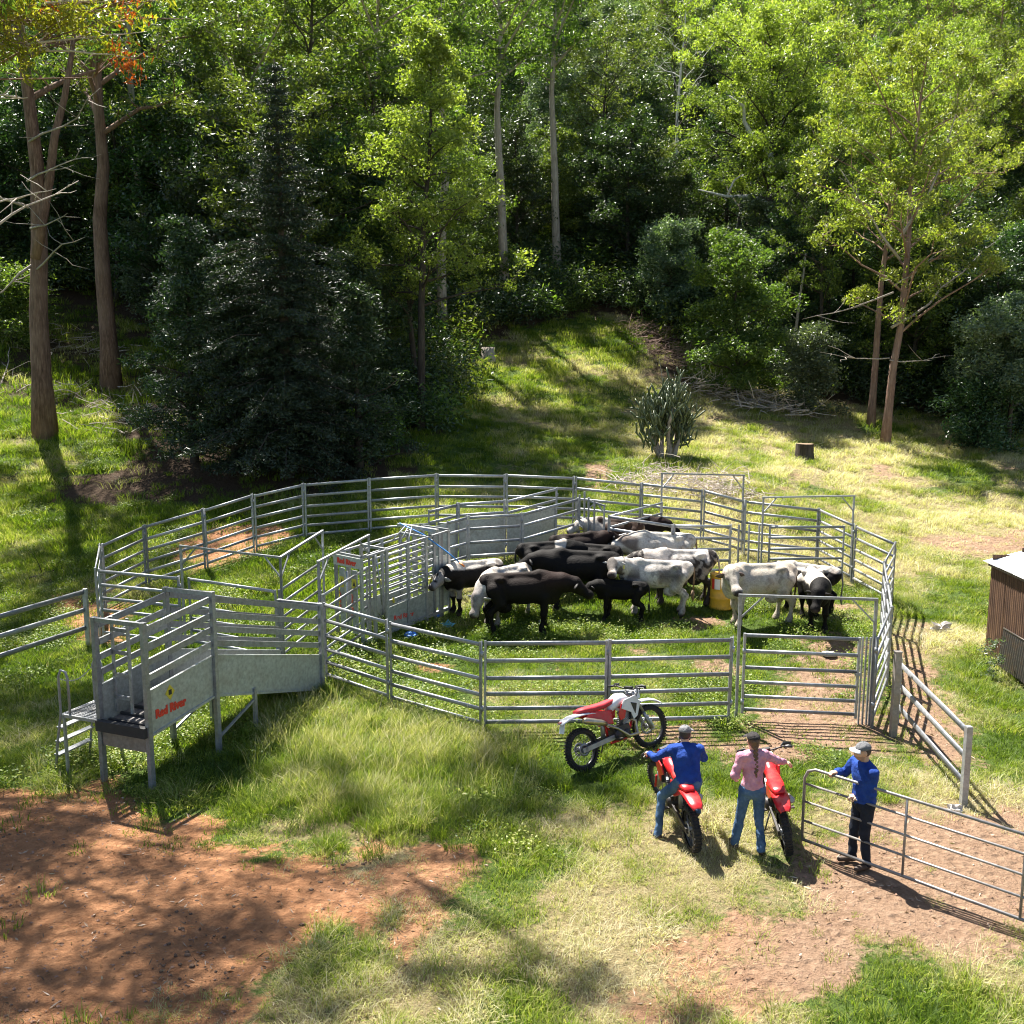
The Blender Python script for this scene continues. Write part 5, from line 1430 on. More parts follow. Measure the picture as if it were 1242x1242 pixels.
NAVY = cloth('navy_work_trousers', (.010, .013, .022), (.02, .025, .04))
LEATHER = simple('brown_boot_leather', (.06, .035, .022), .6)
CAPG = cloth('grey_cap_cloth', (.12, .12, .125), (.20, .20, .21))
CAPW = cloth('pale_cap_cloth', (.42, .42, .44), (.55, .55, .57))
CAPD = cloth('dark_cap_cloth', (.025, .022, .022), (.05, .045, .045))
HAIRB = simple('brown_hair', (.12, .06, .03), .55, var=.4, scale=40)
HAIRD = simple('dark_hair', (.035, .022, .016), .6, var=.4, scale=40)
def hand_prims(w_, dirn, palm_n, curl=.5, side=1):
    """five-fingered hand from the wrist w_, pointing along dirn; palm faces palm_n; curl 0 straight .. 1 fist"""
    d = Vector(dirn).normalized(); n = Vector(palm_n); n = (n - d * n.dot(d)).normalized(); s = d.cross(n).normalized() * side
    w_ = Vector(w_); pr = []
    pr += [('c', w_ - d * .02, w_ + d * .03, .026, .027)]
    for k, o_ in enumerate((-.027, -.009, .009, .026)):
        pr.append(('c', w_ + d * .02 + s * o_ * .7, w_ + d * .088 + s * o_, .016, .0135))
        Ls = (.040, .028, .020) if k in (1, 2) else (.034, .024, .018)
        p = w_ + d * .090 + s * o_; a = curl * 1.0
        for j, L in enumerate(Ls):
            q = p + (d * math.cos(a) + n * math.sin(a)) * L
            pr.append(('c', p, q, .0098 - .001 * j, .0090 - .001 * j)); p = q; a += curl * 1.35
    b = w_ + d * .028 - s * .026
    t1 = b + (d * .75 - s * .75 + n * .2).normalized() * .038; t2 = t1 + (d * .9 - s * .15 + n * (.3 + curl * .6)).normalized() * .030; t3 = t2 + (d * .7 + s * .1 + n * (.3 + curl)).normalized() * .024
    pr += [('c', b, t1, .0145, .012), ('c', t1, t2, .0115, .0105), ('c', t2, t3, .0105, .0085)]
    return pr
def person(label, loc, rz, J, shirt, trousers, boots, cap, hair, brim_col=None, female=False, headyaw=0.0, headpitch=0.0, sleeve=1.0, hands=None, braid=False, group='people beside the gate', collar=True, skincol=(.55, .32, .22), shirt_tail=.10, beard=False):
    t = thing('person', label, 'person', loc, rz, group)
    V_ = {k: Vector(v) for k, v in J.items()}
    pel, che, nek, hed = V_['pelvis'], V_['chest'], V_['neck'], V_['head']
    # ---- body: head, neck, torso core, arms, legs as one skin
    pr = []
    Hm = Matrix.Rotation(headyaw, 3, 'Z') @ Matrix.Rotation(headpitch, 3, 'X')
    hx = lambda v: hed + Hm @ Vector(v)
    er = tuple(Hm.to_euler())
    pr += [('e', hx((0, -.005, .02)), (.074, .094, .098), er), ('e', hx((0, .035, -.045)), (.053, .056, .062), er), ('c', hx((0, .05, -.085)), hx((0, .06, -.088)), .026, .024),
           ('c', nek, hx((0, -.02, -.05)), .058, .052), ('c', hx((0, .088, .012)), hx((0, .112, -.018)), .012, .016), ('c', hx((-.022, .098, -.052)), hx((.022, .098, -.052)), .0085, .0085), ('c', hx((-.02, .096, -.064)), hx((.02, .096, -.064)), .008, .008),
           ('c', hx((-.036, .082, .026)), hx((.036, .082, .026)), .014, .014)]
    for s in (-1, 1):
        pr += [('e', hx((s * .076, -.005, -.005)), (.011, .02, .031), er), ('e', hx((s * .045, .06, -.02)), (.026, .026, .022), er)]
    shw = .165 if female else .185
    pr += [('c', pel, che, .085, .09), ('c', che, nek, .085, .055)]
    for s in 'LR':
        pr += [('c', V_['sh' + s], V_['el' + s], .046, .038), ('c', V_['el' + s], V_['wr' + s], .038, .026)]
        pr += [('c', V_['hip' + s], V_['kn' + s], .08, .055), ('c', V_['kn' + s], V_['an' + s], .052, .036)]
    Vb, Fb = sdf_mesh(pr, .0125, .009)
    VV = [Vb]; FF = [Fb]; nv = len(Vb)
    for s in 'LR':
        h_ = hands[s]
        hv, hf = sdf_mesh(hand_prims(V_['wr' + s], h_[0], h_[1], h_[2], 1 if s == 'R' else -1), .0045, .0025)
        VV.append(hv); FF.append(hf + nv); nv += len(hv)
    Va = np.concatenate(VV); Fa = np.concatenate(FF)
    me = npmesh('body', Va, Fa, True)
    col = np.array(skincol)[None] * np.ones((len(Va), 1))
    loc_ = (Va - np.array(hed)) @ np.array(Hm)           # into head space
    lip = (np.linalg.norm((loc_ - np.array((0, .102, -.058))) / np.array((.028, .02, .011)), axis=1) < 1); col[lip] = (.38, .13, .10)
    if beard:
        bd = (loc_[:, 2] < -.045) & (loc_[:, 2] > -.13) & (loc_[:, 1] > .0); col[bd] = col[bd] * .6 + np.array((.05, .045, .04)) * .4
    colour_attr(me, col); me.materials.append(SKIN); body = link('body', me, t)
    for s in (-1, 1):
        mb = MB(); mb.ball(hx((s * .031, .083, .008)), .0115, 8, 6); part('eye', mb, EYE, body)
    # ---- shirt
    def wr(P, amp=.006, sc=.05, s=1):
        return (n3(P, sc, s) - .5) * amp * 2 + (n3(P, sc * 2.3, s + 2) - .5) * amp * 1.6
    hipw = .16 if not female else .155
    up = (che - pel).normalized()
    rt = (V_['shR'] - V_['shL']).normalized(); fw = up.cross(rt) * 1.0
    Mt = Matrix((rt, fw, up)).transposed(); te = tuple(Mt.to_euler())
    dpt = .118 if female else .132
    sp = [('e', che + up * .02, (.165 if female else .208, dpt * 1.04, .20), te), ('e', (che + pel) / 2 - up * .0, (.135 if female else .188, dpt * 1.0, .19), te),
          ('e', pel + up * .03, (.155 if female else .185, dpt * 1.04, .15), te), ('c', che + up * .13 - rt * .09, che + up * .13 + rt * .09, .085, .085), ('c', nek - up * .03, nek + up * .008, .072, .066)]
    for s in 'LR':
        sh, el, wr_ = V_['sh' + s], V_['el' + s], V_['wr' + s]
        end = el + (wr_ - el) * (.97 if sleeve >= 1 else sleeve)
        sp += [('c', che + up * .12 + (rt if s == 'R' else -rt) * .10, sh, .075, .066), ('c', sh, el, .066, .054), ('c', el, end, .055, .040), ('c', end - (wr_ - el).normalized() * .035, end, .043, .043)]
    ptop = pel - up * shirt_tail
    def cut(P):
        d1 = -((P - np.array(ptop)) @ np.array(up))
        far_ = np.linalg.norm(P - np.array(ptop), axis=1) > .30     # the tail cut must not cross the arms
        d1 = np.where(far_, -1, d1)
        ntop = (P - np.array(nek + up * .03)) @ np.array(up); near = np.linalg.norm(P - np.array(nek + up * .03), axis=1)
        return np.maximum(d1, np.where(near < .13, ntop, -1))
    Vs, Fs = sdf_mesh(sp, .0125, .012, cut=cut, disp=lambda P: wr(P, .015, .075, 3))
    me = npmesh('shirt', Vs, Fs, True); me.materials.append(shirt); so = link('shirt', me, t)
    if collar:
        mb = MB(); c_ = nek + up * .015
        ring = [c_ + rt * math.cos(a) * .066 + fw * math.sin(a) * .064 + up * (.0 + .012 * math.sin(a + math.pi)) for a in [2 * math.pi * i / 14 for i in range(15)]]
        mb.tube(ring, .016, 6, flat=(.6, 1.3)); part('collar', mb, shirt, so)
    # ---- trousers
    tp_ = [('e', pel - up * .02, (hipw, dpt * 1.0, .15), te)]
    for s in 'LR':
        h_, k_, a_ = V_['hip' + s], V_['kn' + s], V_['an' + s]
        tp_ += [('c', h_, k_, .095 if not female else .088, .066), ('c', k_, a_ + (a_ - k_).normalized() * .02, .063, .058), ('c', (pel + h_) / 2 - up * .04, h_, .10, .095)]
    ct2 = lambda P: np.maximum((P - np.array(pel + up * .11)) @ np.array(up), .055 - P[:, 2])
    Vt, Ft = sdf_mesh(tp_, .0125, .010, cut=ct2, disp=lambda P: wr(P, .011, .06, 7) * (1.3 - .6 * (P[:, 2] > .4)))
    me = npmesh('trousers', Vt, Ft, True); me.materials.append(trousers); to = link('trousers', me, t)
    # ---- boots
    for s in 'LR':
        a_ = V_['an' + s]; td = Vector(J.get('toe' + s, (0, 1, 0))).normalized()
        bp = [('c', a_ + Vector((0, 0, .03)), a_, .040, .042), ('c', a_ - Vector((0, 0, .03)), a_ - Vector((0, 0, .045)) + td * .06, .045, .043), ('c', a_ - Vector((0, 0, .047)) + td * .06, a_ - Vector((0, 0, .055)) + td * .165, .043, .036), ('c', a_ - Vector((0, 0, .045)) - td * .035, a_ - Vector((0, 0, .045)), .04, .042)]
        z0_ = a_.z - .095
        Vk, Fk = sdf_mesh(bp, .010, .008, cut=lambda P: z0_ - P[:, 2])
        me = npmesh('boot', Vk, Fk, True); me.materials.append(boots); link('boot', me, t)
    # ---- hair and cap
    hp = [('e', hx((0, -.018, .012)), (.082, .093, .088), er)]
    def hcut(P):
        q = (P - np.array(hed)) @ np.array(Hm); return np.maximum(q[:, 1] - .035 - .25 * q[:, 2], -.075 - q[:, 2] + 0 * q[:, 0])
    if braid: hp += [('e', hx((0, -.07, -.04)), (.055, .04, .06), er)]
    Vh, Fh = sdf_mesh(hp, .0095, .006, cut=hcut, disp=lambda P: (n3(P, .012, 3) - .5) * .006)
    me = npmesh('hair', Vh, Fh, True); me.materials.append(hair); ho = link('hair', me, body)
    if braid:
        mb = MB(); p = hx((0, -.095, -.06)); dn_ = Vector((.03, -.22, -1)).normalized()
        for k in range(13):
            q = p + dn_ * .028 * k; sx = .012 * (1 if k % 2 else -1)
            mb.ball(q + Vector((sx * .7, 0, 0)), (.033 - .0011 * k, .026 - .0008 * k, .030), 8, 6, rot=(0, .5 if k % 2 else -.5, 0))
        mb.ball(p + dn_ * .028 * 13.3, (.014, .012, .03), 7, 5)
        part('braid', mb, hair, ho)
    cp = [('e', hx((0, -.012, .048)), (.091, .104, .086), er)]
    def ccut(P):
        q = (P - np.array(hed)) @ np.array(Hm); return .040 - q[:, 2] - .12 * q[:, 1]
    Vc, Fc = sdf_mesh(cp, .0095, .006, cut=ccut)
    me = npmesh('cap', Vc, Fc, True); me.materials.append(cap); co = link('cap', me, t)
    mb = MB(); vs = []; fs = []
    for j in range(5):
        for i in range(9):
            a = (i / 8 - .5) * 2.1; rr_ = .082 + .075 * j / 4 * math.cos(a * .6)
            z = .050 - .010 * j / 4 - .018 * (abs(a) / 1.05) ** 2 * (j / 4) 
            vs.append(hx((math.sin(a) * rr_ * (.95), math.cos(a) * rr_ * 1.05 + .01, z)))
    for j in range(4):
        for i in range(8): k = j * 9 + i; fs.append((k, k + 1, k + 10, k + 9))
    nv_ = len(vs); vs2 = [v - Hm @ Vector((0, 0, .004)) for v in vs]
    allf = fs + [tuple(q + nv_ for q in f[::-1]) for f in fs]
    bd_ = [i for i in range(9)] + [9 * j + 8 for j in range(1, 5)] + [36 + i for i in range(7, -1, -1)] + [9 * j for j in range(3, 0, -1)]
    for i in range(len(bd_)): a, b = bd_[i], bd_[(i + 1) % len(bd_)]; allf.append((b, a, a + nv_, b + nv_))
    mb.add(vs + vs2, allf, True); part('brim', mb, brim_col or cap, co)
    mb = MB(); mb.ball(hx((0, -.012, .135)), (.011, .011, .006), 8, 5); part('button', mb, cap, co)
    return t
# man in blue standing at the gate, facing left (his own +Y is forward)
p3 = G(1043, 1050)
FG0, FGD = g0, dd.normalized(); RZ3 = R(100)
def gate_local(s_, z_):
    q = FG0 + FGD * s_ + Vector((0, 0, z_)) - Vector((p3.x, p3.y, tz(p3.x, p3.y)))
    return Matrix.Rotation(-RZ3, 3, 'Z') @ q
hR = gate_local(.38, Hh + .015); hL = gate_local(.66, .98)
J3 = dict(pelvis=(0, 0, .94), chest=(0, .01, 1.27), neck=(0, .02, 1.46), head=(0, .055, 1.615),
          shL=(-.20, .01, 1.40), elL=tuple(Vector((-.21, .0, 1.40)).lerp(hL, .50) + Vector((-.05, -.10, -.12))), wrL=tuple(hL + Vector((.0, -.085, .015))), shR=(.20, .03, 1.40), elR=tuple(Vector((.2, .03, 1.40)).lerp(hR, .5) + Vector((.06, -.06, -.10))), wrR=tuple(hR + Vector((0, -.085, .02))),
          hipL=(-.095, 0, .90), knL=(-.11, .03, .50), anL=(-.12, -.02, .10), hipR=(.095, 0, .90), knR=(.10, .05, .50), anR=(.11, .06, .10), toeL=(-.2, 1, 0), toeR=(.15, 1, 0))
J3m = person('man in royal blue shirt and pale cap standing with both hands on the tube gate', (p3.x, p3.y, tz(p3.x, p3.y)), RZ3, J3, BLUE, NAVY, LEATHER, CAPG, HAIRD, CAPW, headyaw=R(-6), headpitch=R(-4),
       hands={'L': ((.1, 1, -.15), (.2, 0, -1), .7), 'R': ((-.05, 1, .0), (0, 0, -1), .75)}, beard=True)
# woman in pink, back to the camera, right arm out to the handlebar
p2 = (G(897, 1024) + G(922, 1040)) / 2
J2 = dict(pelvis=(0, 0, .93), chest=(.01, .02, 1.24), neck=(.01, .04, 1.42), head=(0, .06, 1.565),
          shL=(-.165, .01, 1.36), elL=(-.25, -.03, 1.10), wrL=(-.22, .16, .98), shR=(.17, .03, 1.37), elR=(.35, .15, 1.26), wrR=(.49, .35, 1.16),
          hipL=(-.09, 0, .88), knL=(-.14, .04, .50), anL=(-.20, .03, .10), hipR=(.09, 0, .88), knR=(.11, .02, .50), anR=(.13, -.12, .10), toeL=(-.15, 1, 0), toeR=(.2, 1, 0))
person('woman in pink shirt and jeans with a long braid, standing astride beside the red motorbike', (p2.x, p2.y, tz(p2.x, p2.y)), R(-4), J2, PINK, DENIM, LEATHER, CAPD, HAIRB, None, female=True, headyaw=R(10),
       hands={'L': ((.3, .9, -.2), (1, 0, 0), .5), 'R': ((.95, .2, -.3), (0, 0, -1), .45)}, braid=True, shirt_tail=.02, skincol=(.60, .36, .26))
# ================================================================ MOTORBIKES
RUB = simple('tyre_rubber', (.018, .016, .015), .85, dirt=((.12, .08, .055), .35))
PLR = simple('red_plastic', (.55, .012, .018), .32, var=.12, bump=.03, dirt=((.25, .12, .08), .38))
PLW = simple('white_plastic', (.72, .72, .73), .35, var=.06, bump=.03, dirt=((.35, .27, .2), .38))
PLB = simple('black_plastic', (.02, .02, .021), .5)
ALU = simple('brushed_alloy', (.30, .30, .31), .42, .7, dirt=((.2, .15, .11), .25))
RIMB = simple('dark_anodised_rim', (.05, .05, .052), .4, .5)
ENG = simple('engine_metal', (.045, .042, .042), .5, .5, dirt=((.16, .11, .08), .4))
SEATM = simple('seat_vinyl', (.03, .028, .028), .7)
SEATR = simple('red_seat_vinyl', (.42, .02, .03), .6)
TITAN = simple('exhaust_metal', (.42, .36, .27), .3, .8)
def wheel(parent, x, r_, w_, name='wheel', steer=None, rear=False):
    wm = MB()
    y = 0
    # hub is the part itself; tyre, rim and spokes are its sub-parts
    wm.lathe([(.03, -.055), (.045, -.05), (.03, -.03), (.03, .03), (.045, .05), (.03, .055)], 16, 'y', (0, 0, 0)); hub = part(name, wm, ALU, parent, loc=(x, 0, r_))
    ty = MB(); n = 40; a_ = w_ / 2; prof = []
    for k in range(9):
        t = math.pi * (k / 8 - .5) * 1.25; prof.append((r_ - .055 + math.cos(t) * .048, math.sin(t) * a_ * .98))
    ty.lathe([(q[0], q[1]) for q in prof], n, 'y')
    nk = 44
    for k in range(nk):
        a = 2 * math.pi * k / nk
        for j, yy in enumerate((-.72, -.25, .25, .72) if k % 2 else (-.9, 0, .9)):
            rr_ = r_ - .006 - .012 * yy * yy
            ty.box((math.cos(a) * rr_, yy * a_ * .85, math.sin(a) * rr_), (.020, a_ * .40, .026), (0, -a, 0))
    part('tyre', ty, RUB, hub)
    rm = MB(); ri = r_ - .085; rm.lathe([(ri, -.03), (ri + .022, -.034), (ri + .006, -.012), (ri, 0), (ri + .006, .012), (ri + .022, .034), (ri, .03), (ri - .008, 0)], 36, 'y', closed=True); part('rim', rm, RIMB, hub)
    sp = MB()
    for k in range(28):
        a = 2 * math.pi * k / 28; b = a + (.35 if k % 2 else -.35); s = .035 if (k // 2) % 2 else -.035
        sp.tube([(math.cos(b) * .04, s, math.sin(b) * .04), (math.cos(a) * ri, 0, math.sin(a) * ri)], .0022, 4, cap=False)
    part('spokes', sp, ALU, hub)
    dk = MB(); rd = .105 if rear else .13
    dk.lathe([(rd - .035, .058), (rd, .058), (rd, .062), (rd - .035, .062)], 24, 'y', closed=True)
    if rear: dk.lathe([(.055, -.062), (.10, -.062), (.10, -.067), (.055, -.067)], 22, 'y', closed=True)
    part('brake_disc', dk, ALU, hub)
    return hub
def plate(outline, thick, mat, parent, name, y=0, bulge=0.0, lean=0.0):
    """a moulded plastic panel: outline (x, z) on both sides of the bike joined over the top"""
    mb = MB(); mb.prism(outline, thick, Matrix.Translation((0, y, .75)) @ Matrix.Rotation(lean, 4, 'X') @ Matrix.Translation((0, 0, -.75)))
    o = part(name, mb, mat, parent)
    bv = o.modifiers.new('bevel', 'BEVEL'); bv.width = .008; bv.segments = 2
    return o
def motorbike(label, loc, rz, lean, steer, c_body, c_seat, c_tank, stand=True, plate_tail=True, white=False, sc_=1.0):
    t = thing('motorbike', label, 'motorbike', loc, rz, 'dirt bikes'); t.scale = (sc_,) * 3
    t.rotation_mode = 'XYZ'; t.rotation_euler = Matrix.Rotation(rz, 3, 'Z').to_4x4().to_3x3().__matmul__(Matrix.Rotation(lean, 3, 'X')).to_euler()
    P_ = lambda mb_, nm, mt, par=None, **k: part(nm, mb_, mt, par or t, **k)
    wheel(t, -.72, .325, .115, rear=True)
    # steering assembly: everything on it is built in a frame turned about the head
    ca = (.50, 0, .88); axd = Vector((.26, 0, -.555)).normalized()
    Ms = Matrix.Translation(ca) @ Matrix.Rotation(steer, 4, -axd) @ Matrix.Translation(-Vector(ca))
    def st(o): o.matrix_basis = Ms @ o.matrix_basis; return o
    fh = wheel(t, .755, .35, .085, name='wheel'); 
    bpy.context.view_layer.update(); st(fh)
    for s in (-1, 1):
        mb = MB(); mb.tube([(.73, s * .085, .34), (.61, s * .085, .62)], .031, 10); mb.tube([(.62, s * .085, .60), (.455, s * .085, .98)], .024, 10); mb.box((.745, s * .085, .35), (.06, .035, .09))
        st(P_(mb, 'fork_leg', ALU))
        mb = MB(); mb.tube([(.755, s * .115, .33), (.66, s * .112, .56)], .030, 8, flat=(1, .35)); st(P_(mb, 'fork_guard', PLW if white else c_body))
    mb = MB(); mb.box((.475, 0, .93), (.07, .24, .03), (0, -.4, 0)); mb.box((.535, 0, .79), (.07, .24, .035), (0, -.4, 0)); st(P_(mb, 'triple_clamp', ALU))
    mb = MB(); hb = [(.36, -.40, 1.06), (.40, -.27, 1.07), (.46, -.12, 1.02), (.47, 0, 1.015), (.46, .12, 1.02), (.40, .27, 1.07), (.36, .40, 1.06)]
    mb.tube(hb, .0135, 8); hbp = st(P_(mb, 'handlebar', ENG))
    mb = MB(); mb.box((.455, 0, 1.04), (.06, .17, .045)); part('bar_pad', mb, PLB, hbp)
    for s in (-1, 1):
        mb = MB(); mb.tube([(.395, s * .28, 1.07), (.36, s * .405, 1.06)], .019, 8); part('grip', mb, PLB, hbp)
        mb = MB(); mb.tube([(.42, s * .25, 1.06), (.47, s * .36, 1.05), (.44, s * .40, 1.05)], .007, 5); part('lever', mb, ALU, hbp)
        mb = MB(); mb.tube([(.40, s * .24, 1.07), (.50, s * .30, 1.07), (.48, s * .41, 1.06)], .028, 6, flat=(.25, 1.1)); part('hand_guard', mb, PLB, hbp)
    mb = MB(); mb.tube([(.47, .1, 1.0), (.56, .06, .9), (.6, .07, .7), (.74, .1, .4)], .006, 5); mb.tube([(.45, -.2, 1.04), (.54, -.1, .95), (.4, -.08, .75)], .006, 5); P_(mb, 'cables', PLB)
    mb = MB(); mb.prism([(.545, .84), (.60, .86), (.59, .98), (.545, 1.02), (.51, .97)], .15); hl = st(P_(mb, 'headlight_mask', PLW if white else c_body))
    mb = MB(); mb.ball((.607, 0, .90), (.014, .06, .045), 10, 6); GL_ = simple('lamp_glass', (.6, .6, .58), .1, bump=0) if 'lamp_glass' not in bpy.data.materials else bpy.data.materials['lamp_glass']; part('headlight', mb, GL_, hl)
    # front mudguard: an arched channel
    def guard(xs_, zs_, ws, mt, nm, stt=False, th=.006, drop=.02):
        vs = []; n = len(xs_)
        for i in range(n):
            for yy, dz in ((-1, -drop), (-.72, 0), (0, .012), (.72, 0), (1, -drop)): vs.append((xs_[i], yy * ws[i], zs_[i] + dz))
        for i in range(n):
            for yy, dz in ((-1, -drop), (-.72, 0), (0, .012), (.72, 0), (1, -drop)): vs.append((xs_[i], yy * ws[i] * .95, zs_[i] + dz - th))
        fs = []; o_ = 5 * n
        for i in range(n - 1):
            for k in range(4):
                a = i * 5 + k; fs.append((a, a + 5, a + 6, a + 1)); fs.append((o_ + a, o_ + a + 1, o_ + a + 6, o_ + a + 5))
        for i in range(n - 1):
            for k in (0, 4):
                a = i * 5 + k; q = (a, a + 5, o_ + a + 5, o_ + a); fs.append(q if k else q[::-1])
        for k in range(4):
            fs.append((k, k + 1, o_ + k + 1, o_ + k)); a = (n - 1) * 5 + k; fs.append((a + 1, a, o_ + a, o_ + a + 1))
        mb = MB(); mb.add(vs, fs, True); o = P_(mb, nm, mt); return st(o) if stt else o
    guard((.36, .50, .66, .82, .95, 1.06), (.745, .79, .805, .79, .745, .68), (.045, .075, .075, .068, .055, .03), PLW if white else c_body, 'front_mudguard', True)
    guard((-.30, -.48, -.66, -.84, -.98, -1.07), (.815, .85, .865, .86, .83, .79), (.09, .115, .12, .115, .10, .065), c_body if not white else PLW, 'rear_mudguard')
    # frame, engine, tank
    mb = MB(); mb.tube([(.50, 0, .90), (.40, 0, .78), (.10, 0, .80), (-.18, 0, .62), (-.16, 0, .36)], .024, 8); mb.tube([(.49, 0, .82), (.36, 0, .45), (.22, 0, .29), (-.12, 0, .28)], .02, 8)
    for s in (-1, 1): mb.tube([(-.05, s * .07, .78), (-.45, s * .09, .80), (-.70, s * .06, .84)], .013, 6); mb.tube([(-.16, s * .07, .50), (-.45, s * .09, .78)], .012, 6)
    P_(mb, 'frame', ENG if not white else PLR)
    mb = MB(); mb.box((.08, 0, .42), (.34, .20, .20)); mb.lathe([(0, -.14), (.09, -.14), (.10, -.11), (.10, .12), (.085, .15), (0, .15)], 18, 'y', (.0, 0, .40)); mb.lathe([(0, -.12), (.065, -.12), (.07, -.1), (.07, .13), (0, .14)], 14, 'y', (.17, 0, .38))
    en = P_(mb, 'engine', ENG)
    mb = MB()
    for k in range(6): mb.box((.20 + .012 * k, 0, .54 + .028 * k), (.17, .16, .012), (0, -.35, 0))
    mb.box((.24, 0, .62), (.10, .11, .22), (0, -.35, 0)); part('cylinder_head', mb, ALU, en)
    for s in (-1, 1):
        mb = MB(); mb.box((.33, s * .085, .70), (.05, .075, .26), (0, .12, 0)); P_(mb, 'radiator', PLB)
        # shrouds, side panels
        sh = plate([(.16, .90), (.42, .935), (.52, .80), (.43, .60), (.34, .56), (.30, .68), (.10, .78)], .02, c_body if not white else PLW, t, 'tank_shroud', s * .135, lean=-s * .10)
        if white: plate([(.30, .84), (.43, .80), (.38, .64)], .012, PLB, t, 'shroud_vent', s * .150, lean=-s * .10)
        if white: plate([(.12, .86), (.26, .90), (.16, .62), (.06, .60), (.03, .70)], .016, PLR, t, 'red_flash', s * .128, lean=-s * .08)
        plate([(-.10, .80), (-.50, .86), (-.62, .80), (-.30, .62), (-.08, .58)], .016, c_body if not white else PLR, t, 'side_panel', s * .098, lean=s * .05)
    mb = MB()
    vs = []
    for i, (x, z, w_, h_) in enumerate(((.36, .93, .055, .05), (.28, .955, .10, .09), (.14, .95, .115, .11), (.0, .90, .09, .10), (-.08, .87, .07, .07))):
        for k in range(10):
            a = 2 * math.pi * k / 10; vs.append((x, math.cos(a) * w_, z - .05 + math.sin(a) * h_))
    fs = [(i*10+k, (i+1)*10+k, (i+1)*10+(k+1) % 10, i*10+(k+1) % 10) for i in range(4) for k in range(10)] + [tuple(range(10)), tuple(range(49, 39, -1))]
    mb.add(vs, fs, True); tk = P_(mb, 'fuel_tank', c_tank)
    mb = MB(); mb.lathe([(0, .012), (.03, .012), (.032, 0)], 14, 'z', (.20, 0, .995)); part('fuel_cap', mb, PLB, tk)
    mb = MB(); vs = []
    for i, (x, z, w_, h_) in enumerate(((.10, .945, .05, .03), (-.02, .925, .08, .045), (-.20, .905, .105, .05), (-.42, .905, .115, .05), (-.60, .915, .10, .042), (-.72, .915, .07, .025))):
        for k in range(12):
            a = 2 * math.pi * k / 12; ca_ = math.cos(a); sa = math.sin(a)
            vs.append((x, (abs(ca_) ** .6) * math.copysign(1, ca_) * w_, z + (abs(sa) ** .7) * math.copysign(1, sa) * h_ - .02))
    fs = [(i*12+k, (i+1)*12+k, (i+1)*12+(k+1) % 12, i*12+(k+1) % 12) for i in range(5) for k in range(12)] + [tuple(range(12)), tuple(range(71, 59, -1))]
    mb.add(vs, fs, True); P_(mb, 'seat', c_seat)
    for s in (-1, 1):
        mb = MB(); mb.bar((-.08, s * .085, .38), (-.72, s * .085, .325), .03, .07); mb.box((-.72, s * .085, .325), (.10, .03, .07)); P_(mb, 'swingarm', ENG if not white else ALU)
    mb = MB(); mb.bar((-.02, -.065, .42), (-.72, -.065, .37), .014, .012); mb.bar((-.02, -.065, .36), (-.72, -.065, .275), .014, .012); P_(mb, 'chain', PLB)
    mb = MB(); mb.tube([(-.20, 0, .72), (-.26, 0, .40)], .035, 8); P_(mb, 'shock', ALU)
    mb = MB(); mb.tube([(.28, -.04, .60), (.42, -.06, .52), (.38, -.10, .32), (.16, -.14, .34), (-.05, -.14, .50), (-.28, -.13, .62)], [.022, .03, .034, .03, .022, .022], 9)
    P_(mb, 'exhaust_pipe', TITAN); mb = MB(); mb.tube([(-.26, -.14, .62), (-.36, -.145, .66), (-.68, -.15, .76), (-.72, -.15, .772)], [.03, .05, .052, .03], 12); P_(mb, 'silencer', TITAN if white else ALU)
    for s in (-1, 1): mb = MB(); mb.box((-.10, s * .20, .36), (.06, .12, .02)); P_(mb, 'footpeg', ENG)
    mb = MB(); mb.tube([(-.02, .10, .36), (.14, .17, .30), (.18, .18, .33)], .008, 5); P_(mb, 'gear_lever', ALU)
    if stand:
        lx = math.sin(-lean) ; mb = MB(); mb.tube([(-.16, .10, .36), (-.20, .27, -.055)], .012, 7); mb.box((-.205, .275, -.05), (.07, .05, .015)); P_(mb, 'side_stand', ENG)
    if plate_tail and white:
        mb = MB(); mb.box((-1.03, 0, .72), (.012, .11, .16), (0, .35, 0)); P_(mb, 'tail_plate', PLW)
        mb = MB(); mb.box((-1.05, 0, .80), (.03, .07, .03)); P_(mb, 'tail_light', PLR)
    return t
# white and red bike leaning on its stand by the fence
r1 = G(706, 937); f1 = G(794, 907)
d1 = f1 - r1; m1 = (r1 + f1) / 2
motorbike('white dirt bike with red seat and flashes on its stand in front of the fence', (m1.x, m1.y, tz(m1.x, m1.y) + .01), math.atan2(d1.y, d1.x), R(-16), R(-6), PLR, SEATR, PLW, white=True, sc_=1.09)
# red bike ridden by the seated man
r2 = G(840, 1034); f2_ = G(806, 985); d2 = f2_ - r2; rz2 = R(97)
fw2 = Vector((math.cos(rz2), math.sin(rz2), 0)); m2 = r2 + fw2 * .72
motorbike('red dirt bike with the man in blue sitting on it', (m2.x, m2.y, tz(m2.x, m2.y) + .01), rz2, R(-4), R(20), PLR, PLR, PLR, stand=False, sc_=.98)
r3 = G(955, 1037); rz3 = R(84); fw3 = Vector((math.cos(rz3), math.sin(rz3), 0)); m3 = r3 + fw3 * .72
motorbike('red dirt bike leaning on its stand at the right hand of the woman in pink', (m3.x, m3.y, tz(m3.x, m3.y) + .01), rz3, R(-9), R(4), PLR, PLR, PLR, stand=True, sc_=.98)
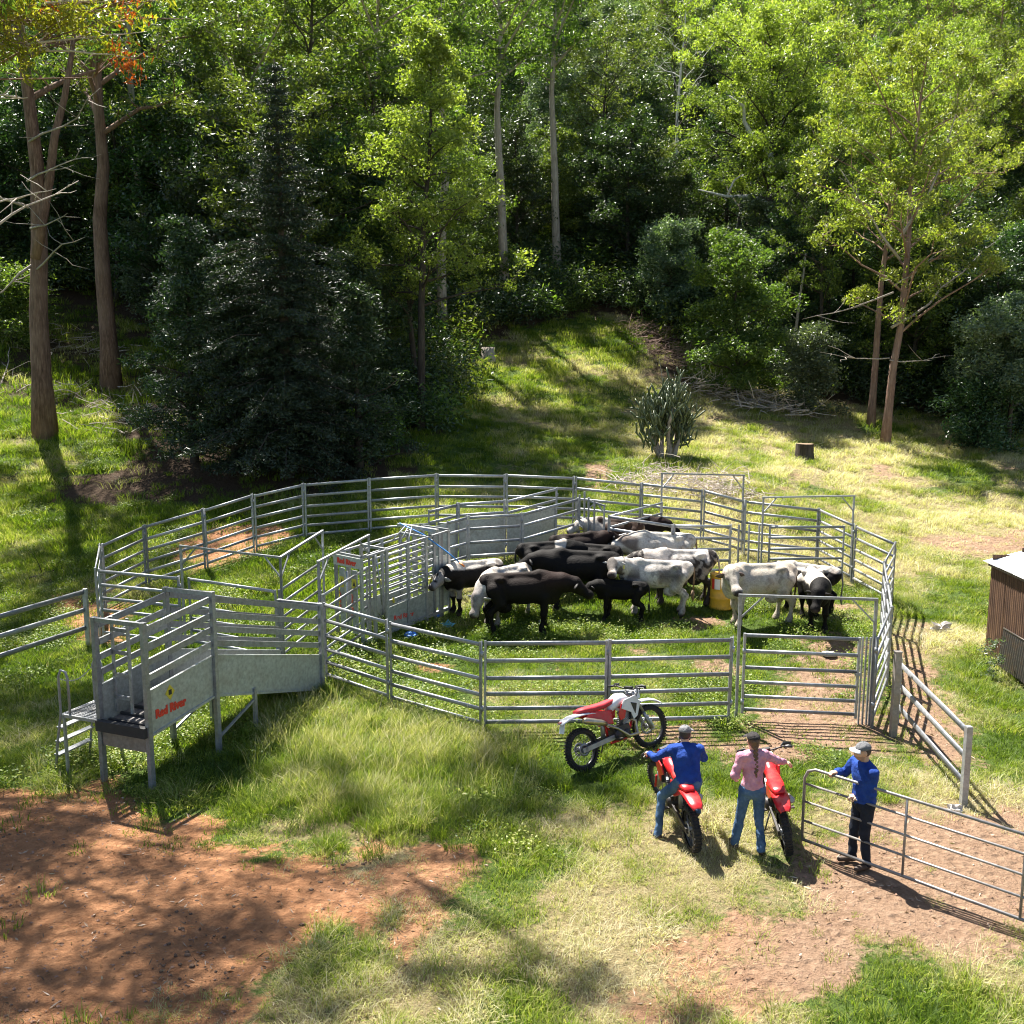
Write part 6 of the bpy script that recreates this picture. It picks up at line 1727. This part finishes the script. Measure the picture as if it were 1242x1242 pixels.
# the rider: local +Y forward, sitting on the saddle, left foot on the ground
J1 = dict(pelvis=(0, 0, .955), chest=(0, .13, 1.23), neck=(.0, .20, 1.41), head=(.01, .245, 1.555),
          shL=(-.20, .18, 1.35), elL=(-.36, .42, 1.15), wrL=(-.37, .67, 1.10), shR=(.20, .18, 1.35), elR=(.33, .36, 1.14), wrR=(.33, .64, 1.09),
          hipL=(-.10, .02, .94), knL=(-.28, .34, .60), anL=(-.36, .20, .10), hipR=(.10, .02, .94), knR=(.24, .40, .66), anR=(.20, .20, .43), toeL=(-.3, 1, 0), toeR=(.1, 1, 0))
ps = m2 + fw2 * (-.46)
person('man in royal blue shirt and grey cap seated on the red motorbike', (ps.x, ps.y, tz(ps.x, ps.y) - .05), rz2 - R(90), J1, BLUE, DENIM, LEATHER, CAPG, HAIRD, headyaw=R(-28),
       hands={'L': ((.0, 1, -.1), (0, 0, -1), .75), 'R': ((-.0, 1, -.1), (0, 0, -1), .75)}, shirt_tail=.17)
# ================================================================ SHED
def corr_mat(name, c0, c1, c2, metal=.3, rough=.6):
    m, nt, out = new_mat(name)
    tc = nn(nt, 'ShaderNodeTexCoord'); mp = nn(nt, 'ShaderNodeMapping'); mp.inputs['Scale'].default_value = (6, 6, .8); nt.links.new(tc.outputs['Object'], mp.inputs[0])
    n = noise(nt, 1.5, 6, .7, vec=mp.outputs[0])
    pbsdf(nt, out, ramp(nt, n.outputs[0], [(.3, c0), (.5, c1), (.72, c2)]).outputs[0], rough, metal, n.outputs[0], .2, .01); return m
RUST = corr_mat('rusted_iron', (.045, .022, .014), (.10, .052, .03), (.22, .12, .065), .2, .75)
ROOFI = corr_mat('pale_roof_iron', (.42, .43, .44), (.55, .56, .57), (.65, .66, .67), .35, .45)
TIM = bark('grey_timber', (.08, .06, .045), (.20, .16, .125), (.34, .29, .24))
def corrugated(W_, H_, pitch=.09, amp=.008, thick=.002):
    n = int(W_ / pitch * 6); xs_ = np.linspace(0, W_, n + 1)
    vs = [(x, amp * math.sin(2 * math.pi * x / pitch), 0) for x in xs_] + [(x, amp * math.sin(2 * math.pi * x / pitch), H_) for x in xs_]
    vs += [(x, y + thick, z) for x, y, z in vs]
    m_ = n + 1; fs = []
    for i in range(n): fs.append((i, i + 1, m_ + i + 1, m_ + i)); fs.append((2*m_ + m_ + i, 2*m_ + m_ + i + 1, 2*m_ + i + 1, 2*m_ + i))
    mb = MB(); mb.add(vs, fs, True); return mb
s0 = G(1194, 792)
sh_t = thing('iron_shed', 'small rusty corrugated iron shed with pale roof at the right edge', 'shed', (s0.x, s0.y, s0.z - .05), R(-4))
SH, SL, SWd = 2.15, 4.3, 3.2      # side wall along -Y, depth along +X, roof rising to the right
for k in range(6):
    part('wall_sheet', corrugated(.74, SH), RUST, sh_t, loc=(.006 * (k % 2), -.02 - .72 * k, 0), rot=(0, 0, R(-90)))
for k in range(5):
    part('wall_sheet', corrugated(.66, SH + .20 + .16 * k), RUST, sh_t, loc=(.02 + .64 * k, .01 * (k % 2), 0))
    part('wall_sheet', corrugated(.66, SH + .20 + .16 * k), RUST, sh_t, loc=(.02 + .64 * k, -SL + .01 * (k % 2), 0))
for k in range(6): part('wall_sheet', corrugated(.74, SH + .9), RUST, sh_t, loc=(SWd, -.02 - .72 * k, 0), rot=(0, 0, R(-90)))
for x, y in ((.07, -.08), (SWd - .08, -.08), (.07, -SL + .08), (SWd - .08, -SL + .08)):
    part('corner_post', MB().box((x, y, SH / 2), (.09, .09, SH)), TIM, sh_t)
for k in range(7):
    me = corrugated(.74, SWd + .6).mesh('roof_sheet'); me.transform(Matrix.Rotation(R(-90), 4, 'Z') @ Matrix.Rotation(R(-90 + 16), 4, 'X')); me.materials.append(ROOFI)
    link('roof_sheet', me, sh_t, loc=(-.12, .14 - .70 * k, SH + .03 + .005 * (k % 2)))
part('eave_batten', MB().box((-.03, -SL / 2, SH - .01), (.05, SL + .06, .09)), TIM, sh_t)
t = thing('iron_offcut', 'dull grey sheet of iron leaning low against the shed wall', 'iron sheet', (s0.x, s0.y, s0.z), R(-4))
GT = simple('grey_tin', (.06, .055, .052), .5, .5, dirt=((.12, .07, .04), .5))
me = corrugated(1.5, .85).mesh('sheet'); me.transform(Matrix.Rotation(R(-90), 4, 'Z') @ Matrix.Rotation(R(-5), 4, 'X')); me.materials.append(GT)
link('sheet', me, t, loc=(-.13, -.95, 0))
part('top_fold', MB().tube([(-.05, -.95, .84), (-.05, -2.45, .84)], .02, 6), GT, t)
for (px, py, h_, sd, lab) in ((1199, 822, .8, 1, 'pale climbing weed against the rusty shed corner'),):
    tm_, cm_ = tree_data('w', h_, 900 + sd, r0=.012, crown_r=.22, base=.15, nleaf=420, leaf=(.07, .035), clump=.12, nlimb=9, droop=.1)
    plant('weed', lab, 'plant', G(px, py), (tm_, cm_), (DEADW, LEAF_GREY))
# ================================================================ yellow drum
dr = thing('yellow_drum', 'yellow drum with red and white label among the cattle, beside the cream cow', 'drum', G(874, 738))
YD = simple('yellow_drum_paint', (.62, .36, .03), .42, var=.12, dirt=((.3, .2, .1), .3))
mb = MB(); prof = [(0, .012), (.28, .012), (.295, 0), (.30, .02)]
for k in range(3): z = .05 + .28 * k; prof += [(.29, z), (.29, z + .22), (.302, z + .25), (.29, z + .28)]
prof += [(.295, .90), (.30, .915), (.285, .92), (.28, .90), (0, .90)]
mb.lathe(prof, 32); part('barrel', mb, YD, dr)
mb = MB(); n = 10; a0_, a1_ = R(200), R(252)
for (ra_, rb_, z0_, z1_, mt, nm) in ((R(206), R(222), .55, .82, REDP, 'red_label'), (R(222.5), R(252), .55, .82, PLW, 'white_label')):
    mb = MB(); vs = []
    for k in range(n + 1):
        a = ra_ + (rb_ - ra_) * k / n; vs += [(math.cos(a) * .304, math.sin(a) * .304, z0_), (math.cos(a) * .304, math.sin(a) * .304, z1_)]
    mb.add(vs, [(2*k, 2*k+2, 2*k+3, 2*k+1) for k in range(n)], True); part(nm, mb, mt, dr)
# ================================================================ stump
st_ = thing('tree_stump', 'dark sawn tree stump standing alone on the sunny slope', 'stump', G(976, 557))
mb = MB(); r_ = np.random.default_rng(3); n = 22; vs = []
rad = [.36 + .03 * math.sin(3 * 2 * math.pi * k / n) + r_.normal() * .012 for k in range(n)]
for z, f in ((-.15, 1.25), (.05, 1.1), (.3, 1.0), (.66, .97)):
    for k in range(n): a = 2 * math.pi * k / n; vs.append((math.cos(a) * rad[k] * f, math.sin(a) * rad[k] * f, z + (.01 * r_.normal() if z > .5 else 0)))
fs = [(i*n+k, i*n+(k+1) % n, (i+1)*n+(k+1) % n, (i+1)*n+k) for i in range(3) for k in range(n)]
mb.add(vs, fs, True); part('trunk_side', mb, BARK_D, st_)
mb = MB(); mb.add([(math.cos(2*math.pi*k/n) * rad[k] * .96, math.sin(2*math.pi*k/n) * rad[k] * .96, .668) for k in range(n)], [tuple(range(n))]); part('cut_face', mb, bark('sawn_wood', (.12, .08, .05), (.26, .18, .12), (.36, .27, .19)), st_)
t = thing('tree_stump', 'grey weathered stump in the shade at the top of the grass slope', 'stump', G(592, 438))
part('trunk_side', MB().tube([(0, 0, -.2), (0, 0, .1), (0, .02, .75)], [.5, .42, .36], 12), DEADW, t)
# ================================================================ spiny columnar plant
CACT = simple('columnar_stem', (.075, .10, .045), .42, var=.5, scale=3, dirt=((.20, .18, .12), .35))
ct = thing('columnar_cactus', 'tall clump-forming grey-green cactus tree on the slope beyond the yard', 'cactus', G(808, 556))
r_ = np.random.default_rng(12)
trk = MB(); arms = MB(); heads = []
for (bx, tx, tz_) in ((-.5, -.75, 1.7), (-.4, -.35, 2.2), (.1, .05, 2.4), (.35, .45, 2.1), (.5, .8, 1.6), (.3, .25, 1.9), (-.5, -1.0, 1.3), (.5, 1.1, 1.2)):
    P = wob((bx * .5, r_.normal() * .15, -.1), (tx * .72, r_.normal() * .4, tz_ * .92), 4, .12, r_); trk.tube(P, [.11, .09, .08, .07, .06], 7); heads += [(P[2] + P[3]) / 2, P[3], P[4], P[4], P[4] + np.array([0, 0, .35])]
part('trunk', trk, DEADW, ct)
stemme = []
for v_ in range(5):
    mb = MB(); L = .36 + .09 * v_; mb.tube([(0, 0, 0), (.02, 0, L * .3), (.03 * v_, 0, L * .75), (.03 * v_, 0, L)], [.025, .042, .040, .012], 6); me = mb.mesh('stem'); me.materials.append(CACT); stemme.append(me)
cnt_ = 0
for h_ in heads:
    for k in range(8):
        q = h_ + r_.normal(size=3) * np.array([.24, .26, .26]); outv = np.array([q[0] * .22 + r_.normal() * .32, r_.normal() * .35, 1.0])
        if r_.random() < .10: outv[2] = .15; outv[0] = np.sign(q[0]) * .9
        dq = Vector(outv).to_track_quat('Z', 'Y')
        o = link('stem', stemme[r_.integers(5)], ct, loc=q, rot=dq.to_euler()); cnt_ += 1
        if r_.random() < .7:
            tipp = Vector(q) + (dq @ Vector((0, 0, .38))); dq2 = Vector(np.array(outv) * .5 + r_.normal(size=3) * .3 + np.array([0, 0, .6])).to_track_quat('Z', 'Y')
            link('stem', stemme[r_.integers(3)], ct, loc=tipp, rot=dq2.to_euler())
# ================================================================ brush heaps and logs
def brush(name, label, pts, n, L, mat, spread, hgt, sd, cat='brush heap', rmin=.006, rmax=.02, logs=()):
    r_ = np.random.default_rng(sd)
    mb = MB()
    for k in range(n):
        c = Vector(pts[r_.integers(len(pts))]); q = c + Vector((r_.normal() * spread, r_.normal() * spread * .7, 0)); q.z = tz(q.x, q.y) if n < 200 else c.z + (q.y - c.y) * .12
        q.z += abs(r_.normal()) * hgt * .6
        d = Vector((r_.normal(), r_.normal(), r_.normal() * .35 + .1)).normalized() * L * r_.uniform(.4, 1.2); rr_ = r_.uniform(rmin, rmax)
        mb.tube([q, q + d * .5 + Vector(r_.normal(size=3)) * .05, q + d], [rr_, rr_ * .8, rr_ * .4], 4, cap=False, smooth=False)
    me = mb.mesh(name); me.materials.append(mat); o = link(name, me, None, kind='stuff'); o['label'] = label; return o
GREYW = simple('dry_twig', (.46, .39, .34), .85, var=.5, scale=20)
line = lambda a, b, k: [tuple(G(a[0] + (b[0] - a[0]) * i / (k - 1), a[1] + (b[1] - a[1]) * i / (k - 1))) for i in range(k)]
brush('brush_pile', 'heap of grey dead twigs behind the rear gate frames', line((760, 592), (900, 604), 9) + line((790, 578), (880, 590), 5), 620, .7, GREYW, .5, .4, 31)
brush('dead_sticks', 'tangle of dead branches under the forest edge right of the cactus', line((850, 470), (950, 500), 6), 420, 1.4, GREYW, .9, .5, 32, rmax=.035)
brush('dead_bracken', 'pinkish dead brush on the bank above the cactus', line((770, 400), (835, 445), 6), 500, .9, simple('dead_bracken', (.30, .20, .16), .9, var=.4), .9, .5, 33)
brush('twig_litter', 'fallen sticks under the trees on the left bank', line((60, 470), (230, 520), 8) + line((0, 400), (120, 430), 5), 420, 1.0, GREYW, 1.6, .2, 34, rmax=.025)
def log(label, a, b, r_, mat=DEADW, lift=0.0, branches=3, group=None, name='fallen_log'):
    a = Vector(a); b = Vector(b); rr = np.random.default_rng(int(a.x * 100) % 1000)
    t = thing(name, label, 'log', a, 0, group)
    mb = MB(); P = wob((0, 0, r_ * .6), tuple(b - a + Vector((0, 0, r_ * .6 + lift))), 6, .05, rr); mb.tube(P, [r_ * (1 - .1 * i) for i in range(7)], 8); part('stem', mb, mat, t)
    for k in range(branches):
        s = P[2 + k % 4]; mb = MB(); mb.tube(wob(s, s + rr.normal(size=3) * np.array([.7, .5, .2]) + np.array([0, 0, .4]), 3, .2, rr), [r_ * .35, r_ * .25, r_ * .15, r_ * .06], 5); part('branch', mb, mat, t)
log('pale bare log with raised end lying right of the cactus, by the forest edge', G(862, 468), G(898, 490), .10, lift=.0)
log('pale dead branch arching out of the stick tangle under the bright bush', G(888, 492), G(940, 505), .06, lift=.35)
log('thin dark fallen pole on the grass left of the back corner', G(10, 712), G(92, 684), .045, BARK_D, branches=2)
log('short dead branch at the left edge below the thick trunk', G(-5, 580), G(24, 584), .05, BARK_D)
log('grey fallen branch low on the brown bank between the two thick trunks', G(80, 520), G(160, 527), .06)
log('bleached stick standing against the bank at the far left', G(0, 470), G(18, 440), .04, lift=.8)
log('pale leaning dead trunk behind the green bushes near the white-limbed gum', G(955, 470), G(968, 462), .12, DEADW, 7.0, 4)
# ================================================================ small things on the ground
BPL = simple('blue_plastic', (.05, .20, .65), .4, bump=.2, bscale=20)
def crumple(name, label, px, py, mat, s, sd, cat='plastic scrap', group=None, flat=.5):
    r_ = np.random.default_rng(sd); mb = MB(); mb.ball((0, 0, s * .3), (s, s * .7, s * flat), 10, 7)
    mb.v = [tuple(np.array(v) * (1 + r_.normal() * .22)) for v in mb.v]
    me = mb.mesh(name); me.polygons.foreach_set('use_smooth', [False] * len(me.polygons)); o = link(name, me, None, mat, loc=G(px, py)); tag(o, label, cat, group); return o
crumple('blue_plastic_scrap', 'bright blue crumpled plastic nearest the left front panels', 498, 774, BPL, .17, 1, group='scraps of blue plastic in the yard')
crumple('blue_plastic_scrap', 'small blue plastic scrap by the tail of the crush, farthest from the camera', 528, 748, BPL, .12, 2, group='scraps of blue plastic in the yard')
crumple('blue_plastic_scrap', 'pale teal plastic scrap below the grey lowered face of the white cow', 543, 760, simple('teal_plastic', (.12, .36, .46), .4), .15, 3, group='scraps of blue plastic in the yard')
ROCK = simple('pale_rock', (.46, .43, .40), .85, var=.3, bump=.5, bscale=12)
crumple('pale_rock', 'white rock in the grass between the right fence and the shed', 1142, 766, ROCK, .24, 4, 'rock')
crumple('pale_rock', 'small pale rock under the front legs of the big brown cow', 658, 756, ROCK, .12, 5, 'rock')
crumple('pale_rock', 'flat pale rock behind the front gate beneath the black-headed cow', 1006, 797, ROCK, .17, 6, 'rock', flat=.3)
crumple('pale_rock', 'pale stone at the foot of the wing fence end post', 1158, 984, ROCK, .13, 7, 'rock')
DUNG = simple('dark_clod', (.12, .072, .045), .95, var=.5, bump=.8, bscale=25)
def clods(name, label, spots, sd):
    r_ = np.random.default_rng(sd); mb = MB()
    for (px, py, n, s) in spots:
        c = G(px, py)
        for k in range(int(n * .7)):
            x, y = c.x + r_.normal() * s, c.y + r_.normal() * s * .8; q = .006 + .024 * r_.random() ** 2.5
            o = len(mb.v); mb.ball((x, y, tz(x, y) + q * .1), (q * r_.uniform(.8, 1.5), q, q * .6), 6, 4)
            for i in range(o, len(mb.v)): mb.v[i] = tuple(np.array(mb.v[i]) + r_.normal(size=3) * q * .15)
    me = mb.mesh(name); me.polygons.foreach_set('use_smooth', [False] * len(me.polygons)); me.materials.append(DUNG); o = link(name, me, None, kind='stuff'); o['label'] = label
clods('soil_clods', 'dark clods and dung broken over the red dirt', [(95, 1063, 35, .28), (200, 1140, 30, .5), (240, 1160, 60, .5), (225, 1180, 45, .22), (300, 1190, 30, .3), (410, 1050, 55, .35), (200, 1035, 25, .3), (350, 1170, 16, .5), (20, 1015, 20, .3),
      (480, 1185, 16, .3), (930, 905, 40, .35), (830, 905, 30, .3), (790, 905, 30, .25), (985, 1065, 25, .3), (900, 1160, 22, .6), (1000, 1120, 14, .5), (1130, 1120, 12, .6), (600, 1190, 12, .5), (1000, 830, 30, .7)], 41)
# leaf litter: curled dead leaves and stones strewn over the bare ground
n = 5200; lx, ly = sample(n * 3, 7, 30); dd1, ll1, rr1, tt1 = cover(lx, ly); k = (dd1 > .25) | (rng.random(len(lx)) < .04); lx, ly = lx[k][:n], ly[k][:n]
lp = np.stack([lx, ly, terrain(lx, ly) + .012], 1)
me = leaves('leaf_litter', lp, .075, .018, np.random.default_rng(77), 0, .4)
LIT = leaf_mat('dead_leaf', (.10, .055, .03), (.30, .20, .12), (.62, .52, .42), .1, .6); me.materials.append(LIT); o = link('leaf_litter', me, None, kind='stuff'); o['label'] = 'dead gum leaves strewn over the red dirt'
n = 2600; lx, ly = sample(n * 4, 7, 24); dd1, ll1, rr1, tt1 = cover(lx, ly); k = (dd1 > .4); lx, ly = lx[k][:n], ly[k][:n]
mb = MB(); r_ = np.random.default_rng(78); lz = terrain(lx, ly)
for x, y, z in zip(lx, ly, lz):
    q = r_.uniform(.008, .028); o_ = len(mb.v)
    P = [Vector((x + q * a, y + q * b * .8, z + q * c * .6)) for a, b, c in ((1,0,0),(0,1,0),(-1,0,0),(0,-1,0),(0,0,1))]
    mb.add(P, [(0,1,4),(1,2,4),(2,3,4),(3,0,4)])
me = mb.mesh('pebbles'); me.materials.append(simple('pebble', (.26, .15, .10), .9, var=.5, scale=3)); o = link('pebbles', me, None, kind='stuff'); o['label'] = 'pebbles and crumbs of soil on the bare dirt'
